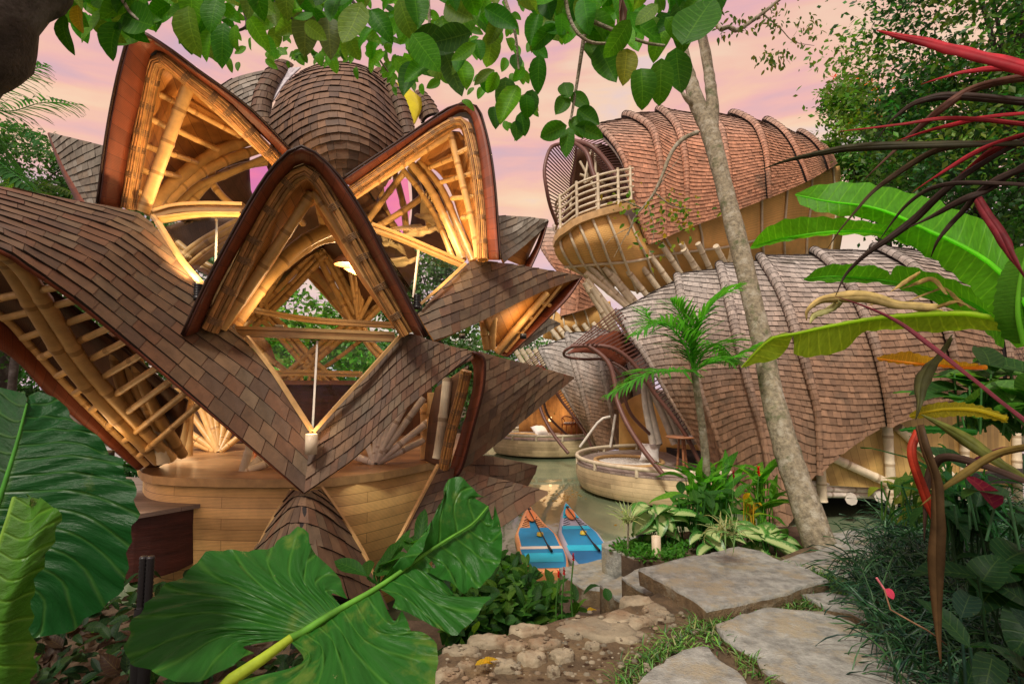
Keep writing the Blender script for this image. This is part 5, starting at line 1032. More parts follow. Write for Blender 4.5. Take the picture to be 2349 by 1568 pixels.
# ---------------------------------------------------------- the near tree overhead
ot = empty('overhanging_tree', 'broad-leaved tree with its trunk at the top left corner and boughs hanging overhead', 'tree')
b = MB(); b.tube(smooth(PP((-260,420,1.9),(-150,210,1.75),(-60,60,1.65),(10,-60,1.65),(160,-300,1.9)), 26), [.16 + .02 * math.sin(i * 1.3) for i in range(27)], 14); tr_ = b.build('trunk', M['darkbark'], ot)
b = MB(); b.tube(smooth([P(-260,420,1.9), P(-320,900,2.0), V((-2.3, 2.1, -1.4))], 12), .17, 12); b.build('trunk', M['darkbark'], ot)
bough = [[(110,-60,1.7),(400,-40,2.0),(750,-60,2.3),(1100,-50,2.2),(1500,-30,1.9),(1700,-60,1.9)], [(620,-40,2.3),(640,20,2.2),(700,60,2.2),(720,20,2.1)][:3], [(470,30,2.2),(500,70,2.1),(540,105,2.1),(548,112,2.1)], [(560,20,2.1),(565,60,2.1),(530,75,2.1)],
         [(790,-20,2.2),(840,40,2.2),(880,75,2.2),(892,83,2.2)], [(1290,-40,1.8),(1310,50,1.8),(1350,95,1.8),(1420,100,1.8)], [(1360,50,1.85),(1420,75,1.85),(1480,98,1.85),(1525,105,1.85)], [(1340,80,1.85),(1325,180,1.9),(1312,260,1.9),(1308,275,1.9)],
         [(980,-40,2.0),(985,60,2.0),(982,110,2.0)], [(1145,-40,2.1),(1180,70,2.1),(1190,160,2.15)], [(270,-20,1.9),(300,30,1.9),(340,60,1.9)], [(835,70,2.6),(860,120,2.7),(890,165,2.8)]]
for k, pts in enumerate(bough):
    b = MB(); n = 16; b.tube(smooth(PP(*pts), n), [(.028 if k == 0 else .0075) * (1 - .5 * i / n) + .001 for i in range(n + 1)], 7); b.build('bough', M['darkbark'] if k < 5 else M['bark'], ot)
def ymax(u):
    pts = [(90, 30), (150, 75), (280, 110), (400, 95), (480, 125), (640, 130), (700, 110), (880, 175), (960, 200), (1040, 190), (1130, 250), (1190, 290), (1235, 250), (1250, 110), (1300, 110), (1400, 120), (1500, 120), (1600, 75), (1660, 30)]
    for (a, c), (e, f) in zip(pts, pts[1:]):
        if a <= u <= e: return c + (f - c) * (u - a) / (e - a)
    return 20
b = MB(); b2 = MB(); cnt = 0
GL = [(.10, .32, .01), (.04, .21, .008), (.055, .26, .01), (.025, .14, .008), (.08, .27, .015), (.11, .22, .025)]
def hang(u, v, d, L, col=None, wk=.56, az=None, el=None, mbx=None, veins=9):
    """one leaf hanging roughly down with its broad face turned towards the view"""
    a = rnd(-1.1, 1.1) if az is None else az
    dv = V((math.sin(a), rnd(-.35, .35), -math.cos(a))); nn = V((rnd(-.5, .5), -1, rnd(-.5, .4)))
    leaf(mbx or b, P(u, v, d) - dv * L * .5, dv, nn, L, L * wk * rnd(.78, 1.15), rnd(-.5, 1.1), rnd(.0, .45), col or jit(random.choice(GL), .3), 'ovate', 8, veins)
for k in range(430):
    u = rnd(90, 1655); ym = ymax(u); v = -70 + (ym + 45) * random.random() ** .8
    if 120 < u < 900 and v > 60 and random.random() < .6: continue
    d = rnd(1.75, 2.7); L = rnd(45, 105) / 1174 * d * (1.15 if d < 2.1 else .8) ; hang(u, v, d, L)
for k in range(260):      # smaller, farther leaves filling behind
    u = rnd(430, 1240); ym = ymax(u) + 15; v = -40 + (ym + 50) * random.random(); d = rnd(3.2, 4.6); hang(u, v, d, rnd(24, 42) / 1174 * d, jit((.07, .24, .02), .3), mbx=b2)
for k in range(46):
    u = rnd(650, 800) if k < 22 else rnd(860, 950); v = rnd(118, 150) if k < 22 else rnd(90, 210); d = 3.6; hang(u, v, d, rnd(16, 30) / 1174 * d, jit((.06, .19, .02), .3), mbx=b2)
SPEC = [(1435,152,1.8,.135,(.20,.24,.03),-.1),(1475,197,1.75,.15,(.05,.19,.012),.05),(1516,188,1.75,.16,(.055,.19,.014),0),(1555,165,1.8,.17,(.035,.15,.012),.1),(1603,42,1.7,.26,(.04,.17,.012),-1.0+3.6),(1568,60,1.9,.2,(.035,.13,.01),.2),
        (1395,150,1.9,.18,(.04,.16,.012),.45),(1365,130,1.95,.17,(.06,.16,.03),.3),(1300,212,1.9,.10,(.045,.16,.015),.2),(1332,232,1.9,.10,(.04,.15,.012),.8),(1265,302,1.9,.12,(.04,.16,.012),-1.3),(1300,325,1.9,.12,(.045,.17,.015),-.15),(1350,270,1.9,.11,(.03,.13,.012),.9),(1352,303,1.9,.12,(.04,.15,.012),1.2),(1288,245,1.9,.09,(.045,.16,.015),-.6),(1325,290,1.9,.10,(.05,.17,.02),.3),
        (178,45,1.9,.10,(.35,.26,.03),-.2),(250,85,1.9,.16,(.03,.15,.012),-.3),(140,75,1.8,.14,(.03,.12,.01),-.1),(330,55,1.9,.2,(.04,.17,.012),1.1),(435,80,2.0,.15,(.03,.13,.01),0),(520,115,2.1,.14,(.04,.16,.012),.2),(940,180,2.0,.17,(.035,.14,.02),-.3),(1040,170,2.0,.19,(.05,.13,.04),.4),(755,80,2.0,.2,(.10,.15,.05),.15),(700,75,2.0,.18,(.09,.14,.045),0),
        (1135,270,2.3,.12,(.03,.13,.02),.1),(1160,220,2.2,.16,(.045,.14,.03),0),(1200,285,2.3,.11,(.03,.14,.02),.2),(1215,240,2.2,.13,(.03,.12,.02),-.2),(1185,300,2.3,.10,(.04,.16,.02),0),(1000,100,1.95,.18,(.03,.10,.015),1.3),(1030,90,1.9,.18,(.03,.10,.015),-1.5)]
for u, v, d, L, c, az in SPEC: hang(u, v, d, L * 1.0, c, .60, az)
b.build('foliage', M['leaf'], ot); b2.build('foliage', M['leaf'], ot); 
b = MB(); 
for k in range(9): b.face([P(1426 + rnd(-6, 6), -20, 1.8), P(1430 + rnd(-10, 10), 25, 1.8 + rnd(-.02, .02)), P(1428 + rnd(-6, 8), 66, 1.8)], jit((.10, .055, .03)))
b.build('dead_leaf', M['strap'], ot, solid=.003)['label'] = 'shrivelled brown leaf'
# ---------------------------------------------------------- leaning trunk
lt = empty('leaning_tree', 'slender grey-barked tree leaning in front of the large shingled villas', 'tree')
TP = [(1885,1262,5.15,.17),(1868,1215,5.2,.155),(1842,1140,5.35,.150),(1812,1055,5.5,.138),(1785,960,5.7,.130),(1768,890,5.9,.132),(1752,800,6.1,.130),(1728,700,6.3,.135),(1705,600,6.5,.135),(1682,510,6.7,.128),(1658,415,6.9,.128),(1635,325,7.1,.140),(1618,270,7.25,.150)]
def limb(pts, name='limb', m='bark', parent=lt, seg=12, n=30, bump_=.05):
    q = smooth([P(*p[:3]) for p in pts], n); r = [p[3] for p in pts]; rr = []
    for i in range(n + 1):
        x = i / n * (len(r) - 1); k = min(int(x), len(r) - 2); rr.append((r[k] + (r[k+1] - r[k]) * (x - k)) * (1 + bump_ * math.sin(i * 1.9 + 2 * math.sin(i * .7))))
    b = MB(); b.tube(q, rr, seg); return b.build(name, M[m], parent)
TP = [(u, v, d_, r * .88) for u, v, d_, r in TP]
limb(TP, 'trunk', n=60, seg=16, bump_=.03)
limb([(1618,280,7.25,.12),(1600,240,7.3,.11),(1585,190,7.4,.085),(1565,110,7.5,.075),(1555,40,7.6,.07),(1548,-40,7.7,.065)]); limb([(1632,300,7.15,.10),(1634,240,7.2,.085),(1625,160,7.3,.075),(1612,90,7.4,.07),(1590,10,7.5,.06),(1580,-40,7.6,.05)])
limb([(1600,250,7.3,.05),(1570,220,7.2,.04),(1560,200,7.2,.01)], n=8); limb([(1895,1262,5.1,.13),(1850,1180,5.3,.09),(1838,1130,5.4,.05)], 'root', n=12)
limb([(1600,303,7.1,.035),(1565,320,7.0,.030),(1540,350,6.95,.028),(1520,400,6.9,.026),(1502,440,6.9,.02),(1480,470,6.9,.016),(1455,500,6.9,.012),(1440,540,6.9,.008)], n=24, seg=8)
for pts in ([(1500,440,6.9,.012),(1540,470,6.9,.008),(1590,480,6.9,.004)], [(1475,478,6.9,.012),(1430,460,6.9,.007),(1400,450,6.9,.003)], [(1460,500,6.9,.010),(1430,550,6.9,.005),(1408,590,6.9,.003)], [(1502,440,6.9,.01),(1530,400,6.9,.005),(1560,360,6.9,.003)], [(1485,465,6.9,.01),(1500,520,6.9,.005),(1495,560,6.9,.003)], [(1450,520,6.9,.007),(1410,540,6.9,.004),(1380,570,6.9,.002)]): limb(pts, 'twig', n=10, seg=5)
b = MB()
for k in range(150):
    u, v = random.choice([(1490, 500), (1545, 480), (1560, 520), (1440, 470), (1480, 560), (1520, 460), (1550, 490), (1590, 490)]); u += random.gauss(0, 26); v += random.gauss(0, 22); d = 6.9 + rnd(-.2, .2)
    leaf(b, P(u, v, d), rdir(-1.3, .4), V((rnd(-.6, .6), -1, rnd(-.2, .7))), rnd(.05, .11), rnd(.03, .05), .5, .2, jit(random.choice([(.10, .24, .02), (.22, .28, .03), (.32, .24, .03), (.06, .18, .02)])), 'ovate', 4)
b.build('foliage', M['leaf'], lt)
tw = [(1655,68,6.6,.03),(1672,62,6.6,.03),(1690,70,6.6,.028),(1715,55,6.6,.026),(1750,30,6.6,.022),(1800,-10,6.6,.02)]; limb(tw, 'limb', n=20, seg=8); limb([(1750,32,6.6,.012),(1790,65,6.6,.008),(1820,95,6.6,.006),(1868,105,6.6,.003)], 'twig', n=14, seg=5); limb([(1655,68,6.6,.03),(1628,40,6.9,.03),(1600,-10,7.3,.035)], 'limb', n=8, seg=8)
b = MB()
for k in range(230):
    u, v = random.choice([(1665, 30), (1655, 75), (1700, 45), (1730, 55), (1760, 30), (1780, 60), (1840, 60), (1830, 95), (1860, 45), (1780, 130), (1750, 125), (1765, 140), (1800, 120), (1865, 70), (1690, 60), (1790, 15)]); u += random.gauss(0, 13); v += random.gauss(0, 12); d = 6.6 + rnd(-.25, .25)
    leaf(b, P(u, v, d), rdir(-1.5, -.3), V((rnd(-1, 1), -1, rnd(-.2, .7))), rnd(.05, .10), rnd(.025, .045), .4, .2, jit(random.choice([(.05, .12, .02), (.08, .14, .03), (.14, .15, .03)])), 'ovate', 4)
b.build('foliage', M['leaf'], lt); seat(lt, G(1875, 1255, 0))
# ---------------------------------------------------------- background trees
def tree(label, c, rx, ry, rz, n, cols, base_z, size=.16, clumps=60, trunk_r=.25, group=None, flowers=None, name='tree', dens=.16):
    t = empty(name, label, 'tree', group); b = MB(); c = V(c); rad = V((rx, ry, rz)); cl = []
    for k in range(clumps):
        d = V((random.gauss(0, 1), random.gauss(0, 1), random.gauss(0, 1))).normalized() * (rnd(.35, 1) ** .6); cl.append((V((c.x + d.x * rx, c.y + d.y * ry, c.z + d.z * rz)), rnd(.7, 1.35), jit(random.choice(cols), .3)))
    for k in range(n):
        q, s_, co = random.choice(cl); o = V((random.gauss(0, 1) * rx, random.gauss(0, 1) * ry, random.gauss(0, 1) * rz * .7)) * dens * s_; p = q + o
        d = rdir(-1.2, .7); nn = rdir(.0, 1.5) + V((0, -.3, 0)); L = size * rnd(.6, 1.4); sd = d.cross(nn).normalized() * L * .28; e = nn.normalized() * L * .06
        b.face([p, p + d * L * .5 + sd + e, p + d * L, p + d * L * .5 - sd + e], tuple(x * rnd(.75, 1.3) for x in co))
    b.build('crown', M['smallleaf'], t)
    tb = MB(); base = V((c.x, c.y, base_z)); tb.tube(smooth([base, base.lerp(c, .5) + V((.2, 0, 0)), c + V((0, 0, rz * .2))], 14), [trunk_r * (1 - .6 * i / 14) for i in range(15)], 9)
    for k in range(9): tb.tube(smooth([base.lerp(c, rnd(.5, .9)), base.lerp(c, .9).lerp(cl[k][0], .5) + V((0, 0, -.2)), cl[k][0]], 6), [trunk_r * .35 * (1 - .12 * i) for i in range(7)], 6)
    tb.build('trunk', M['darkbark'], t)
    if flowers:
        f = MB()
        for k in range(flowers):
            p = c + V((rnd(-1, .2) * rx, -abs(rnd(.2, .8)) * ry, rnd(.0, .9) * rz))
            for j in range(9): d = rdir(-.3, 1.5) * .13; f.face([p, p + d + d.orthogonal() * .3, p + d * 1.3, p + d - d.orthogonal() * .3], jit((.85, .18, .03), .2))
        f.build('flowers', M['strap'], t)
    seat(t, base); return t
DG = [(.025, .13, .018), (.04, .17, .02), (.018, .085, .02), (.07, .23, .025)]; YG = [(.10, .24, .02), (.14, .28, .03), (.06, .18, .02)]; MG = [(.05, .15, .03), (.08, .20, .04), (.035, .11, .02)]
tree('large dark green tree filling the top right corner', P(2330, 150, 13), 3.9, 2.4, 4.6, 30000, DG + [(.09, .2, .02)], -.4, .17, 110, .3)
tree('dark evergreen behind the tail of the upper villa', P(2250, 430, 17), 4.0, 2.2, 2.6, 14000, DG, -.4, .2, 60, .3)
tree('yellow-green tree with orange blossoms above the tail of the upper villa', P(2010, 300, 20), 2.1, 1.5, 2.3, 9000, YG, -.4, .22, 45, .2, flowers=16)
tree('bright tree seen through the V-shaped window of the pavilion', P(680, 790, 14), 2.4, 1.4, 1.5, 6500, [(.14, .38, .05), (.20, .44, .07), (.08, .24, .03)], -.4, .17, 60, .16, dens=.14)
tree('darker shrubby tree low behind the pavilion counter', P(820, 860, 17.5), 3.6, 1.6, 1.3, 7000, [(.09, .26, .04), (.12, .32, .06), (.05, .15, .03)], -.4, .18, 50, .16)
tree('tree behind the left window of the pavilion', P(430, 640, 15), 2.6, 1.6, 2.2, 8000, MG, -.4, .18, 50, .16)
tree('loose grey-green tree left of the pavilion under the palm', P(40, 390, 17), 2.9, 2, 1.3, 8000, MG, -.4, .16, 60, .2)
tree('bushy tree at the left edge behind the great leaf', P(-60, 640, 15), 3.2, 2, 2.6, 11000, MG, -.4, .17, 60, .2)
tree('tree seen through the right window of the pavilion', P(1000, 680, 15.5), 1.7, 1.4, 1.5, 6000, [(.08, .18, .04), (.05, .12, .03)], -.4, .16, 40, .15)
for k, (u, v, d, r, lb) in enumerate([(150, 800, 24, 4.5, 'far tree low on the left behind the dark hood'), (1180, 850, 40, 6, 'far tree closing the view behind the farthest terrace'), (2380, 720, 19, 4.5, 'tree at the right edge beyond the lower villa'), (560, 850, 26, 4, 'far tree behind the left half of the pavilion'), (960, 850, 27, 4.5, 'far tree behind the right half of the pavilion')]):
    tree(lb, P(u, v, d), r, 2, r * .6, 7000, MG, -.4, .3, 50, .3)
def frond(mb, pts, n, L, w, col, droop=.5):
    q = smooth(pts, n); mb.tube(q, [.014 * (1 - .7 * i / n) + .003 for i in range(n + 1)], 5, tuple(c * 1.4 for c in col))
    for i in range(2, n + 1):
        t = (q[min(i+1, n)] - q[i-1]).normalized(); sd = t.cross(V((0, 0, 1))); sd = sd.normalized() if sd.length > .05 else V((1, 0, 0)); f = i / n; l = L * (math.sin(math.pi * min(1, f * .86 + .12)) ** .6) * rnd(.85, 1.1)
        for s_ in (-1, 1):
            d = (sd * s_ + t * (.55 + f * .6) + V((0, 0, rnd(-.1, .25)))).normalized(); leaf(mb, q[i], d, V((0, 0, 1)) + t * .2, l, w, droop * rnd(.7, 1.6), .15, jit(col, .3), 'lance', 5, 1)
def palm(label, base, crown, fr, L, w, col, tr, m='bark', n=22, droop=.5, grp=None):
    t = empty('palm', label, 'palm tree', grp); b = MB(); q = smooth([base, (base + crown) / 2 + V((.05, 0, 0)), crown], 20); b.tube(q, [tr * (1 - .35 * i / 20) * (1.06 if i % 2 else 1) for i in range(21)], 10); b.build('trunk', M[m], t)
    for f in fr:
        b = MB(); frond(b, [crown] + f, n, L, w, col, droop); b.build('frond', M['leaf'], t)
    seat(t, base); return t
c = P(-70, 240, 12); palm('coconut palm reaching in at the left edge', V((c.x, c.y, -.3)), c, [PP((-20,200,11.6),(40,165,11.3),(105,150,11.1)), PP((20,255,11.5),(100,235,11.2),(185,240,11)), PP((0,290,11.5),(70,300,11.2),(110,345,11)), PP((-10,330,12),(40,400,12),(60,440,12)), PP((-60,160,12),(-50,120,12),(-10,110,12)), PP((-20,350,11.5),(60,420,11),(100,470,11))], .75, .075, (.04, .15, .04), .16, 'darkbark', 34, .7)
c = P(60, 470, 13); palm('small palm tip behind the shingled wing at left', V((c.x, c.y, -.3)), c, [PP((90,425,12.8),(140,430,12.6),(190,460,12.5)), PP((80,440,13),(120,460,13),(150,500,13)), PP((40,420,13),(20,420,13),(0,450,13))], .5, .04, (.10, .20, .03), .1, 'darkbark', 26, .8)
c = P(1592, 850, 5.9); palm('young palm with slim ringed stem growing out of the planter', G(1622, 1215, -.2), c, [PP((1600,760,5.8),(1640,690,5.7),(1700,655,5.6)), PP((1585,780,5.9),(1560,720,5.85),(1540,690,5.8)), PP((1570,790,5.8),(1520,740,5.7),(1455,765,5.6)), PP((1560,850,5.7),(1490,855,5.5),(1395,905,5.4)), PP((1630,830,5.8),(1680,820,5.7),(1740,790,5.6)), PP((1570,760,5.9),(1500,740,6.0),(1480,710,6.1)), PP((1620,800,6.0),(1650,790,6.1),(1690,830,6.2))], .46, .034, (.07, .28, .03), .055, 'bark', 24, .5)
# ---------------------------------------------------------- giant leaves in the foreground
def bigloft(mb, *curves, n=26, m=8, col, veins=9, u0=0., u1=1., wave=.006, sgn=1):
    g = loft(*curves, n=n, m=m); out = []
    for i, r in enumerate(g):
        row = []
        for j, p in enumerate(r):
            f = i / m; a = f ** 2 * wave * math.sin(j * 1.7 + i * .4) * 1.6 + wave * 1.0 * math.cos(j / n * veins * 6.2832 + f * 7) * math.sin(math.pi * min(f * 1.2, 1)) + wave * 2 * f ** 4 * noise.noise(p * 22)
            row.append(p + V((0, -a, a * .6)))
        out.append(row)
    mb.grid(out, col, uv=lambda i, j: (sgn * (u0 + (u1 - u0) * i / m), j / n * veins))
gl = empty('giant_leaf_plant', 'huge dark green elephant-ear leaf at the left edge, tallest of the leaves', 'plant')
b = MB(); col = (.007, .062, .012)
mid = PP((62,925,1.18),(40,1010,1.15),(10,1110,1.12),(-30,1230,1.1),(-90,1400,1.08))
bigloft(b, mid, PP((64,912,1.2),(125,970,1.2),(175,1060,1.17),(170,1170,1.14),(140,1290,1.12),(40,1420,1.1)), PP((66,899,1.22),(112,905,1.22),(148,928,1.22),(166,962,1.21),(205,985,1.2),(238,1012,1.2),(243,1040,1.2),(282,1052,1.19),(288,1078,1.18),(280,1094,1.18),(308,1102,1.18),(312,1150,1.17),(318,1182,1.16),(299,1225,1.15),(292,1280,1.15),(290,1322,1.15),(255,1380,1.14),(200,1415,1.13),(150,1452,1.12),(90,1458,1.1),(20,1500,1.09)), n=60, m=12, col=col, veins=13, wave=.004)
bigloft(b, mid, PP((60,912,1.2),(10,980,1.2),(-60,1100,1.2),(-150,1300,1.2)), PP((60,899,1.24),(20,894,1.25),(-60,900,1.28),(-200,1000,1.3),(-300,1200,1.3),(-260,1500,1.2)), n=40, m=8, col=col, veins=11, wave=.004, sgn=-1)
b.build('leaf', M['bigleaf'], gl); b = MB(); b.tube(smooth(mid, 20), [.002 + .006 * i / 20 for i in range(21)], 7, (.06, .26, .03)); b.build('midrib', M['strap'], gl)
b = MB(); b.tube(smooth([mid[-1], P(-160, 1700, 1.1), V((-1.5, 1.2, -.6))], 12), .018, 8, (.06, .22, .03)); b.build('stalk', M['strap'], gl)
g2 = empty('giant_leaf_plant', 'half-folded lighter green elephant-ear leaf in the bottom left corner', 'plant')
b = MB(); col = (.045, .15, .012)
bigloft(b, PP((34,1140,.95),(18,1195,.93),(-4,1260,.92),(-30,1360,.9),(-60,1500,.9),(-70,1620,.9)), PP((70,1140,.92),(60,1230,.88),(30,1330,.86),(0,1430,.85),(-10,1520,.85),(-10,1640,.85)), PP((50,1122,.96),(72,1140,.95),(98,1142,.94),(118,1162,.93),(137,1170,.92),(134,1205,.92),(112,1265,.9),(92,1310,.9),(76,1360,.9),(72,1440,.9),(80,1510,.9),(76,1560,.9),(70,1640,.9)), n=40, m=10, col=col, veins=11, wave=.0035)
b.build('leaf', M['bigleaf'], g2); b = MB(); b.tube(smooth(PP((34,1140,.955),(18,1195,.935),(-4,1260,.925),(-30,1360,.91),(-60,1500,.91),(-90,1800,1.0)), 16), .004, 6, (.2, .4, .05)); b.build('midrib', M['strap'], g2)
g3 = empty('giant_leaf_plant', 'torn elephant-ear leaf with a pale midrib, spread across the bottom centre', 'plant')
J = (665, 1463, 1.38); rib = [J, (690,1452,1.4),(740,1420,1.42),(785,1393,1.45),(872,1343,1.5),(975,1270,1.56),(1040,1228,1.6),(1085,1200,1.63),(1120,1160,1.66)]
b = MB(); col = (.020, .112, .014)
jp = PP(J, (667,1461,1.38), (670,1460,1.38))
bigloft(b, PP((662,1465,1.38),(668,1461,1.385),(690,1452,1.4),(740,1420,1.42),(785,1392,1.45)), PP((560,1480,1.36),(480,1440,1.38),(520,1370,1.44),(610,1330,1.5),(690,1320,1.52),(760,1360,1.49)), PP((583,1497,1.33),(520,1530,1.28),(467,1559,1.25),(400,1562,1.24),(350,1537,1.25),(300,1522,1.27),(290,1485,1.3),(310,1415,1.36),(345,1375,1.42),(377,1342,1.46),(433,1312,1.52),(465,1270,1.56),(500,1261,1.58),(560,1262,1.6),(617,1256,1.62),(650,1228,1.64),(683,1208,1.65),(707,1222,1.64),(715,1260,1.61),(740,1285,1.58),(775,1320,1.55),(795,1372,1.5)), n=70, m=14, col=col, veins=12, wave=.006)
bigloft(b, PP(*rib[4:]), PP((900,1300,1.5),(985,1210,1.56),(1040,1160,1.62),(1090,1140,1.66)), PP((905,1322,1.52),(960,1275,1.5),(985,1215,1.55),(992,1190,1.58),(1012,1150,1.6),(1024,1128,1.63),(1018,1115,1.64),(1046,1090,1.66),(1078,1110,1.66),(1095,1130,1.66),(1122,1140,1.67)), n=36, m=8, col=col, veins=6, wave=.005)
bigloft(b, PP(*rib[5:]), PP((1000,1300,1.55),(1060,1290,1.58),(1110,1250,1.62),(1130,1190,1.65)), PP((968,1302,1.5),(1000,1322,1.5),(1040,1338,1.5),(1062,1362,1.49),(1080,1347,1.52),(1102,1345,1.53),(1145,1293,1.57),(1152,1240,1.6),(1147,1200,1.63),(1135,1160,1.65)), n=36, m=8, col=col, veins=5, wave=.006)
bigloft(b, PP((868,1348,1.49),(915,1315,1.52),(970,1275,1.55)), PP((905,1372,1.44),(980,1360,1.46),(1040,1362,1.5)), PP((900,1392,1.41),(942,1407,1.4),(1000,1438,1.38),(1045,1457,1.37),(1062,1440,1.4),(1088,1423,1.42),(1105,1392,1.45),(1128,1366,1.48),(1085,1380,1.5),(1040,1362,1.51),(1000,1335,1.52)), n=36, m=8, col=col, veins=4, wave=.006)
bigloft(b, PP((664,1465,1.375),(720,1434,1.41),(785,1395,1.44),(868,1349,1.49)), PP((690,1520,1.3),(800,1490,1.33),(900,1420,1.4)), PP((540,1560,1.25),(560,1640,1.18),(700,1680,1.15),(880,1660,1.17),(985,1620,1.2),(998,1560,1.24),(1002,1478,1.33),(960,1445,1.37),(948,1455,1.36),(925,1402,1.42)), n=50, m=12, col=col, veins=7, wave=.006)
b.build('leaf', M['bigleaf'], g3)
b = MB(); b.tube(smooth(PP(*[(u, v, d - .012) for u, v, d in rib]), 24), [.0105 - .0085 * i / 24 for i in range(25)], 8, (.10, .30, .03)); b.build('midrib', M['strap'], g3)
b = MB(); b.tube(smooth([P(668, 1462, 1.37), P(610, 1505, 1.33), P(520, 1570, 1.28), P(420, 1750, 1.25), V((-1.0, 1.3, -.3))], 18), [.011, .014] + [.016] * 17, 8, (.30, .42, .03)); b.build('stalk', M['strap'], g3)
# earth bank under the plants in front of the pavilion
bank('near_bank', [V((-6, -3, 0)), V((-7.5, 3.6, 0)), V((-5.0, 5.4, 0)), V((-2.4, 5.2, 0)), V((-.6, 4.9, 0)), V((.35, 5.6, 0)), V((1.2, 5.3, 0)), V((1.8, 4, 0)), V((1, 0, 0)), V((0, -3, 0))], -1.7, -.62, M['earth'])
def cover(label, poly, z, n, cols, Ls, hz, name='ground_cover', m='leaf', wk=.5, cat='ground cover', pr='ovate', el=(.0, 1.2)):
    b = MB(); us = [p[0] for p in poly]; vs = [p[1] for p in poly]; k = 0
    while k < n:
        x, y = rnd(min(us), max(us)), rnd(min(vs), max(vs))
        if not inside((x, y), poly): continue
        k += 1; p = V((x, y, z + rnd(0, hz))); leaf(b, p, rdir(*el), V((rnd(-.5, .5), rnd(-.9, .1), 1)), rnd(*Ls), rnd(*Ls) * wk, rnd(.2, 1.0), .2, jit(random.choice(cols), .35), pr, 5, 7)
    return tag(b.build(name, M[m]), label, cat, kind='stuff')
W2 = lambda l, z: [(G(u, v, z).x, G(u, v, z).y) for u, v in l]
cover('mass of small glossy leaves filling the bed between the low wall and the pond', W2([(1010,1490),(1050,1340),(1140,1318),(1190,1340),(1255,1385),(1290,1435),(1400,1410),(1290,1440),(1180,1470),(1080,1500)], -.35), -.6, 1500, [(.03, .12, .02), (.05, .17, .025), (.02, .08, .02), (.09, .22, .03)], (.09, .18), .5)
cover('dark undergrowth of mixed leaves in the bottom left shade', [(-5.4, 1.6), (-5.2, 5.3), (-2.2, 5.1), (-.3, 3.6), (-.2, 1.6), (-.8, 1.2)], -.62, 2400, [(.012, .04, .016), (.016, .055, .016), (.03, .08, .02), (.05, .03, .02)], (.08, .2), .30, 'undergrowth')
def plant(name, label, base, n, L, w, cols, el, bend, pr='lance', m='leaf', group=None, fold=.2, stem=.3, spread=.1, cat='plant', veins=8, jt=.25):
    t = empty(name, label, cat, group); b = MB(); st = MB(); base = V(base)
    for k in range(n):
        a = rnd(0, 6.28); r = rnd(0, spread); q = base + V((math.cos(a) * r, math.sin(a) * r, 0)); h = stem * rnd(.2, 1); top = q + V((rnd(-.06, .06), rnd(-.06, .06), h)); st.tube([q, top], .006, 5, jit(cols[0], .1))
        leaf(b, top, rdir(*el), V((rnd(-.3, .3), rnd(-.6, 0), 1)), L * rnd(.7, 1.2), w * rnd(.75, 1.2), bend * rnd(.5, 1.4), fold, jit(random.choice(cols), jt), pr, 8, veins)
    b.build('foliage', M[m], t); st.build('stem', M['strap'], t); seat(t, base); return t
M['variegated'] = mat('variegated_leaf', (1, 1, 1), .4, kind='leaf', var=.5, scale=5, trans=.2)
_t = M['variegated'].node_tree  # cream centre along the midrib, green margin
_b = [n for n in _t.nodes if n.type == 'BSDF_PRINCIPLED'][0]; _src = _b.inputs['Base Color'].links[0].from_socket
_uv = nd(_t, 'ShaderNodeUVMap'); _s = nd(_t, 'ShaderNodeSeparateXYZ'); _t.links.new(_uv.outputs[0], _s.inputs[0]); _a = nd(_t, 'ShaderNodeMath', operation='ABSOLUTE'); _t.links.new(_s.outputs[0], _a.inputs[0])
_nz = nd(_t, 'ShaderNodeTexNoise'); _nz.inputs['Scale'].default_value = 4; _nz.inputs['Detail'].default_value = 5; _t.links.new(_uv.outputs[0], _nz.inputs['Vector'])
_m = nd(_t, 'ShaderNodeMath', operation='MULTIPLY_ADD'); _m.inputs[1].default_value = .9; _t.links.new(_nz.outputs['Fac'], _m.inputs[0]); _t.links.new(_a.outputs[0], _m.inputs[2])
_r = nd(_t, 'ShaderNodeMapRange'); _r.inputs[1].default_value = .85; _r.inputs[2].default_value = 1.15; _r.inputs[3].default_value = 1; _r.inputs[4].default_value = 0; _t.links.new(_m.outputs[0], _r.inputs[0])
_x = nd(_t, 'ShaderNodeMix', data_type='RGBA'); _x.inputs['B'].default_value = (.42, .55, .22, 1); _t.links.new(_src, _x.inputs['A']); _t.links.new(_r.outputs[0], _x.inputs['Factor']); _t.links.new(_x.outputs['Result'], _b.inputs['Base Color'])
BG = [(.10, .35, .02), (.17, .42, .04), (.06, .24, .02)]; grp = 'plants in the stone planter'
plant('variegated_plant', 'cream-and-green mottled broad-leaved plant at the left end of the planter', G(1520, 1245, -.15), 22, .34, .17, [(.06, .22, .03)], (-.2, .9), 1.2, 'ovate', 'variegated', grp, stem=.35, spread=.14)
plant('variegated_plant', 'lower mottled plant in the middle of the planter, against the big slab', G(1640, 1262, -.15), 18, .30, .14, [(.05, .19, .03)], (-.3, .6), 1.2, 'ovate', 'variegated', grp, stem=.2, spread=.14)
plant('variegated_plant', 'mottled plant with long arching leaves in front of the leaning trunk', G(1755, 1262, -.12), 20, .40, .15, [(.06, .22, .03)], (-.2, .6), 1.3, 'ovate', 'variegated', grp, stem=.16, spread=.14)
for lb, u, v, n in (('bright green ginger with upright lance leaves beside the palm stem', 1600, 1215, 26), ('ginger clump between the palm and the red flower', 1650, 1210, 34), ('ginger clump with a red flower spike, nearest the leaning trunk', 1745, 1212, 34)):
    plant('ginger_plant', lb, G(u, v, -.15), n, .42, .085, BG, (.1, 1.3), .8, 'lance', 'leaf', grp, stem=.62, spread=.16)
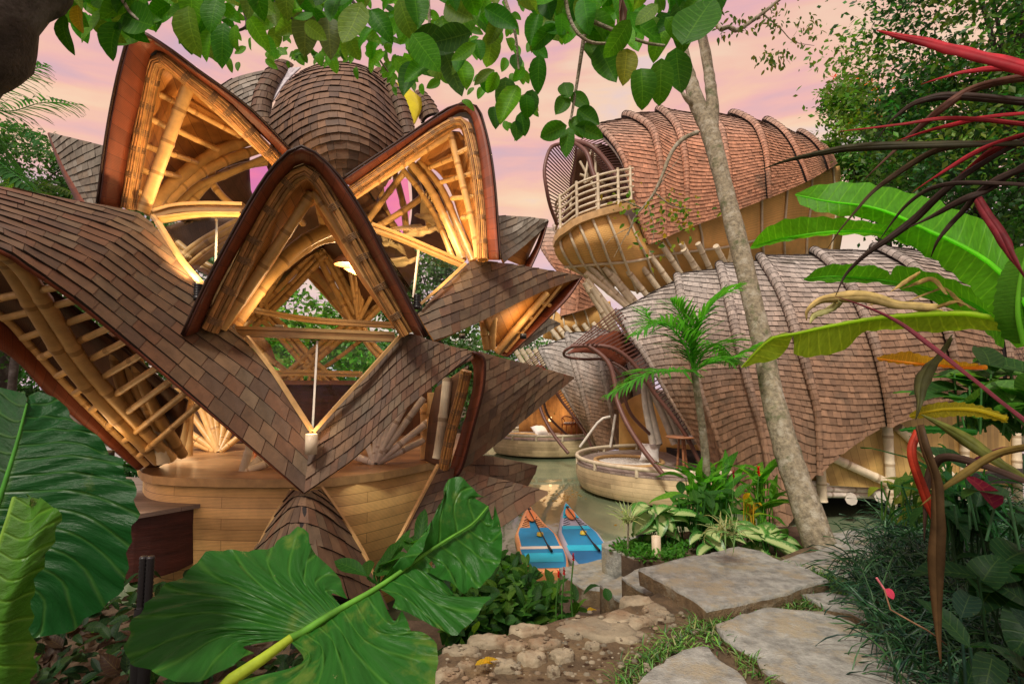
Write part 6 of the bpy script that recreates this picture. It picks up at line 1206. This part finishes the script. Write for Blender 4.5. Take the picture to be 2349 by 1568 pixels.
plant('broadleaf_shrub', 'dark leafy shrub filling the centre of the planter', G(1620, 1235, -.15), 60, .24, .11, [(.03, .12, .02), (.06, .19, .03)], (-.2, 1.0), .9, 'ovate', 'leaf', grp, stem=.5, spread=.42)
plant('spider_plant', 'striped narrow-leaved tuft halfway up the planter', G(1665, 1225, .35), 50, .20, .016, [(.30, .34, .12), (.12, .26, .06)], (.0, 1.4), 1.8, 'blade', 'blade', grp, stem=.03, spread=.03)
plant('croton', 'yellow-leaved croton glowing between the ginger clumps', G(1725, 1240, -.1), 12, .16, .05, [(.45, .30, .02), (.2, .28, .02)], (.2, 1.3), .6, 'lance', 'leaf', grp, stem=.42, spread=.10)
plant('dracaena', 'small spiky pale-leaved plant on a thin stem at the planter corner', G(1440, 1250, -.12) + V((0, 0, .22)), 34, .22, .013, [(.35, .40, .14), (.2, .3, .08)], (.1, 1.5), .7, 'blade', 'blade', grp, stem=.04, spread=.01)
t = [o for o in bpy.data.objects if o.name == 'dracaena'][0]; b = MB(); b.tube([V((0, 0, -.26)), V((.01, 0, 0))], .010, 6); b.build('trunk', M['bark'], t)
cover('bright low ground cover carpeting the planter soil', W2([(1400,1262),(1430,1242),(1520,1240),(1600,1250),(1560,1285),(1470,1285)], -.18), -.2, 900, [(.08, .26, .03), (.05, .2, .02)], (.03, .06), .07, 'ground_cover')
def budflower(label, u, v, d, h, col=(.6, .01, .01), grp=None):
    t = empty('red_flower', label, 'flower', grp); p = P(u, v, d); b = MB()
    for k in range(10):
        z = -h * .5 + h * k / 10; leaf(b, p + V((0, 0, z)), rdir(.6, 1.3, k * 2.4), V((0, 0, 1)), h * .4, h * .28, -.2, .4, jit(col, .3), 'ovate', 4, 1)
    b.build('bracts', M['strap'], t); b = MB(); b.tube(smooth([p - V((0, 0, h * .4)), p - V((.02, 0, .25)), p - V((0, 0, .5))], 8), .006, 5, (.06, .18, .03)); b.build('stem', M['strap'], t); seat(t, p - V((0, 0, .5)))
budflower('red cone flower rising above the planter by the trunk', 1740, 1082, 5.5, .10); budflower('dull red flower spike beside the palm stem', 1683, 1090, 5.5, .08, (.25, .02, .03))
for lb, u, v in (('small red flower bud, left of the pair in the bed by the wall', 1281, 1318), ('small red flower bud, right of the pair in the bed by the wall', 1294, 1312), ('small red flower bud nearest the paddle boards', 1315, 1279)): budflower(lb, u, v, 3.9, .05)
pi = empty('pipe', 'grey elbow pipe behind the mottled plant', 'pipe'); b = MB(); b.tube(smooth(PP((1478,1255,5.9),(1470,1225,5.9),(1478,1208,5.9),(1500,1205,5.9)), 12), .06, 12); b.build('pipe_bend', mat('grey_pvc', (.12, .13, .16), .35), pi); seat(pi, P(1478, 1255, 5.9))
bo = empty('bollard', 'short cream stub post half hidden by the mottled leaves', 'bollard'); b = MB(); b.lathe(G(1506, 1276, -.2), [(.045, 0), (.045, .2), (.036, .2), (.036, .17), (0, .17)], 16); b.build('post', M['cream'], bo); seat(bo, G(1506, 1276, -.2))
for lb, u, v, d in (('cluster of dark green leaves left of the torn leaf midrib', 870, 1300, 3.4), ('upright young leaves beside the bamboo trim', 962, 1262, 3.3)): plant('young_shrub', lb, P(u, v, d) - V((0, 0, .1)), 9, .26, .10, [(.035, .15, .02)], (.2, 1.3), .4, 'obovate', 'leaf', None, stem=.12, spread=.05)
# ---------------------------------------------------------- grass
def blades(label, spots, L, w, cols, el, bend, name, seg=6, cat='grass'):
    b = MB()
    for p, s_ in spots: leaf(b, p, rdir(*el), V((rnd(-.3, .3), rnd(-.3, .3), 1)), L * s_ * rnd(.6, 1.2), w * rnd(.7, 1.3), bend * rnd(.5, 1.5), .25, jit(random.choice(cols), .35), 'blade', seg, 1)
    return tag(b.build(name, M['blade']), label, cat, kind='stuff')
mg = []; poly = W2([(2010,1250),(1955,1330),(1975,1420),(2010,1500),(2050,1620),(2700,1650),(2700,1150),(2150,1175),(2060,1200)], 0)
while len(mg) < 7500:
    x, y = rnd(1.2, 7), rnd(1.4, 6)
    if inside((x, y), poly) and noise.noise(V((x * 3, y * 3, 0))) > -.25: mg.append((V((x, y, rnd(0, .12))), 1))
blades('dark blue-green mondo grass spilling over the slabs at right', mg, .42, .010, [(.012, .068, .026), (.02, .09, .032), (.012, .05, .034), (.03, .11, .03)], (.3, 1.4), 1.9, 'mondo_grass', 7)
gs = []; strips = [[(1440,1590),(1480,1530),(1545,1480),(1620,1440),(1660,1420),(1700,1400),(1640,1440),(1680,1480),(1740,1515),(1790,1580)], [(1640,1420),(1720,1388),(1800,1366),(1860,1345),(1910,1335),(1965,1362),(1900,1372),(1850,1392),(1790,1392),(1690,1412)], [(1790,1290),(1840,1312),(1905,1330),(1880,1322)]]
for st_ in strips:
    q = [G(u, v, 0) for u, v in st_]
    for a, c in zip(q, q[1:]):
        for k in range(int((c - a).length * 520)):
            p = a.lerp(c, random.random()) + V((random.gauss(0, .06), random.gauss(0, .06), 0))
            if not any(inside((p.x, p.y), s_) for s_ in SLABS): gs.append((V((p.x, p.y, .0)), 1))
blades('tufts of short green lawn grass in the joints of the path', gs, .085, .009, [(.06, .20, .02), (.10, .27, .03), (.03, .12, .02), (.16, .2, .06)], (.1, 1.2), .9, 'lawn_grass', 4)
# ---------------------------------------------------------- banana-like leaves from the right
hp = empty('heliconia', 'large plant with paddle leaves reaching in from the right edge', 'plant')
def blade2(top, mid, low, col, m='leaf', veins=26, n=44, name='leaf', w=.0035):
    b = MB(); T, Q, L_ = PP(*top), PP(*mid), PP(*low)
    bigloft(b, Q, T, n=n, m=5, col=col, veins=veins, wave=w); bigloft(b, Q, L_, n=n, m=5, col=col, veins=veins, wave=w, sgn=-1); b.tube(smooth(Q, 20), [.004 + .008 * i / 20 for i in range(21)], 6, tuple(c * 1.6 for c in col)); return b.build(name, M[m], hp)
BGn = (.085, .34, .012)
blade2([(1824,446,3.0),(1860,428,2.95),(1930,418,2.9),(2010,424,2.8),(2100,445,2.7),(2147,457,2.6),(2190,480,2.5),(2260,510,2.35),(2349,600,2.2),(2400,680,2.1)], [(1824,447,3.0),(1900,462,2.9),(1990,473,2.75),(2060,495,2.65),(2121,525,2.5),(2200,560,2.4),(2279,610,2.25),(2349,690,2.1),(2400,780,2.0)], [(1824,449,3.0),(1850,478,2.95),(1930,494,2.85),(2000,505,2.8),(2050,540,2.7),(2130,590,2.6),(2200,640,2.45),(2260,700,2.3),(2330,800,2.2)], BGn)
blade2([(1722,566,3.2),(1740,540,3.1),(1766,518,3.0),(1824,499,2.9),(1943,501,2.8),(2040,520,2.7),(2141,560,2.6),(2220,600,2.5)], [(1722,568,3.2),(1780,550,3.05),(1864,536,2.9),(1943,530,2.85),(2030,535,2.75),(2141,572,2.6),(2220,606,2.5)], [(1724,572,3.15),(1785,557,3.0),(1864,543,2.95),(1943,538,2.9),(2022,545,2.8),(2141,580,2.65),(2220,612,2.5)], (.09, .34, .012))
blade2([(1844,640,3.1),(1884,612,3.0),(1950,606,2.9),(2020,612,2.85),(2042,632,2.85),(2052,612,2.8),(2081,610,2.75),(2160,632,2.65),(2240,667,2.5),(2300,720,2.4)], [(1844,641,3.1),(1900,634,3.0),(1960,636,2.95),(2022,642,2.9),(2081,652,2.8),(2160,672,2.7),(2240,702,2.55),(2310,760,2.4)], [(1845,644,3.1),(1900,646,3.0),(1960,648,2.95),(2022,650,2.9),(2081,668,2.8),(2160,700,2.7),(2230,735,2.6),(2300,800,2.4)], (.07, .29, .012))
blade2([(1701,842,2.9),(1735,800,2.85),(1773,770,2.8),(1824,761,2.75),(1900,744,2.7),(2002,726,2.6),(2100,716,2.5),(2220,712,2.35),(2300,730,2.3)], [(1701,842,2.9),(1737,804,2.84),(1773,774,2.78),(1824,765,2.73),(1900,748,2.68),(2002,730,2.58),(2100,722,2.48),(2220,719,2.33),(2300,735,2.28)], [(1702,844,2.9),(1740,832,2.86),(1777,826,2.82),(1805,800,2.8),(1822,766,2.75),(1826,814,2.78),(1895,814,2.74),(1943,798,2.7),(1982,762,2.66),(2060,756,2.6),(2141,762,2.5),(2220,755,2.4),(2300,760,2.3)], (.19, .30, .02), n=60)
blade2([(2330,570,2.2),(2290,640,2.2),(2280,720,2.2),(2300,780,2.2)], [(2360,560,2.1),(2340,640,2.1),(2335,720,2.1),(2350,790,2.1)], [(2400,560,2.1),(2400,640,2.1),(2400,720,2.1),(2400,790,2.1)], (.07, .22, .015))
blade2([(2010,818,2.9),(2040,812,2.85),(2081,806,2.8),(2120,815,2.75),(2170,822,2.7),(2260,838,2.6)], [(2012,822,2.9),(2060,828,2.85),(2110,834,2.8),(2160,838,2.75),(2210,842,2.7),(2262,842,2.6)], [(2012,826,2.9),(2060,834,2.86),(2110,838,2.8),(2160,842,2.75),(2210,846,2.7),(2264,845,2.6)], (.42, .24, .03), name='yellowed_leaf')
blade2([(2085,950,2.6),(2120,930,2.55),(2170,922,2.5),(2240,928,2.4),(2310,950,2.3)], [(2087,955,2.6),(2120,946,2.55),(2170,938,2.5),(2240,940,2.4),(2310,960,2.3)], [(2088,958,2.6),(2120,958,2.55),(2170,956,2.5),(2240,955,2.4),(2310,970,2.3)], (.30, .28, .02), name='yellowed_leaf')
blade2([(2062,984,2.8),(2110,976,2.75),(2180,978,2.7),(2240,985,2.6)], [(2064,986,2.8),(2110,983,2.75),(2180,985,2.7),(2240,990,2.6)], [(2064,988,2.8),(2110,992,2.75),(2180,994,2.7),(2240,998,2.6)], (.03, .2, .04))
def strap(label_or_parent, pts, w, col, name='leaf', m='strap', roll_=.35):
    """strap leaf folded along its midrib: two halves meeting in a keel, edges slightly wavy"""
    b = MB(); N = 40; q = smooth([P(*p[:3]) for p in pts], N); A = []; B = []; ph = rnd(0, 6)
    for i, p in enumerate(q):
        x = i / N; t = (q[min(i+1, N)] - q[max(i-1, 0)]).normalized(); vw = (p - V((0, 0, CAMZ))).normalized(); s_ = t.cross(vw).normalized(); nn = s_.cross(t); r = roll_ + .5 * math.sin(x * 5 + ph)
        s_ = s_ * math.cos(r) + nn * math.sin(r); nn = s_.cross(t)
        ww = w * min(1, x * 2.2 + .06) * (1 - .3 * x) ; k1 = nn * ww * (.22 + .05 * math.sin(i * .9)); k2 = nn * ww * (.22 + .05 * math.sin(i * .8 + 2))
        A.append([p - s_ * ww / 2 + k1, p - s_ * ww * .25 + k1 * .4, p]); B.append([p.copy(), p + s_ * ww * .25 + k2 * .4, p + s_ * ww / 2 + k2])
    b.grid(A, tuple(c * .85 for c in col)); b.grid(B, tuple(c * 1.2 for c in col)); return b.build(name, M[m], label_or_parent, solid=.0008, off=0)
DR = (.035, .022, .016); RD = (.36, .018, .028); OL = (.055, .06, .018); TN = (.42, .32, .12)
strap(hp, [(1850,735,2.8),(1852,712,2.78),(1880,690,2.75),(1920,683,2.7),(1990,680,2.65),(2060,695,2.6),(2150,700,2.5)], .075, TN, 'dried_leaf'); strap(hp, [(1858,742,2.78),(1870,720,2.78),(1905,705,2.75),(1925,690,2.7)], .06, (.36, .36, .14), 'dried_leaf')
for pts, w in (([(2040,670,2.7),(2085,640,2.65),(2110,622,2.6)], .03), ([(2060,665,2.7),(2100,650,2.65),(2140,640,2.6),(2175,675,2.55)], .03), ([(2085,690,2.7),(2130,670,2.65),(2170,660,2.6),(2210,700,2.5)], .035), ([(2120,720,2.7),(2160,700,2.6),(2200,690,2.5),(2240,710,2.4)], .03), ([(1990,700,2.7),(2040,690,2.7),(2100,705,2.6),(2160,715,2.5)], .04)): strap(hp, pts, w, (.50, .36, .12), 'dried_leaf', roll_=.8)
strap(hp, [(2100,962,2.3),(2108,925,2.3),(2112,880,2.35),(2128,840,2.4),(2155,806,2.45),(2180,770,2.4)], .075, OL, 'twisted_leaf', roll_=.8); strap(hp, [(2113,950,2.2),(2160,975,2.15),(2220,1010,2.1),(2300,1060,2.0),(2360,1100,1.95)], .06, (.10, .12, .02))
seat(hp, (6.5, 3.6, 0))
co = empty('cordyline', 'red and bronze strap-leaved plant arching in from the right edge', 'plant')
for pts, w, c_ in [([(2011,70,1.9),(2060,82,1.85),(2131,95,1.8),(2231,118,1.7),(2347,152,1.6),(2420,180,1.5)], .060, RD), ([(2112,194,1.9),(2160,178,1.85),(2220,162,1.8),(2300,156,1.7),(2400,170,1.6)], .026, RD), ([(2012,322,2.1),(2040,280,2.05),(2081,245,2.0),(2120,228,1.95),(2180,220,1.9),(2331,232,1.75),(2420,240,1.7)], .036, DR),
    ([(1980,414,2.1),(2040,355,2.05),(2097,300,2.0),(2160,248,1.9),(2230,205,1.85),(2340,180,1.7),(2420,180,1.6)], .036, (.10, .045, .03)), ([(1742,391,2.3),(1800,370,2.2),(1880,352,2.1),(1964,338,2.05),(2131,330,1.9),(2250,326,1.8),(2347,325,1.7),(2430,325,1.6)], .040, (.035, .035, .014)), ([(2054,324,2.0),(2130,300,1.95),(2197,283,1.9),(2260,268,1.8),(2347,258,1.7),(2420,255,1.6)], .022, RD),
    ([(1917,678,2.2),(1940,630,2.2),(1985,585,2.15),(2042,545,2.1),(2100,500,2.05),(2160,440,1.95),(2240,380,1.85),(2347,320,1.7),(2420,290,1.6)], .036, DR), ([(1898,570,2.2),(1932,520,2.15),(2000,440,2.1),(2060,395,2.05),(2147,345,1.95),(2250,330,1.8),(2400,330,1.7)], .030, (.055, .035, .015)), ([(2164,434,1.95),(2220,390,1.9),(2280,345,1.8),(2347,325,1.7),(2420,320,1.6)], .03, (.2, .015, .02)), ([(2091,442,2.0),(2150,402,1.9),(2247,345,1.8),(2347,310,1.7),(2420,300,1.6)], .02, (.3, .02, .03)),
    ([(2081,524,2.0),(2140,495,1.95),(2210,455,1.85),(2264,433,1.8),(2347,378,1.7),(2420,350,1.6)], .034, DR), ([(2135,590,2.0),(2155,545,1.95),(2200,490,1.9),(2260,425,1.8),(2347,385,1.7),(2420,370,1.6)], .034, DR), ([(1922,302,2.1),(1980,295,2.0),(2060,285,1.95),(2180,270,1.85),(2347,285,1.7),(2420,300,1.6)], .02, (.25, .015, .02)), ([(2010,560,2.1),(2080,470,2.0),(2160,425,1.9),(2300,420,1.75),(2420,430,1.6)], .02, DR),
    ([(1915,679,2.2),(1990,705,2.1),(2062,739,2.0),(2140,795,1.9),(2220,857,1.8),(2349,960,1.6),(2430,1020,1.5)], .022, (.13, .02, .03)), ([(2360,650,1.6),(2320,590,1.65),(2290,530,1.7),(2262,489,1.75),(2240,455,1.8)], .040, (.14, .015, .02)), ([(2158,1522,1.75),(2152,1440,1.75),(2147,1300,1.72),(2148,1200,1.7),(2142,1100,1.7),(2115,1020,1.72),(2105,975,1.75)], .052, (.075, .045, .018)),
    ([(2120,1240,1.8),(2122,1180,1.8),(2130,1100,1.8),(2160,1050,1.75),(2240,1060,1.65),(2380,1110,1.5)], .032, (.05, .03, .02)), ([(2165,1290,1.8),(2155,1230,1.78),(2120,1130,1.78),(2092,1040,1.78),(2105,985,1.8)], .035, (.30, .03, .012)), ([(2110,1160,1.75),(2160,1120,1.7),(2220,1080,1.65),(2290,1040,1.6),(2380,1020,1.5)], .028, (.16, .12, .03))]: strap(co, pts, w, c_)
b = MB(); b.tube([V((2.35, 1.55, -.1)), P(2440, 900, 1.55), P(2440, 500, 1.55), P(2430, 180, 1.55)], .03, 8); b.build('stem', M['darkbark'], co); seat(co, (2.35, 1.55, 0))
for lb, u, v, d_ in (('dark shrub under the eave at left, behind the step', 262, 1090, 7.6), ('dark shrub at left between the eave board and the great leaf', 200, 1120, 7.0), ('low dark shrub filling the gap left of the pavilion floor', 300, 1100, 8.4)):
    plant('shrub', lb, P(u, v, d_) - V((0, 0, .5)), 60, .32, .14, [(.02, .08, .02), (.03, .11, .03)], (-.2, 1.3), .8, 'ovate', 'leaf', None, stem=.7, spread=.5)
# dark broad leaves lower right, striped pink one, anthurium
for lb, u, v, d, n, L, w, c_, m in (('dark broad-leaved shrub at the right edge below the strap leaves', 2345, 1350, 2.4, 12, .30, .18, [(.008, .04, .012), (.012, .05, .016)], 'leaf'), ('dark leafy shrub in the bottom right corner', 2360, 1540, 2.0, 12, .20, .08, [(.01, .04, .025), (.012, .05, .02)], 'leaf'), ('striped pink and green leaved plant at the right edge', 2360, 1110, 2.5, 12, .32, .10, [(.04, .12, .05), (.16, .015, .07), (.03, .09, .04)], 'leaf'), ('spray of glossy palm-like leaves behind the hanging bronze leaf', 2200, 1140, 3.2, 50, .40, .035, [(.02, .11, .03), (.03, .15, .05)], 'leaf'), ('mottled yellow-green croton beside the villa posts', 2130, 1120, 3.8, 40, .22, .06, [(.08, .2, .03), (.25, .3, .06)], 'leaf'), ('bushy green plant beyond the paddle leaves at the right edge', 2330, 900, 3.2, 50, .36, .15, [(.05, .17, .04), (.1, .25, .05), (.03, .1, .02)], 'leaf'), ('dark leafy undergrowth plant between the grass and the edge', 2260, 1210, 3.1, 26, .24, .09, [(.012, .05, .016), (.016, .06, .025)], 'leaf')):
    p = P(u, v, d); t = plant('shrub', lb, p - V((0, 0, .25)), n, L, w, c_, (-.3, 1.2), .9, 'lance' if w < .1 else 'ovate', m, None, stem=.4, spread=.3)
an = empty('anthurium', 'single pink anthurium flower on a long stalk over the mondo grass', 'flower'); p = P(2028, 1350, 2.7); b = MB(); leaf(b, p, V((.3, -.3, -.4)), V((-.3, -1, .9)), .055, .042, .3, .5, (.60, .06, .12), 'ovate', 6, 2); b.build('spathe', M['strap'], an)
b = MB(); b.tube([p, p + V((-.035, 0, .055))], .005, 6, (.8, .25, .3)); b.build('spadix', M['strap'], an); b = MB(); b.tube(smooth([p, P(2045, 1400, 2.6), P(2120, 1440, 2.5), G(2200, 1500, 0)], 10), .004, 5, (.25, .14, .08)); b.build('stalk', M['strap'], an); seat(an, G(2200, 1500, 0))
# fallen leaves on the wall and slabs, floating leaves
for k, (lb, u, v, z) in enumerate((('yellow fallen leaf lying on the low wall', 1090, 1525, .04), ('second yellow fallen leaf beside the first on the wall', 1108, 1521, .04), ('tan dry leaf on the grass strip', 1948, 1340, .05), ('yellow leaf in the bed at the foot of the steps', 1348, 1402, -.2))):
    b = MB(); leaf(b, G(u, v, z), V((1, rnd(-1, 1), .1)), V((0, 0, 1)), .10, .05, .5, .3, (.62, .42, .03) if k != 2 else (.5, .33, .12), 'ovate', 6, 6); tag(b.build('fallen_leaf', M['leaf']), lb, 'fallen leaf')
b = MB()
for k in range(60):
    q = G(rnd(1215, 1330), rnd(1125, 1150), WZ + .008) if k < 40 else G(rnd(1180, 1450), rnd(1060, 1290), WZ + .008); leaf(b, q, V((rnd(-1, 1), rnd(-1, 1), 0)), V((0, 0, 1)), rnd(.04, .12), .05, .1, .05, jit((.5, .28, .06)), 'ovate', 3, 3)
tag(b.build('floating_leaves', M['leaf']), 'brown leaves floating on the pond near the boards', 'floating leaves', kind='stuff')
# twin black drain tubes in the shade at left
dt = empty('ribbed_tube', 'pair of black ribbed tubes standing in the shade below the red step', 'tube')
for u in (330, 346):
    b = MB(); p = P(u, 1275, 3.2); b.lathe(p, [(0, 0)] + [(.020 + .004 * (k % 2), -k * .012) for k in range(26)], 12); b.lathe(p, [(.03, -.3), (.034, -.34), (.034, -.75)], 12); b.build('tube', M['black'], dt)
seat(dt, P(338, 1275, 3.2) - V((0, 0, .75)))
